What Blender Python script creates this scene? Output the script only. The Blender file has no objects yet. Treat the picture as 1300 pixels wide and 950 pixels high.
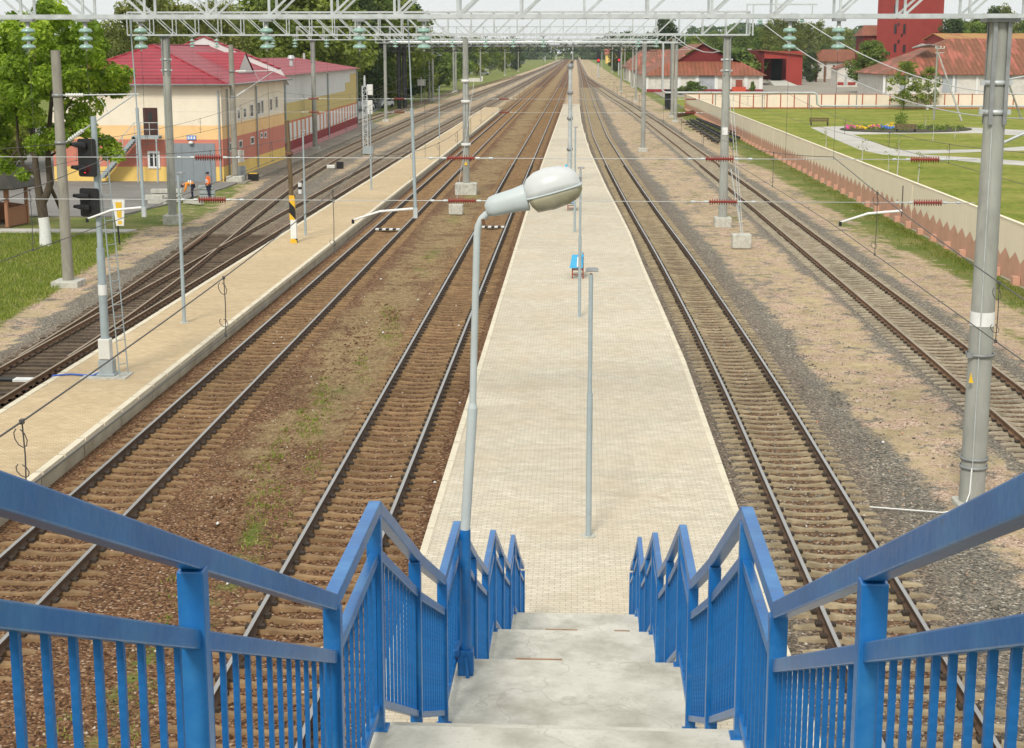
import bpy, math, random
import numpy as np
from mathutils import Vector, Matrix
R = math.radians
rnd = random.Random(7)
SC = bpy.context.scene
COL = SC.collection

# ------------------------------------------------------------------ camera model (photo pixels, 1300 x 950)
F = 1900.0; CX = 650.0; CY = 430.0; VX = 731.0; VY = 66.0; EZ = 9.72
PITCH = math.atan((CY - VY) / F)
_a = (VX - CX) / F; _b = (CY - VY) / F
YAW = math.atan2(_a, _b * math.sin(PITCH) + math.cos(PITCH))
def ray(x, y):
    a = (x - CX) / F; b = (CY - y) / F
    X = a; Y = b * math.sin(PITCH) + math.cos(PITCH); Z = b * math.cos(PITCH) - math.sin(PITCH)
    c, s = math.cos(YAW), math.sin(YAW)
    return (X * c - Y * s, X * s + Y * c, Z)
def g(x, y, Z=0.0):            # where a surveyed pixel meets the ground (height Z)
    r = ray(x, y); t = (Z - EZ) / r[2]
    return Vector((r[0] * t, r[1] * t, Z))
def dY(x, y, Y):               # where it meets the plane at depth Y
    r = ray(x, y); t = Y / r[1]
    return Vector((r[0] * t, Y, EZ + r[2] * t))
def dX(x, y, X):
    r = ray(x, y); t = X / r[0]
    return Vector((X, r[1] * t, EZ + r[2] * t))

# ------------------------------------------------------------------ mesh builder
class MB:
    def __init__(s):
        s.v = []; s.f = []; s.m = []; s.s = []
    def add(s, vs, fs, mi=0, sm=False):
        o = len(s.v); s.v.extend([tuple(v) for v in vs])
        for f in fs:
            s.f.append(tuple(i + o for i in f)); s.m.append(mi); s.s.append(sm)
        return s
    def box(s, c, size, mi=0, rz=0.0, M=None):
        x, y, z = size[0] / 2, size[1] / 2, size[2] / 2
        vs = [Vector((i * x, j * y, k * z)) for k in (-1, 1) for j in (-1, 1) for i in (-1, 1)]
        if rz: M = Matrix.Rotation(rz, 3, 'Z')
        if M is not None: vs = [M @ v for v in vs]
        c = Vector(c)
        return s.add([v + c for v in vs], [(0, 2, 3, 1), (4, 5, 7, 6), (0, 1, 5, 4), (2, 6, 7, 3), (0, 4, 6, 2), (1, 3, 7, 5)], mi)
    def bbox(s, x0, x1, y0, y1, z0, z1, mi=0):
        return s.box(((x0 + x1) / 2, (y0 + y1) / 2, (z0 + z1) / 2), (abs(x1 - x0), abs(y1 - y0), abs(z1 - z0)), mi)
    def bar(s, p0, p1, w, h, mi=0):
        p0 = Vector(p0); p1 = Vector(p1); d = p1 - p0; L = d.length
        if L < 1e-6: return s
        d.normalize(); up = Vector((0, 0, 1))
        if abs(d.z) > .95: up = Vector((0, 1, 0))
        sd = d.cross(up).normalized(); u = sd.cross(d)
        M = Matrix((sd, d, u)).transposed()
        return s.box((p0 + p1) / 2, (w, L, h), mi, M=M)
    def cyl(s, p0, p1, r0, r1=None, n=10, mi=0, sm=True, caps=True):
        if r1 is None: r1 = r0
        p0 = Vector(p0); p1 = Vector(p1); d = (p1 - p0).normalized()
        up = Vector((0, 0, 1)) if abs(d.z) < .95 else Vector((1, 0, 0))
        a = d.cross(up).normalized(); b = d.cross(a)
        vs = []
        for p, r in ((p0, r0), (p1, r1)):
            for i in range(n):
                t = 2 * math.pi * i / n
                vs.append(p + a * (r * math.cos(t)) + b * (r * math.sin(t)))
        s.add(vs, [(i, (i + 1) % n, n + (i + 1) % n, n + i) for i in range(n)], mi, sm)
        if caps:
            s.add(vs[:n], [tuple(range(n))], mi); s.add(vs[n:], [tuple(reversed(range(n)))], mi)
        return s
    def tube(s, pts, r, n=6, mi=0, sm=True):
        pts = [Vector(p) for p in pts]; k = len(pts)
        rr = r if isinstance(r, (list, tuple)) else [r] * k
        vs = []; prev = None
        for i, p in enumerate(pts):
            d = (pts[min(i + 1, k - 1)] - pts[max(i - 1, 0)]).normalized()
            if prev is None:
                up = Vector((0, 0, 1)) if abs(d.z) < .95 else Vector((1, 0, 0))
                a = d.cross(up).normalized()
            else:
                a = (prev - d * prev.dot(d)).normalized()
            prev = a; b = d.cross(a)
            for j in range(n):
                t = 2 * math.pi * j / n
                vs.append(p + a * (rr[i] * math.cos(t)) + b * (rr[i] * math.sin(t)))
        fs = [(i * n + j, i * n + (j + 1) % n, (i + 1) * n + (j + 1) % n, (i + 1) * n + j) for i in range(k - 1) for j in range(n)]
        s.add(vs, fs, mi, sm)
        s.add(vs[:n], [tuple(range(n))], mi); s.add(vs[-n:], [tuple(reversed(range(n)))], mi)
        return s
    def lathe(s, prof, o, n=14, mi=0, axis='Z', sm=True):
        o = Vector(o); vs = []
        for r, z in prof:
            for j in range(n):
                t = 2 * math.pi * j / n
                p = (r * math.cos(t), r * math.sin(t), z)
                if axis == 'X': p = (p[2], p[0], p[1])
                if axis == 'Y': p = (p[0], p[2], p[1])
                vs.append(o + Vector(p))
        k = len(prof)
        s.add(vs, [(i * n + j, i * n + (j + 1) % n, (i + 1) * n + (j + 1) % n, (i + 1) * n + j) for i in range(k - 1) for j in range(n)], mi, sm)
        return s
    def prism(s, poly, z0, z1, mi=0, mtop=None):       # poly of (x, y); vertical walls
        n = len(poly)
        vs = [(p[0], p[1], z0) for p in poly] + [(p[0], p[1], z1) for p in poly]
        s.add(vs, [(i, (i + 1) % n, n + (i + 1) % n, n + i) for i in range(n)] + [tuple(reversed(range(n)))], mi)
        s.add(vs[n:], [tuple(range(n))], mi if mtop is None else mtop)
        return s
    def extr(s, poly, vec, mi=0):                      # 3D polygon pushed along vec
        n = len(poly); vec = Vector(vec)
        a = [Vector(p) for p in poly]; vs = a + [p + vec for p in a]
        return s.add(vs, [tuple(reversed(range(n))), tuple(range(n, 2 * n))] + [(i, (i + 1) % n, n + (i + 1) % n, n + i) for i in range(n)], mi)
    def quad(s, a, b, c, d, mi=0):
        return s.add([a, b, c, d], [(0, 1, 2, 3)], mi)
    def build(s, name, mats, parent=None, bevel=0.0, fixn=True, local=False):
        me = bpy.data.meshes.new(name)
        o = bpy.data.objects.new(name, me)
        off = Vector((0, 0, 0))
        if parent is not None and not local:
            off = Vector(parent.get('_base', (0, 0, 0)))
        v = [(a[0] - off.x, a[1] - off.y, a[2] - off.z) for a in s.v]
        me.from_pydata(v, [], s.f)
        if not isinstance(mats, (list, tuple)): mats = [mats]
        for m in mats: me.materials.append(m)
        me.polygons.foreach_set('material_index', s.m)
        me.polygons.foreach_set('use_smooth', s.s)
        me.update()
        if fixn:
            import bmesh
            bm = bmesh.new(); bm.from_mesh(me)
            bmesh.ops.recalc_face_normals(bm, faces=bm.faces)
            bm.to_mesh(me); bm.free()
        COL.objects.link(o)
        if parent is not None:
            o.parent = parent
            o['_base'] = tuple(off)
        if bevel:
            b = o.modifiers.new('edge', 'BEVEL'); b.width = bevel; b.segments = 2; b.limit_method = 'ANGLE'
        return o

def tag(o, label=None, cat=None, group=None, kind=None):
    if label: o['label'] = label
    if cat: o['category'] = cat
    if group: o['group'] = group
    if kind: o['kind'] = kind
    return o
def thing(name, label, cat, loc=(0, 0, 0), group=None):
    o = bpy.data.objects.new(name, None); COL.objects.link(o)
    o.location = loc; o['_base'] = tuple(loc); o.empty_display_size = .2
    return tag(o, label, cat, group)
def dup(root, loc, label, rz=None, group=None, scale=None):
    c = root.copy(); COL.objects.link(c); c.location = loc
    if rz is not None: c.rotation_euler.z = rz
    if scale is not None: c.scale = scale if isinstance(scale, (tuple, list)) else (scale,) * 3
    c['label'] = label
    if group: c['group'] = group
    for ch in list(root.children):
        k = ch.copy(); COL.objects.link(k); k.parent = c
        for g2 in ch.children:
            q = g2.copy(); COL.objects.link(q); q.parent = k
    return c
ORD = ['first', 'second', 'third', 'fourth', 'fifth', 'sixth', 'seventh', 'eighth', 'ninth', 'tenth', 'eleventh', 'twelfth', 'thirteenth', 'fourteenth', 'fifteenth', 'sixteenth', 'seventeenth', 'eighteenth', 'nineteenth', 'twentieth']

# ------------------------------------------------------------------ materials
class NT:
    def __init__(s, name):
        s.mat = bpy.data.materials.new(name); s.mat.use_nodes = True
        s.t = s.mat.node_tree; s.t.nodes.clear()
        s.out = s.t.nodes.new('ShaderNodeOutputMaterial')
        s.p = s.t.nodes.new('ShaderNodeBsdfPrincipled')
        s.t.links.new(s.p.outputs[0], s.out.inputs[0])
        tc = s.t.nodes.new('ShaderNodeTexCoord'); s.obj = tc.outputs['Object']
        ge = s.t.nodes.new('ShaderNodeNewGeometry'); s.pos = ge.outputs['Position']
        s.isl = ge.outputs['Random Per Island']
    def n(s, ty, **k):
        nd = s.t.nodes.new('ShaderNode' + ty)
        for a, b in k.items():
            if a.startswith('i_'):
                nd.inputs[int(a[2:]) if a[2:].isdigit() else a[2:].replace('_', ' ')].default_value = b
            else: setattr(nd, a, b)
        return nd
    def l(s, a, b): s.t.links.new(a, b)
    def noise(s, co, scale, detail=4, rough=.55):
        nd = s.n('TexNoise'); nd.inputs['Scale'].default_value = scale; nd.inputs['Detail'].default_value = detail; nd.inputs['Roughness'].default_value = rough
        s.l(co, nd.inputs['Vector']); return nd.outputs[0]
    def ramp(s, f, stops, interp='LINEAR'):
        nd = s.n('ValToRGB'); cr = nd.color_ramp; cr.interpolation = interp
        while len(cr.elements) < len(stops): cr.elements.new(.5)
        for e, (p, c) in zip(cr.elements, stops):
            e.position = p; e.color = (c[0], c[1], c[2], 1) if isinstance(c, (tuple, list)) else (c, c, c, 1)
        s.l(f, nd.inputs[0]); return nd.outputs[0]
    def mix(s, f, a, b, mode='MIX'):
        nd = s.n('Mix', data_type='RGBA', blend_type=mode)
        for v, i in ((f, 0), (a, 6), (b, 7)):
            if isinstance(v, (int, float)): nd.inputs[i].default_value = v
            elif isinstance(v, (tuple, list)): nd.inputs[i].default_value = (v[0], v[1], v[2], 1)
            else: s.l(v, nd.inputs[i])
        return nd.outputs[2]
    def math(s, op, a, b=0.0, clamp=False):
        nd = s.n('Math', operation=op); nd.use_clamp = clamp
        for v, i in ((a, 0), (b, 1)):
            if isinstance(v, (int, float)): nd.inputs[i].default_value = v
            else: s.l(v, nd.inputs[i])
        return nd.outputs[0]
    def map(s, co, scale=(1, 1, 1), rot=(0, 0, 0)):
        nd = s.n('Mapping'); nd.inputs['Scale'].default_value = scale; nd.inputs['Rotation'].default_value = rot
        s.l(co, nd.inputs[0]); return nd.outputs[0]
    def bump(s, h, st=.3, dist=.02):
        nd = s.n('Bump'); nd.inputs['Strength'].default_value = st; nd.inputs['Distance'].default_value = dist
        s.l(h, nd.inputs['Height']); s.l(nd.outputs[0], s.p.inputs['Normal'])
    def color(s, c):
        if isinstance(c, (tuple, list)): s.p.inputs['Base Color'].default_value = (c[0], c[1], c[2], 1)
        else: s.l(c, s.p.inputs['Base Color'])
    def done(s, rough=.7, metal=0.0, spec=.4):
        s.p.inputs['Roughness'].default_value = rough; s.p.inputs['Metallic'].default_value = metal
        s.p.inputs['Specular IOR Level'].default_value = spec
        return s.mat
def sc_(c, k): return (c[0] * k, c[1] * k, c[2] * k)
def paint(name, c, rough=.5, var=.12, scale=3.0, metal=0.0, bump=0.0, bscale=60, dirt=None, dscale=1.2, dlo=.52, dhi=.72, spec=.4, stretch=(1, 1, 1), objrand=0.0, chips=None, grit=False):
    t = NT(name)
    co = t.map(t.obj, stretch)
    n = t.noise(co, scale, 5)
    col = t.ramp(n, [(.3, sc_(c, 1 - var)), (.7, sc_(c, 1 + var))])
    if dirt:
        d = t.ramp(t.noise(co, dscale, 6, .65), [(dlo, 0.0), (dhi, 1.0)])
        col = t.mix(d, col, dirt)
    if grit:
        col = t.mix(t.ramp(t.noise(t.pos, 34, 4, .7), [(.58, 0.0), (.70, .55)]), col, sc_(c, .55))
        vv = t.n('TexVoronoi', feature='DISTANCE_TO_EDGE'); vv.inputs['Scale'].default_value = .55
        wj = t.n('VectorMath', operation='ADD'); t.l(t.pos, wj.inputs[0]); nn_ = t.n('TexNoise'); nn_.inputs['Scale'].default_value = 2.5; t.l(t.pos, nn_.inputs['Vector']); t.l(nn_.outputs['Color'], wj.inputs[1]); t.l(wj.outputs[0], vv.inputs['Vector'])
        col = t.mix(t.ramp(vv.outputs['Distance'], [(0, .38), (.003, .25), (.006, 0.0)]), col, sc_(c, .45))
    if chips:
        col = t.mix(t.ramp(t.noise(t.pos, 16, 3, .6), [(.72, 0.0), (.735, .85)]), col, chips)
        col = t.mix(t.ramp(t.noise(t.pos, 6, 6, .75), [(.60, 0.0), (.72, .4)]), col, (.10, .16, .22))
    if objrand:
        oi = t.n('ObjectInfo')
        k = t.ramp(oi.outputs['Random'], [(0, 1 - objrand), (1, 1 + objrand)])
        col = t.mix(1.0, col, k, 'MULTIPLY')
    t.color(col)
    if bump: t.bump(t.noise(t.obj, bscale, 4), bump, .01)
    return t.done(rough, metal, spec)

M = {}
M['blue'] = paint('blue_paint', (.008, .122, .365), .30, .12, 3, bump=.18, bscale=22, dirt=(.045, .22, .47), dscale=2.5, dlo=.5, dhi=.8, spec=.6, chips=(.11, .06, .035))
M['blue_old'] = paint('blue_paint_worn', (.008, .115, .34), .45, .16, 8, bump=.2, bscale=45, dirt=(.03, .10, .28), dscale=9, dlo=.55, dhi=.7)
M['galv'] = paint('galvanised_steel', (.50, .53, .53), .48, .14, 5, metal=.25, dirt=(.36, .36, .34), dscale=3, dlo=.55, dhi=.8)
M['galv_dark'] = paint('dull_steel', (.26, .27, .27), .5, .2, 4, metal=.3)
M['postgrey'] = paint('grey_post_paint', (.33, .39, .41), .5, .10, 3, dirt=(.30, .30, .28), dscale=2, dlo=.58, dhi=.8)
M['lampgrey'] = paint('lamp_grey_paint', (.46, .50, .50), .4, .07, 5, bump=.05)
M['mast'] = paint('mast_concrete', (.33, .335, .30), .85, .16, 2.2, bump=.25, bscale=35, dirt=(.22, .22, .20), dscale=1.6, dlo=.5, dhi=.75, stretch=(1, 1, .35), objrand=.1)
M['mast_old'] = paint('old_mast_concrete', (.30, .28, .235), .88, .2, 2.5, bump=.3, bscale=30, dirt=(.19, .175, .15), dscale=2, dlo=.48, dhi=.75, stretch=(1, 1, .3))
M['footing'] = paint('footing_concrete', (.50, .49, .43), .9, .16, 4, bump=.4, bscale=25, dirt=(.30, .28, .23), dscale=3)
M['stair'] = paint('stair_concrete', (.58, .555, .48), .85, .12, 2.6, bump=.5, bscale=18, dirt=(.36, .335, .27), dscale=2.3, dlo=.44, dhi=.72, grit=True)
M['rust'] = paint('rust_brown', (.16, .075, .035), .8, .3, 6, bump=.3)
M['rustbright'] = paint('rust_orange', (.34, .21, .13), .8, .3, 10, bump=.3)
M['railside'] = paint('rail_side_rust', (.095, .055, .032), .75, .35, 5, bump=.3, bscale=40, objrand=.1)
M['railrust'] = paint('rail_rusty', (.19, .105, .055), .7, .25, 3, bump=.3, bscale=40)
M['railtop'] = paint('rail_polished', (.48, .46, .44), .32, .06, .6, metal=.9)
M['railtop_dull'] = paint('rail_dull_top', (.36, .29, .21), .5, .15, .8, metal=.3)
M['clip'] = paint('clip_dark', (.045, .032, .022), .8, .4, 20)
M['black'] = paint('black_paint', (.014, .014, .015), .5, .2, 10)
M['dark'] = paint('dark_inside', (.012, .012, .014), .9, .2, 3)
M['white'] = paint('white_paint', (.74, .74, .72), .55, .06, 4, dirt=(.5, .49, .45), dscale=3, dlo=.6, dhi=.85)
M['yellow'] = paint('yellow_paint', (.75, .47, .04), .5, .08, 5)
M['glass_ins'] = paint('insulator_glass', (.27, .42, .36), .12, .06, 8, spec=.7)
M['porcelain'] = paint('white_porcelain', (.66, .66, .63), .25, .05, 8)
M['redins'] = paint('red_polymer', (.25, .04, .03), .4, .15, 10)
M['wire'] = paint('wire_copper_dull', (.10, .095, .09), .5, .1, 3, metal=.3)
M['wire_light'] = paint('wire_aluminium', (.50, .51, .50), .4, .05, 3, metal=.4)
M['pane'] = paint('window_pane', (.03, .035, .04), .08, .2, .6, spec=.7)
M['orange'] = paint('hi_vis_orange', (.85, .16, .02), .7, .08, 30)
M['orangey'] = paint('hi_vis_yellow_orange', (.90, .30, .03), .7, .08, 30)
M['navy'] = paint('navy_cloth', (.02, .022, .05), .8, .2, 30)
M['skin'] = paint('skin', (.45, .24, .17), .6, .05, 20)
M['boot'] = paint('red_boot', (.5, .08, .04), .7, .1, 20)
M['reflect'] = paint('reflective_tape', (.7, .72, .7), .3, .05, 30)
M['lampshade'] = paint('lamp_cover_white', (.56, .57, .56), .30, .04, 9, spec=.5)
M['lampglass'] = paint('lamp_glass_aged', (.36, .33, .23), .22, .18, 9, spec=.6)
M['cyan'] = paint('bench_blue', (.04, .36, .62), .45, .08, 9)
M['benchred'] = paint('bench_red_frame', (.26, .06, .035), .6, .15, 9)
M['wood'] = paint('weathered_wood', (.145, .10, .055), .85, .3, 3, bump=.4, bscale=12, stretch=(4, 4, .5))
M['plank'] = paint('brown_planks', (.36, .17, .095), .75, .12, 3, stretch=(6, 6, .3))
M['felt'] = paint('roof_felt', (.05, .047, .038), .9, .2, 3, bump=.3)
M['cabinet'] = paint('cabinet_grey', (.34, .38, .39), .5, .08, 4)
M['whitebox'] = paint('box_white', (.68, .68, .64), .5, .05, 4)
M['bluecable'] = paint('blue_cable', (.05, .12, .45), .5, .05, 4)
M['bark'] = paint('bark', (.085, .065, .045), .9, .3, 6, bump=.6, bscale=18, stretch=(2, 2, .5))
M['birch'] = paint('birch_bark', (.52, .50, .46), .8, .12, 3, dirt=(.08, .07, .06), dscale=5, dlo=.56, dhi=.64, stretch=(1, 1, 3))
M['limewash'] = paint('lime_wash', (.72, .72, .69), .85, .07, 8)

def sleeper_mat(name, c, d, k=.14):
    t = NT(name)
    n = t.noise(t.pos, 5, 5)
    col = t.ramp(n, [(.3, sc_(c, .7)), (.7, sc_(c, 1.2))])
    col = t.mix(t.ramp(t.noise(t.pos, 1.3, 5, .6), [(.45, 0.0), (.68, .8)]), col, d)
    oi = t.n('ObjectInfo')
    col = t.mix(1.0, col, t.ramp(oi.outputs['Random'], [(0, 1 - k), (1, 1 + k)]), 'MULTIPLY')
    t.color(col); t.bump(t.noise(t.pos, 60, 3), .35, .01)
    return t.done(.9)
M['sl_brown'] = sleeper_mat('sleeper_rusty', (.28, .178, .088), (.155, .088, .04))
M['sl_ochre'] = sleeper_mat('sleeper_ochre', (.35, .28, .175), (.205, .155, .09))
M['sl_grey'] = sleeper_mat('sleeper_grey', (.38, .33, .24), (.23, .19, .125))
M['sl_wood'] = sleeper_mat('sleeper_timber', (.115, .08, .05), (.05, .036, .025), .3)
M['sl_mid'] = sleeper_mat('sleeper_dusty', (.27, .23, .165), (.17, .14, .10))

def ground_mat():
    t = NT('yard_ballast')
    at = t.n('VertexColor', layer_name='zone'); sep = t.n('SeparateColor'); t.l(at.outputs['Color'], sep.inputs[0])
    sand, grass, brown = sep.outputs[0], sep.outputs[1], sep.outputs[2]
    oil = at.outputs['Alpha']
    vo = t.n('TexVoronoi'); vo.inputs['Scale'].default_value = 22; t.l(t.pos, vo.inputs['Vector'])
    vs = t.n('SeparateColor'); t.l(vo.outputs['Color'], vs.inputs[0])
    v = vs.outputs[0]
    big = t.noise(t.pos, .35, 5, .6)
    med = t.noise(t.pos, 2.2, 5, .65)
    fine = t.noise(t.pos, 22, 4, .7)
    grey = t.ramp(v, [(0, (.075, .066, .053)), (.45, (.19, .172, .14)), (.8, (.29, .26, .205)), (.93, (.36, .27, .19)), (1, (.60, .56, .48))])
    brn = t.ramp(v, [(0, (.045, .019, .009)), (.4, (.155, .070, .031)), (.8, (.265, .136, .064)), (.95, (.34, .20, .11)), (1, (.58, .45, .34))])
    brn = t.mix(t.ramp(med, [(.35, .0), (.7, .65)]), brn, t.ramp(v, [(0, (.045, .024, .012)), (.6, (.16, .088, .04)), (1, (.33, .215, .115))]))
    col = t.mix(brown, grey, brn)
    # sand and dry straw
    sn = t.ramp(t.mix(.5, fine, med), [(.30, (.17, .125, .065)), (.42, (.39, .30, .165)), (.55, (.55, .43, .255)), (.72, (.70, .565, .385))])
    pink = t.ramp(v, [(0, (.22, .12, .085)), (.5, (.52, .345, .255)), (1, (.78, .62, .50))])
    sn = t.mix(t.ramp(t.noise(t.pos, .8, 5, .7), [(.43, 0.0), (.58, .85)]), sn, pink)
    straw = t.ramp(t.noise(t.map(t.pos, (1, .5, 1)), 9, 5, .7), [(.25, (.13, .08, .035)), (.5, (.30, .205, .10)), (.75, (.46, .36, .19))])
    sn = t.mix(brown, sn, straw)
    sand = t.math('MULTIPLY', sand, t.ramp(t.noise(t.map(t.pos, (1, .55, 1)), .42, 5, .6), [(.34, .50), (.50, 1.25)]))
    m = t.math('MULTIPLY', sand, t.math('ADD', t.ramp(t.noise(t.pos, 1.5, 6, .7), [(.34, 0.15), (.60, 1.6)]), 0.0))
    m = t.math('ADD', m, t.math('MULTIPLY', t.math('SUBTRACT', fine, .5), 1.3))
    m = t.ramp(m, [(.30, 0.0), (.68, 1.0)])
    col = t.mix(m, col, sn)
    # growing grass
    gr = t.ramp(t.noise(t.pos, 14, 5, .75), [(.25, (.05, .085, .012)), (.5, (.135, .185, .028)), (.75, (.26, .29, .07))])
    gr = t.mix(t.ramp(big, [(.42, 0.0), (.66, .75)]), gr, t.ramp(fine, [(.3, (.19, .16, .05)), (.7, (.36, .30, .12))]))
    gm = t.math('MULTIPLY', grass, t.ramp(t.noise(t.pos, 1.0, 7, .75), [(.34, .35), (.58, 1.7)]))
    gm = t.math('ADD', gm, t.math('MULTIPLY', t.math('SUBTRACT', fine, .5), .7))
    gm = t.ramp(gm, [(.38, 0.0), (.66, 1.0)])
    col = t.mix(gm, col, gr)
    om = t.math('MULTIPLY', t.math('SUBTRACT', 1.0, oil), t.ramp(med, [(.3, .5), (.6, 1.0)]))
    col = t.mix(om, col, (.022, .018, .014))
    # coarse stains that stay with the ground
    col = t.mix(.55, col, t.ramp(big, [(.3, .72), (.7, 1.18)]), 'MULTIPLY')
    t.color(col)
    h = t.math('ADD', t.math('MULTIPLY', vo.outputs['Distance'], -1.0), fine)
    t.bump(h, .75, .05)
    return t.done(.92, 0, .25)
M['yard'] = ground_mat()

def grass_mat(name, dark, mid, light, dry, sc=5.0, dryness=.5):
    t = NT(name)
    a = t.noise(t.pos, sc, 6, .75)
    col = t.ramp(a, [(.28, dark), (.5, mid), (.74, light)])
    b = t.noise(t.pos, .18, 6, .65)
    col = t.mix(t.ramp(b, [(.40, 0.0), (.70, dryness)]), col, dry)
    c = t.noise(t.pos, .9, 5, .7)
    col = t.mix(.7, col, t.ramp(c, [(.3, .62), (.7, 1.25)]), 'MULTIPLY')
    t.color(col); t.bump(t.noise(t.pos, 9, 5, .8), .8, .12)
    return t.done(.95, 0, .15)
M['grass'] = grass_mat('lawn_grass', (.085, .125, .012), (.19, .235, .025), (.31, .34, .06), (.38, .34, .09), 2.2, .85)
M['field'] = grass_mat('field_grass', (.07, .11, .02), (.15, .20, .035), (.24, .28, .07), (.26, .23, .08), 1.2, .6)

def asphalt_mat(name, c):
    t = NT(name)
    v = t.noise(t.pos, 30, 4, .7)
    col = t.ramp(v, [(.3, sc_(c, .75)), (.7, sc_(c, 1.2))])
    col = t.mix(.8, col, t.ramp(t.noise(t.pos, .25, 6, .6), [(.3, .75), (.7, 1.2)]), 'MULTIPLY')
    col = t.mix(t.ramp(t.noise(t.pos, .6, 6, .7), [(.58, 0.0), (.75, .5)]), col, sc_((.34, .31, .26), 1))
    t.color(col); t.bump(v, .3, .01)
    return t.done(.9)
M['asphalt'] = asphalt_mat('asphalt', (.20, .19, .175))
M['road'] = asphalt_mat('road_asphalt', (.27, .26, .25))
M['path'] = asphalt_mat('path_paving', (.50, .475, .43))
M['dirt'] = asphalt_mat('packed_dirt', (.30, .27, .22))

def paving(name, c, c2, warm):
    t = NT(name)
    br = t.n('TexBrick'); br.offset = .5
    br.inputs['Scale'].default_value = 1.0; br.inputs['Brick Width'].default_value = .2; br.inputs['Row Height'].default_value = .1
    br.inputs['Mortar Size'].default_value = .006; br.inputs['Mortar Smooth'].default_value = .3; br.inputs['Bias'].default_value = 0.0
    br.inputs['Color1'].default_value = (*c, 1); br.inputs['Color2'].default_value = (*c2, 1); br.inputs['Mortar'].default_value = (*sc_(c, .55), 1)
    t.l(t.pos, br.inputs['Vector'])
    col = br.outputs['Color']
    n = t.noise(t.pos, .55, 6, .65)
    col = t.mix(t.ramp(n, [(.42, 0.0), (.7, .6)]), col, warm)
    col = t.mix(.8, col, t.ramp(t.noise(t.pos, 3.5, 5, .7), [(.3, .84), (.7, 1.12)]), 'MULTIPLY')
    # dirt trodden in along the crossing rows
    st = t.noise(t.map(t.pos, (.25, 2.2, 1)), 1.0, 5, .65)
    col = t.mix(t.ramp(st, [(.52, 0.0), (.75, .35)]), col, sc_(c, .66))
    col = t.mix(t.ramp(t.noise(t.pos, 7, 4, .8), [(.66, 0.0), (.76, .5)]), col, sc_(c, .5))
    vb = t.n('TexVoronoi'); vb.inputs['Scale'].default_value = .22; t.l(t.pos, vb.inputs['Vector']); vsep = t.n('SeparateColor'); t.l(vb.outputs['Color'], vsep.inputs[0])
    col = t.mix(.6, col, t.ramp(vsep.outputs[0], [(0, .9), (1, 1.06)]), 'MULTIPLY')
    t.color(col)
    t.bump(t.math('ADD', t.math('MULTIPLY', br.outputs['Fac'], -.6), t.math('MULTIPLY', t.noise(t.pos, 40, 3), .3)), .4, .01)
    return t.done(.85, 0, .25)
M['pave_mid'] = paving('pale_pavers', (.56, .495, .385), (.655, .59, .475), (.53, .43, .295))
M['pave_left'] = paving('tan_pavers', (.54, .41, .245), (.62, .485, .31), (.49, .365, .215))
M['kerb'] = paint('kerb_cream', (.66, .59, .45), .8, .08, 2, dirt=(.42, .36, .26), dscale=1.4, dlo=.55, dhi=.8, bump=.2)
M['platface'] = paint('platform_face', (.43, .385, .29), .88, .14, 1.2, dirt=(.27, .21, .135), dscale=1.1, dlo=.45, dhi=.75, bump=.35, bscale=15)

def wallplaster(name, c, dirt, var=.05, ds=.5):
    return paint(name, c, .85, var, 1.0, dirt=dirt, dscale=ds, dlo=.52, dhi=.8, bump=.15, bscale=12)
M['b_cream'] = wallplaster('plaster_cream', (.82, .73, .58), (.62, .53, .41))
M['b_orange'] = wallplaster('plaster_orange', (.85, .56, .27), (.62, .36, .15))
M['b_terra'] = wallplaster('plaster_terracotta', (.60, .215, .155), (.43, .15, .10))
M['b_yellow'] = wallplaster('plaster_yellow', (.82, .57, .17), (.62, .40, .13))
M['b_white'] = wallplaster('plaster_white', (.64, .645, .63), (.54, .54, .52))
M['b_dred'] = wallplaster('plaster_dark_red', (.27, .035, .04), (.22, .04, .045))
M['b_pink'] = wallplaster('plaster_pink', (.55, .25, .25), (.45, .22, .2))
M['b_khaki'] = wallplaster('plaster_khaki', (.58, .47, .19), (.50, .41, .19))
M['doorgrey'] = paint('door_grey', (.235, .265, .285), .6, .05, 2)
M['doorbrown'] = paint('door_brown', (.055, .02, .016), .5, .1, 3)
M['w_white'] = wallplaster('limewashed_brick', (.62, .59, .53), (.44, .40, .34), .1, .35)
M['w_grey'] = paint('grey_shed_door', (.36, .38, .40), .7, .1, 1)
def roof_mat(name, c, rib, patch=None, pitch=.35, rough=.5, line=.8):
    t = NT(name)
    w = t.n('TexWave', wave_type='BANDS', bands_direction=rib); w.inputs['Scale'].default_value = 1.0 / pitch / 6.28 * 2; w.inputs['Distortion'].default_value = .2
    t.l(t.pos, w.inputs['Vector'])
    n = t.noise(t.pos, .5, 5, .6)
    col = t.ramp(n, [(.3, sc_(c, .85)), (.7, sc_(c, 1.12))])
    if patch:
        col = t.mix(t.ramp(t.noise(t.map(t.pos, (.5, .12, .12)), 1.0, 5, .6), [(.5, 0.0), (.6, .85)]), col, patch)
    col = t.mix(1.0, col, t.ramp(w.outputs[1], [(.0, line), (.35, 1.0), (1, 1.05)]), 'MULTIPLY')
    t.color(col); t.bump(w.outputs[1], .8, .05)
    return t.done(rough, 0, .3)
M['roof_red'] = roof_mat('red_metal_tile', (.31, .038, .052), 'Z', None, .26, .5, .72)
M['roof_rust'] = roof_mat('rusty_sheet_roof', (.235, .085, .045), 'X', (.30, .095, .06), 1.0, .7)
M['roof_rust2'] = roof_mat('rusty_sheet_roof_patched', (.215, .085, .045), 'X', (.42, .13, .09), 1.0, .7)
M['roof_grey'] = roof_mat('slate_sheet_roof', (.30, .29, .27), 'X', None, 1.0, .85)
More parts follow.
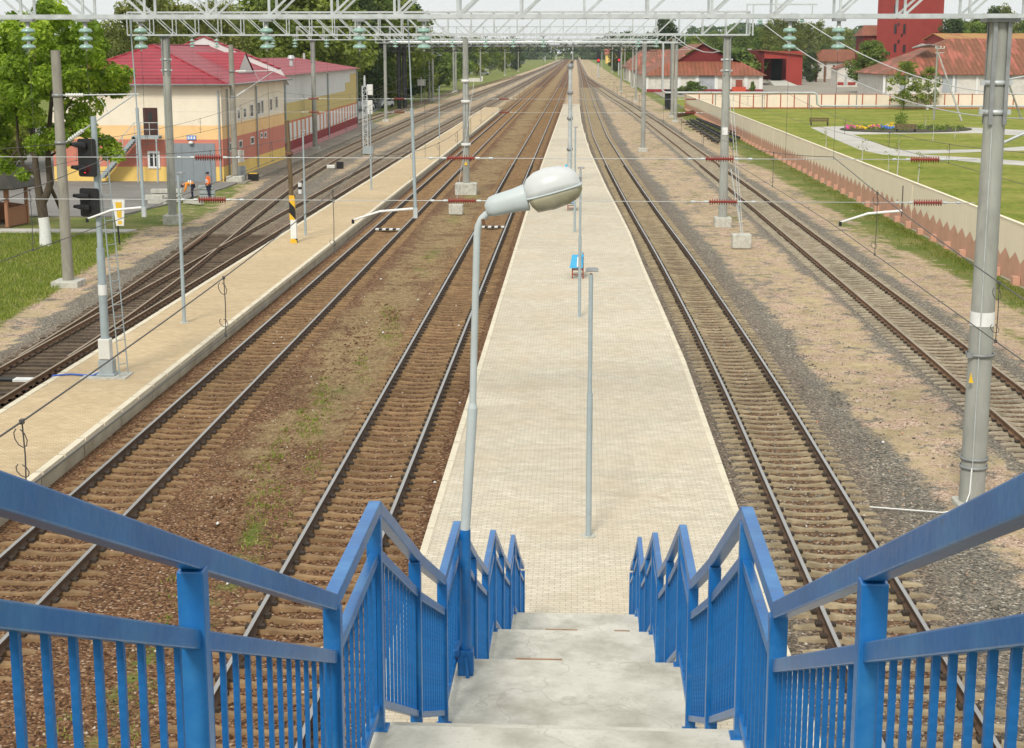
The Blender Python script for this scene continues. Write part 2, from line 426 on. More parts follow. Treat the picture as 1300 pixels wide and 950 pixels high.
M['roof_ochre'] = roof_mat('ochre_sheet_roof', (.42, .22, .06), 'X', (.33, .12, .05), 1.0, .7)
def brick_mat(name, c, c2):
    t = NT(name)
    br = t.n('TexBrick'); br.inputs['Scale'].default_value = 1.0; br.inputs['Brick Width'].default_value = .5; br.inputs['Row Height'].default_value = .16; br.inputs['Mortar Size'].default_value = .015
    br.inputs['Color1'].default_value = (*c, 1); br.inputs['Color2'].default_value = (*c2, 1); br.inputs['Mortar'].default_value = (*sc_(c, .8), 1)
    t.l(t.map(t.obj, (1, 1, 1), (R(90), 0, 0)), br.inputs['Vector'])
    col = t.mix(t.ramp(t.noise(t.obj, .35, 6, .65), [(.45, 0.0), (.75, .6)]), br.outputs['Color'], sc_(c, .72))
    t.color(col); t.bump(t.noise(t.obj, 6, 4), .2, .03)
    return t.done(.9)
M['b_brick'] = brick_mat('red_painted_brick', (.33, .045, .036), (.38, .055, .043))
M['b_brickd'] = brick_mat('dark_red_boards', (.17, .022, .022), (.20, .028, .028))
M['wall_cream'] = paint('fence_cream', (.82, .725, .55), .85, .03, .5, dirt=(.72, .63, .475), dscale=.35, dlo=.5, dhi=.85, bump=.1, bscale=6)
M['wall_terra'] = paint('fence_terracotta', (.60, .335, .235), .85, .07, 1.2, dirt=(.50, .27, .185), dscale=.9, dlo=.5, dhi=.8, bump=.2, bscale=10)
M['panel_cream'] = paint('panel_cream', (.82, .695, .57), .85, .05, .6)
M['frame_terra'] = paint('frame_terracotta', (.42, .12, .065), .7, .08, 1)
M['tarblack'] = paint('black_wrap', (.018, .018, .02), .7, .3, 3, bump=.3, bscale=10)
M['pipe'] = paint('pipe_foil', (.55, .57, .58), .35, .08, 1, metal=.4)
M['carwhite'] = paint('car_white', (.72, .73, .74), .25, .02, 2, spec=.6)
M['tyre'] = paint('tyre_rubber', (.02, .02, .02), .8, .2, 9)
M['bluefence'] = paint('blue_fence', (.02, .10, .48), .5, .15, .2)
M['soil'] = paint('bed_soil', (.06, .05, .03), .95, .3, 3, bump=.5, bscale=8)
M['flower'] = {}
for k, c in (('pink', (.75, .12, .35)), ('yellow', (.85, .60, .03)), ('blue', (.12, .30, .75)), ('white', (.8, .8, .78)), ('red', (.6, .05, .05))):
    M['fl_' + k] = paint('petals_' + k, c, .7, .15, 10)

def leaf_mat(name, cols, tr=.35):
    t = NT(name)
    at = t.n('VertexColor', layer_name='leaf'); sep = t.n('SeparateColor'); t.l(at.outputs['Color'], sep.inputs[0])
    col = t.ramp(sep.outputs[0], [(0, cols[0]), (.5, cols[1]), (1, cols[2])])
    oi = t.n('ObjectInfo')
    col = t.mix(1.0, col, t.ramp(oi.outputs['Random'], [(0, .82), (1, 1.18)]), 'MULTIPLY')
    t.color(col); t.done(.6, 0, .3)
    tl = t.n('BsdfTranslucent'); t.l(t.mix(1.0, col, (1.1, 1.25, .6), 'MULTIPLY'), tl.inputs[0])
    mx = t.n('MixShader'); mx.inputs[0].default_value = tr
    t.l(t.p.outputs[0], mx.inputs[1]); t.l(tl.outputs[0], mx.inputs[2]); t.l(mx.outputs[0], t.out.inputs[0])
    return t.mat
M['leaf_maple'] = leaf_mat('maple_leaves', [(.135, .21, .02), (.29, .40, .036), (.50, .58, .085)], .42)
M['leaf_green'] = leaf_mat('broadleaf_leaves', [(.09, .14, .028), (.185, .25, .046), (.31, .37, .09)])
M['leaf_birch'] = leaf_mat('birch_leaves', [(.12, .145, .035), (.215, .24, .06), (.34, .35, .11)])
M['leaf_spring'] = leaf_mat('spring_leaves', [(.125, .165, .028), (.24, .29, .05), (.38, .41, .10)])
M['leaf_dark'] = leaf_mat('dark_leaves', [(.045, .075, .026), (.085, .13, .04), (.15, .20, .065)])
M['blade'] = leaf_mat('grass_blades', [(.10, .15, .015), (.22, .27, .035), (.45, .42, .14)], .3)
# ================================================================== GROUND
def sm(pts, y, k=8.0):
    ys = np.array([p[0] for p in pts]); xs = np.array([p[1] for p in pts])
    yy = np.asarray(y, float)
    w = np.minimum(k, .18 * np.maximum(yy, 10))
    acc = 0
    for o in np.linspace(-1, 1, 9): acc = acc + np.interp(yy + o * w, ys, xs)
    return acc / 9
PT = {'A': [(0, -16.75), (40, -16.75), (60, -16.8), (160, -16.95), (350, -16.0), (900, -14), (3000, -9)],
      'B': [(0, -16.75), (46, -16.75), (56, -17.25), (68, -18.0), (80, -19.0), (96, -20.3), (115, -21.6), (140, -22.5), (170, -22.9), (240, -23.2), (350, -22.6), (900, -19), (3000, -13)],
      'C': [(0, -10.13), (50, -10.17), (120, -10.3), (400, -10.2), (3000, -7)],
      'D': [(0, -4.6), (120, -4.58), (400, -3.9), (3000, -2.5)],
      'E': [(0, 5.16), (46, 5.16), (55, 5.0), (68, 4.82), (88, 4.32), (107, 3.93), (135, 3.42), (174, 2.88), (262, 2.7), (600, 3.0), (3000, 2)],
      'F': [(0, 12.12), (50, 12.12), (100, 11.9), (150, 11.45), (210, 10.75), (275, 9.6), (330, 8.2), (430, 6.2), (540, 4.2), (640, 3.02), (3000, 2.0)]}
def tx(k, y): return sm(PT[k], y)
def h2(x, y):
    return (np.sin(x * 1.7 + y * .37) + np.sin(x * .63 - y * .21 + 2) + np.sin(y * .11 + x * .3) + np.sin(x * 3.1 + y * .9 + 1)) / 4
# --- the wide ground
mb = MB(); mb.quad((-4000, -60, -.25), (4000, -60, -.25), (4000, 9000, -.25), (-4000, 9000, -.25))
tag(mb.build('ground', M['field']), kind='structure')
# --- the yard with ballast, sand strips and weeds
ys = [2.0]
while ys[-1] < 3200: ys.append(ys[-1] + max(.45, ys[-1] * .012))
ys = np.array(ys)
xs = np.concatenate([np.arange(-62, -26, 1.2), np.arange(-26, 18.9, .36), [18.86]])
XX, YY = np.meshgrid(xs, ys)
near = 1e9
def clamp(a): return np.clip(a, 0, 1)
def band(x, a, b, s=.5): return clamp((x - a) / s + .5) * clamp((b - x) / s + .5)
n1 = h2(XX, YY); n2 = h2(XX * 2.3 + 9, YY * 1.7)
tA, tB, tC, tD, tE, tF = [tx(k, ys)[:, None] for k in 'ABCDEF']
rel = XX
sand = np.zeros_like(XX); grass = np.zeros_like(XX); brown = np.zeros_like(XX); oil = np.zeros_like(XX)
# rust-brown formation under C and D
brown = band(XX, -13.4, -2.0, .6)
brown = np.maximum(brown, .35 * band(XX, -18.6, -15, .6) * (YY < 75))
brown = np.maximum(brown, .82 * band(XX, tE - 1.0, tE + 1.0, .5)); brown = np.maximum(brown, .7 * band(XX, tF - 1.2, tF + 1.2, .5)); brown = np.maximum(brown, .25 * band(XX, tE - 2, tE + 1.8, .5))
brown = np.maximum(brown, .45 * band(XX, tA - 1.3, tA + 1.3, .5)); brown = np.maximum(brown, .4 * band(XX, tB - 1.3, tB + 1.3, .5))
# straw and weeds between C and D
mid = (tC + tD) / 2
sand = np.maximum(sand, (.62 + .3 * n2) * band(XX, mid - 1.1 + .3 * n1, mid + 1.7 + .4 * n1, 1.2) * clamp((YY - 26) / 12))
sand = np.maximum(sand, .9 * band(XX, tC + 2.0, tD - 1.9, 1.0) * clamp((YY - 150) / 60))
grass = np.maximum(grass, (.28 + .26 * n2) * band(XX, mid + .0, mid + 1.5, .9) * band(YY, 16, 46, 8))
grass = np.maximum(grass, (.26 + .3 * n1) * band(XX, mid - .4, mid + 1.2, .9) * band(YY, 46, 120, 8))
# right-hand sand strip between E and F
sa = tE + 2.45 + .25 * n1 + np.where(YY < 45, (45 - YY) * .05, 0); sb = tF - 1.75 + .25 * n2
sand = np.maximum(sand, (.92 - .22 * clamp((YY - 50) / 30)) * band(XX, sa, sb, .8))
grass = np.maximum(grass, (.22 + .25 * n2) * band(XX, sa + .6, sb, 1.0) * band(YY, 60, 230, 20))
# beyond F: dry strip then weeds along the fence
sand = np.maximum(sand, .9 * band(XX, tF + 2.2 + .3 * n1, 18.9, .9))
grass = np.maximum(grass, (.95 + .2 * n2) * band(XX, 17.0 - .5 * n1 - .9 * clamp((YY - 60) / 40), 20, 1.2))
grass = np.maximum(grass, (.30 + .25 * n1) * band(XX, tF + 2.8, 17.5, 1.0))
# left edge: shoulder, dry grass, lawn
lw = tB - 2.9 - .4 * n1
sand = np.maximum(sand, .85 * (XX < lw + .4) * (YY < 100))
lawn = tB - 4.0 - .5 * n2 - np.maximum(0, YY - 55) * .03
grass = np.maximum(grass, clamp((lawn - XX) / 1.5 + .4) * 1.2 * (YY < 105))
lawn2 = tB - 2.6 - .5 * n2
grass = np.maximum(grass, clamp((lawn2 - XX) / 1.2 + .4) * (.62 + .3 * n1) * (YY > 84) * (YY < 113)); sand = np.maximum(sand, .9 * (XX < lawn2 + .6) * (YY > 84) * (YY < 116))
sand = np.maximum(sand, .75 * band(XX, tB + 2.2, tA - 2.0, 1.0) * (YY > 95) * (.8 + .3 * n1))
# farther left, after the building: grass
far = clamp((YY - 190) / 14)
grass = np.maximum(grass, 1.2 * far * clamp((tB - 4.6 - .6 * n1 - XX) / 1.4))
sand = np.maximum(sand, .9 * far * band(XX, tB - 4.8, tB - 2.2, .8))
sand = np.maximum(sand, .85 * far * band(XX, tA + 1.8, tC - 1.9, .9) * (YY > 258))
sand = np.maximum(sand, .9 * band(XX, tD + 1.9, tE - 1.9, .8) * (YY > 277))
oil = np.maximum(oil, .8 * band(XX, tA - 1.0, tA + .9, .6) * band(YY, 36, 50, 4))
oil = np.maximum(oil, .75 * (band(XX, tE - .75, tE + .75, .3)) * band(YY, 58, 84, 8) * (.5 + .6 * n2))
oil = np.maximum(oil, .75 * (band(XX, tF - .75, tF + .75, .3)) * band(YY, 58, 80, 8) * (.5 + .6 * n1))
dtr = np.min(np.abs(np.stack([XX - t for t in (tA, tB, tC, tD, tE, tF)])), axis=0)
Zs = .012 * n2 - .05 * clamp((dtr - 1.5) / .8) + .025 * n1 * clamp((dtr - 1.6) / .6)
dcon = np.min(np.abs(np.stack([XX - t for t in (tC, tD, tE, tF)])), axis=0)
Zs = Zs - .026 * clamp((.95 - dcon) / .25) - .014 * clamp((1.5 - dcon) / .3)
Zs = np.where(YY > 900, Zs * .3, Zs)
ny, nx = XX.shape
vs = np.stack([XX, YY, Zs], -1).reshape(-1, 3)
idx = np.arange(ny * nx).reshape(ny, nx)
fq = np.stack([idx[:-1, :-1], idx[:-1, 1:], idx[1:, 1:], idx[1:, :-1]], -1).reshape(-1, 4)
me = bpy.data.meshes.new('gravel')
me.vertices.add(len(vs)); me.vertices.foreach_set('co', vs.ravel())
me.loops.add(fq.size); me.loops.foreach_set('vertex_index', fq.ravel().astype(np.int32))
me.polygons.add(len(fq)); me.polygons.foreach_set('loop_start', np.arange(0, fq.size, 4, dtype=np.int32))
me.update(calc_edges=True); me.validate()
ca = me.color_attributes.new('zone', 'FLOAT_COLOR', 'POINT')
ca.data.foreach_set('color', np.stack([sand, grass, brown, 1 - oil], -1).reshape(-1).astype(np.float32))
me.polygons.foreach_set('use_smooth', [True] * len(fq))
me.materials.append(M['yard'])
o = bpy.data.objects.new('gravel', me); COL.objects.link(o); tag(o, kind='structure')

def sheet(name, pts, mat, z, px=True, kind='structure', pz=0.0):
    mb = MB(); P = [g(*p) if px else Vector((p[0], p[1], 0)) for p in pts]
    mb.prism([(p.x, p.y) for p in P], z - .3, z)
    return tag(mb.build(name, mat), kind=kind)
# left: asphalt forecourt, footpath, road
sheet('forecourt', [(-70, 88.5), (-27.6, 88.5), (-26.2, 97), (-25.4, 108), (-25.6, 140), (-26.0, 196), (-29, 215), (-70, 215)], M['asphalt'], .035, px=False)
sheet('footpath', [(-70, 80.6), (-24.5, 80.6), (-24.3, 81.9), (-70, 81.9)], M['path'], .045, px=False)
sheet('road', [(448, 158), (480, 139), (520, 119), (560, 103), (610, 90), (668, 80), (664, 77.5), (600, 82), (550, 91), (500, 108), (455, 122), (425, 130), (430, 165)], M['road'], .03)
sheet('pavement', [(640, 78.5), (700, 73.5), (690, 72.6), (600, 78), (610, 80)], M['path'], .02)
# right: park lawn, paths, works yard
sheet('lawn', [(19.1, 30), (140, 30), (140, 268), (19.1, 268)], M['grass'], .0, px=False)
sheet('works_yard', [(19.1, 268.4), (320, 268.4), (420, 900), (160, 900), (48, 520), (19.1, 430)], M['dirt'], .01, px=False)
sheet('verge', [(19.3, 268.6), (200, 268.6), (200, 292), (60, 318), (19.3, 330)], M['grass'], .04, px=False)
sheet('path', [(1029, 162), (1065, 160.6), (1112, 160), (1180, 160.3), (1242, 162.5), (1300, 165.5), (1400, 170), (1400, 176), (1300, 172.5), (1240, 169.3), (1160, 169.6), (1083, 171), (1102, 178), (1130, 188.5), (1148, 191), (1245, 190), (1310, 185.5), (1400, 180), (1400, 183), (1310, 191), (1245, 193), (1160, 196), (1245, 201), (1310, 205.5), (1400, 210), (1400, 215.5), (1310, 211), (1245, 207), (1180, 200.5), (1120, 196.5), (1092, 190.5), (1060, 177)], M['path'], .012)

# ================================================================== TRACKS
def sweep(poly, prof, mis, name, mats, parent):
    """poly: list of (x,y) centre points; prof: (offset across, z)"""
    P = np.array(poly); d = np.gradient(P, axis=0); d /= np.linalg.norm(d, axis=1)[:, None]
    nrm = np.stack([d[:, 1], -d[:, 0]], 1)
    k = len(prof); vs = []
    for i in range(len(P)):
        for (o, z) in prof:
            vs.append((P[i, 0] + nrm[i, 0] * o, P[i, 1] + nrm[i, 1] * o, z))
    mb = MB()
    for j in range(k):
        j2 = (j + 1) % k
        mb.m += [mis[j]] * (len(P) - 1); mb.s += [False] * (len(P) - 1)
        mb.f += [(i * k + j, i * k + j2, (i + 1) * k + j2, (i + 1) * k + j) for i in range(len(P) - 1)]
    mb.v = vs
    mb.f.append(tuple(range(k))); mb.m.append(0); mb.s.append(False)
    return mb.build(name, mats, parent)
RZ0 = .05
RPROF = [(-.075, RZ0), (-.075, RZ0 + .014), (-.02, RZ0 + .035), (-.011, RZ0 + .05), (-.011, RZ0 + .125), (-.037, RZ0 + .138), (-.037, RZ0 + .172), (-.028, RZ0 + .18),
         (.028, RZ0 + .18), (.037, RZ0 + .172), (.037, RZ0 + .138), (.011, RZ0 + .125), (.011, RZ0 + .05), (.02, RZ0 + .035), (.075, RZ0 + .014), (.075, RZ0)]
RMI = [0] * 16
for j in (6, 7, 8): RMI[j] = 1
def ysteps(y0, y1):
    o = [y0]
    while o[-1] < y1: o.append(o[-1] + max(1.5, o[-1] * .02))
    return np.array(o)
def sleeper_mesh(name, mat, L=2.7, wood=False):
    st = [(-L / 2, .085, .06, .012), (-1.28, .095, .065, .03), (-.98, .11, .08, .05), (-.58, .105, .075, .046), (-.3, .08, .06, .006), (0, .075, .055, -.006),
          (.3, .08, .06, .006), (.58, .105, .075, .046), (.98, .11, .08, .05), (1.28, .095, .065, .03), (L / 2, .085, .06, .012)]
    if wood: st = [(-L / 2, .13, .12, .05), (L / 2, .13, .12, .05)]
    vs = []
    for x, wb, wt, z in st: vs += [(x, -wb, -.1), (x, -wt, z), (x, wt, z), (x, wb, -.1)]
    mb = MB()
    n = len(st)
    mb.add(vs, [(i * 4 + j, i * 4 + j + 1, i * 4 + j + 5, i * 4 + j + 4) for i in range(n - 1) for j in range(3)] + [(0, 1, 2, 3), ((n - 1) * 4 + 3, (n - 1) * 4 + 2, (n - 1) * 4 + 1, (n - 1) * 4)])
    return mb
def make_track(key, label, y0, y1, smat, top, side, sl_from=None, wood_until=None, sp=.545, fasten=130):
    t = thing('railway_track', label, 'railway track', (float(tx(key, y0)), y0, 0), 'railway tracks')
    yy = ysteps(y0, y1); xc = tx(key, yy)
    for sgn in (-1, 1):
        sweep([(x + sgn * .80, y) for x, y in zip(xc, yy)], RPROF, RMI, 'rail', [M[side], M[top]], t)
    r = random.Random(hash(key) % 1000 + 3)
    base = Vector(t.location)
    y = sl_from or y0; i = 0
    me1 = None; rest = MB(); src = sleeper_mesh('sleeper', None)
    fs = MB()
    while y < 420:
        x = float(tx(key, y)); sl = (float(tx(key, y + .5)) - float(tx(key, y - .5)))
        rz = -math.atan(sl) + r.uniform(-.006, .006)
        yj = y + r.uniform(-.015, .015); zj = r.uniform(-.012, .006)
        if y > 16 and i < 100:
            if me1 is None:
                ob = src.build('sleeper', M[smat], t, local=True); me1 = ob.data
            else:
                ob = bpy.data.objects.new('sleeper', me1); COL.objects.link(ob); ob.parent = t
            ob.location = (x - base.x, yj - base.y, zj); ob.rotation_euler.z = rz
            i += 1
        else:
            c, s = math.cos(rz), math.sin(rz)
            rest.add([(x + a * c - b * s, yj + a * s + b * c, z + zj) for a, b, z in src.v], src.f)
        if y < fasten:
            for sg in (-1, 1):
                for q in (-.115, .115):
                    fs.box((x + sg * .80 + q + r.uniform(-.01, .01), yj, RZ0 + .012), (.09 + r.uniform(0, .03), .11 + r.uniform(0, .05), .07 + r.uniform(0, .03)), rz=rz)
        y += sp
    o = rest.build('sleepers', M[smat], t, fixn=False); o['kind'] = 'stuff'
    if fs.v:
        o = fs.build('fastenings', M['clip'], t, fixn=False); o['kind'] = 'stuff'
    return t
make_track('C', 'shiny railed track on rust brown ballast directly right of the left platform', 6, 2600, 'sl_brown', 'railtop', 'railside')
make_track('D', 'shiny railed track on rust brown ballast hugging the left edge of the central platform', 6, 2600, 'sl_brown', 'railtop', 'railside')
make_track('E', 'shiny railed track on ochre sleepers curving along the right edge of the central platform', 6, 2600, 'sl_ochre', 'railtop', 'railside')
make_track('F', 'rusty railed track on grey sleepers running nearest the cream zigzag wall', 6, 640, 'sl_grey', 'railtop_dull', 'railrust')
tA_ = make_track('A', 'rusty railed track running along the left edge of the left platform', 6, 2600, 'sl_mid', 'railtop_dull', 'railrust', sl_from=80)
tB_ = make_track('B', 'rusty railed siding branching left past the red roofed building', 46, 2600, 'sl_mid', 'railtop_dull', 'railrust', sl_from=80.3)
# switch timbers under the fork, one beam each, and its points
base = Vector(tA_.location); y = 8.0; k = 0; wood = {}
while y < 80:
    w = float(tA_ is not None and max(0, tx('A', y) - tx('B', y)))
    L = round(2.75 + w * 1.0, 1)
    if L not in wood:
        wood[L] = sleeper_mesh('sleeper', None, L, True).build('timber', M['sl_wood'], tA_, local=True); ob = wood[L]
    else:
        ob = bpy.data.objects.new('timber', wood[L].data); COL.objects.link(ob); ob.parent = tA_
    jit = rnd.uniform(-.12, .12)
    ob.location = (float(tx('A', y)) - w / 2 + jit - base.x, y - base.y, rnd.uniform(-.02, 0)); ob.rotation_euler.z = rnd.uniform(-.02, .02)
    y += .56; k += 1
    if k >= 129: break
fs = MB(); y = 8
while y < 80:
    for kx in ('A', 'B'):
        for sg in (-1, 1):
            for q in (-.115, .115): fs.box((float(tx(kx, y)) + sg * .8 + q, y, .06), (.1, .14, .08))
    y += .56
o = fs.build('fastenings', M['clip'], tA_, fixn=False); o['kind'] = 'stuff'
fs = MB()      # check rails and wing rails of the crossing
for kx, sg in (('A', 1), ('B', -1)):
    yy = np.arange(71, 79, .5); pts = [(float(tx(kx, q)) + sg * .8 - sg * .12, q, .17) for q in yy]
    for a, b in zip(pts[:-1], pts[1:]): fs.bar(a, b, .06, .12)
fs.build('check_rail', M['railrust'], tA_)
# a second siding further left behind the building
def plain_track(key_pts, label, y0, y1, smat='sl_mid'):
    PT['tmp'] = key_pts
    t = thing('railway_track', label, 'railway track', (float(tx('tmp', y0)), y0, 0), 'railway tracks')
    yy = ysteps(y0, y1); xc = tx('tmp', yy)
    for sgn in (-1, 1): sweep([(x + sgn * .8, y) for x, y in zip(xc, yy)], RPROF, RMI, 'rail', [M['railrust'], M['railtop_dull']], t)
    rest = MB(); src = sleeper_mesh('s', None); y = y0
    while y < min(y1, 420):
        x = float(tx('tmp', y)); rest.add([(x + a, y + b, z) for a, b, z in src.v], src.f); y += .62
    o = rest.build('sleepers', M[smat], t, fixn=False); o['kind'] = 'stuff'
gA = g(458, 153, .23); gB = g(574, 117, .23)
plain_track([(0, gA.x - .5), (gA.y, gA.x), (gB.y, gB.x), (gB.y + 120, gB.x + 3.0), (gB.y + 260, gB.x + 6.0), (3000, -18)], 'old siding emerging behind the striped end of the long building', gA.y - 28, gB.y + 260)

# track marker plates (striped boards laid across)
def striped_plate(x0, x1, y, n, label):
    t = thing('track_marker', label, 'track marker', ((x0 + x1) / 2, y, .1))
    L = (x1 - x0) / n; vs = []; fs = []
    mb = MB()
    for i in range(n + 1): vs += [(x0 + i * L, y - .17, .09), (x0 + i * L, y - .17, .16), (x0 + i * L, y + .17, .16), (x0 + i * L, y + .17, .09)]
    mb.v = vs
    for i in range(n):
        for j in range(4): mb.f.append((i * 4 + j, i * 4 + (j + 1) % 4, i * 4 + 4 + (j + 1) % 4, i * 4 + 4 + j)); mb.m.append(i % 2); mb.s.append(False)
    mb.f += [(0, 1, 2, 3), (n * 4, n * 4 + 1, n * 4 + 2, n * 4 + 3)]; mb.m += [0, 0]; mb.s += [False, False]
    mb.build('striped_board', [M['white'], M['black']], t)
    mb = MB(); mb.bbox(x0 - .03, x1 + .03, y - .2, y + .2, .03, .089); mb.build('bearer', M['wood'], t)
p = g(487, 290.5, .15); striped_plate(tx('C', p.y) - .72, tx('C', p.y) + .62, p.y, 7, 'black and white striped marker board across the track right of the left platform')
p = g(626, 287.5, .15); striped_plate(tx('D', p.y) - .6, tx('D', p.y) + .68, p.y, 7, 'dirty striped marker board across the track beside the central platform')
p = g(24, 481, .15); striped_plate(tx('A', p.y) - 1.15, tx('A', p.y) + .75, p.y, 3, 'big white and black marker board in front of the switch at the left')

# ================================================================== PLATFORMS
def platform(label, left, right, z, pave, edgew, loc):
    """left/right: lists of (x,y) from near to far"""
    t = thing('station_platform', label, 'platform', loc, 'station platforms')
    n = len(left)
    mb = MB()
    li = [(x + edgew, y) for x, y in left]; ri = [(x - edgew, y) for x, y in right]
    mb.add([(x, y, z) for x, y in li] + [(x, y, z) for x, y in ri], [(i, n + i, n + i + 1, i + 1) for i in range(n - 1)])
    mb.build('paving', M[pave], t)
    for side, inner, sg in ((left, li, -1), (right, ri, 1)):
        mb = MB()
        for i in range(n - 1):
            a, b = side[i], side[i + 1]; c, d_ = inner[i], inner[i + 1]
            L = math.hypot(b[0] - a[0], b[1] - a[1]); m = max(1, int(L / 1.5)) if a[1] < 140 else 1
            for q in range(m):
                f0, f1 = q / m, (q + 1) / m - (.006 if m > 1 else 0)
                A = (a[0] + (b[0] - a[0]) * f0 + sg * .04, a[1] + (b[1] - a[1]) * f0); B = (a[0] + (b[0] - a[0]) * f1 + sg * .04, a[1] + (b[1] - a[1]) * f1)
                Cc = (c[0] + (d_[0] - c[0]) * f1, c[1] + (d_[1] - c[1]) * f1); D = (c[0] + (d_[0] - c[0]) * f0, c[1] + (d_[1] - c[1]) * f0)
                mb.prism([A, B, Cc, D], z - .12, z + .012 + rnd.uniform(-.003, .003))
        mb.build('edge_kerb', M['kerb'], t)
        mb = MB()
        for i in range(n - 1):
            a, b = side[i], side[i + 1]
            L = math.hypot(b[0] - a[0], b[1] - a[1]); m = max(1, int(L / 3)) if a[1] < 140 else 1
            for q in range(m):
                f0, f1 = q / m, (q + 1) / m - (.004 if m > 1 else 0)
                mb.bbox(a[0] + (b[0] - a[0]) * f0, a[0] + (b[0] - a[0]) * f0 - sg * .2, a[1] + (b[1] - a[1]) * f0, a[1] + (b[1] - a[1]) * f1, -.3, z - .122)
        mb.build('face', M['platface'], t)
    mb = MB(); (ax, ay), (bx, by) = left[-1], right[-1]
    mb.bbox(ax, bx, ay - .3, ay + .02, -.3, z - .01); mb.build('end_face', M['platface'], t)
    return t
yy = [5, 15, 25, 35, 45, 55, 66, 78, 90, 104, 117, 130, 142, 158, 178, 200, 225, 250, 275]
PR = [(5, 3.40), (48, 3.38), (57, 3.17), (66, 3.02), (77, 2.9), (95, 2.46), (104, 2.2), (117, 1.93), (142, 1.42), (170, 1.08), (199, .83), (275, .65)]
platform('wide pale paved island platform under the stairs narrowing into the distance', [(-2.83 if y < 110 else float(np.interp(y, [110, 275], [-2.83, -2.1])), y) for y in yy],
         [(float(np.interp(y, [p[0] for p in PR], [p[1] for p in PR])), y) for y in yy], .45, 'pave_mid', .10, (0, 5, 0))
yy = [5, 20, 35, 50, 65, 80, 95, 110, 130, 150, 170, 190, 210, 230, 245, 258]
platform('narrow tan paved platform between the left pairs of tracks', [(-15.05 if y < 60 else float(np.interp(y, [60, 258], [-15.1, -15.35])), y) for y in yy],
         [(float(np.interp(y, [5, 120, 230, 245, 258], [-11.9, -12.0, -12.05, -12.3, -13.1])), y) for y in yy], .45, 'pave_left', .14, (-13.5, 5, 0))

# ================================================================== STAIRS
SW = 1.75; SYAW = math.atan(17 / 1900.)
SM = Matrix.Rotation(-SYAW, 4, 'Z'); SO = Vector((-.119, 0, EZ))
def S(u, v, h):                 # stair coordinates: u across, v forward, h below the eye
    return SM @ Vector((u, v, -h)) + SO
VV = [(2.41, .59 + 1.13)]       # (v, floor depth) nodes: start of flight
RUN, LAND, DROP, RH = 3.12, 1.24, 1.497, 1.13
flights = []; v = 2.41; h = 1.72
for i in range(5):
    dr = DROP if i < 4 else 9.27 - h
    flights.append((v, h, v + RUN, h + dr)); v += RUN; h += dr
    if i < 4: v += LAND
stair = thing('staircase', 'pale concrete staircase with landings dropping from the footbridge to the platform', 'staircase', tuple(S(0, 22.97, 9.27)))
def sbox(mb, u0, u1, v0, v1, h0, h1, mi=0):
    c = S((u0 + u1) / 2, (v0 + v1) / 2, (h0 + h1) / 2)
    mb.box(c, (abs(u1 - u0), abs(v1 - v0), abs(h1 - h0)), mi, rz=-SYAW)
HW = SW / 2 + .04
for i, (v0, h0, v1, h1) in enumerate(flights):
    mb = MB(); n = 10; rise = (h1 - h0) / n; tr = (v1 - v0) / (n - 1) if False else (v1 - v0) / n
    for k in range(n - (0 if i < 4 else 1)):
        hh = h0 + rise * (k + 1)
        sbox(mb, -HW + .02, HW - .02, v0 + tr * k + .002, v0 + tr * (k + 1) + (.03 if k < n - 1 else -.004), hh, hh + .19)
    mb.build('flight', M['stair'], stair)
    for u in (-.62, .62):
        mb = MB(); a = S(u, v0, h0 + .42); b = S(u, v1, h1 + .36 - (.3 if i == 4 else 0)); mb.bar(a, b, .14, .26)
        mb.build('stringer', M['platface'], stair)
    if i < 4:
        mb = MB(); sbox(mb, -HW, HW, v1, v1 + LAND, h1, h1 + .16)
        mb.build('landing', M['stair'], stair, bevel=.012)
        for u0, u1 in (((-.42, -.05),) if i == 1 else ((-.3, .05), (.45, .62)) if i == 2 else ()):
            mb = MB(); sbox(mb, u0, u1, v1 + LAND + .001, v1 + LAND + .012, h1 - .006, h1 + .004)
            mb.build('edge_angle', M['rustbright'], stair)
        for u in (-.6, .6):
            for vv in (v1 + .15, v1 + LAND - .2): mb = MB(); sbox(mb, u - .1, u + .1, vv - .1, vv + .1, h1 + .16, 9.26); mb.build('support_column', M['platface'], stair)

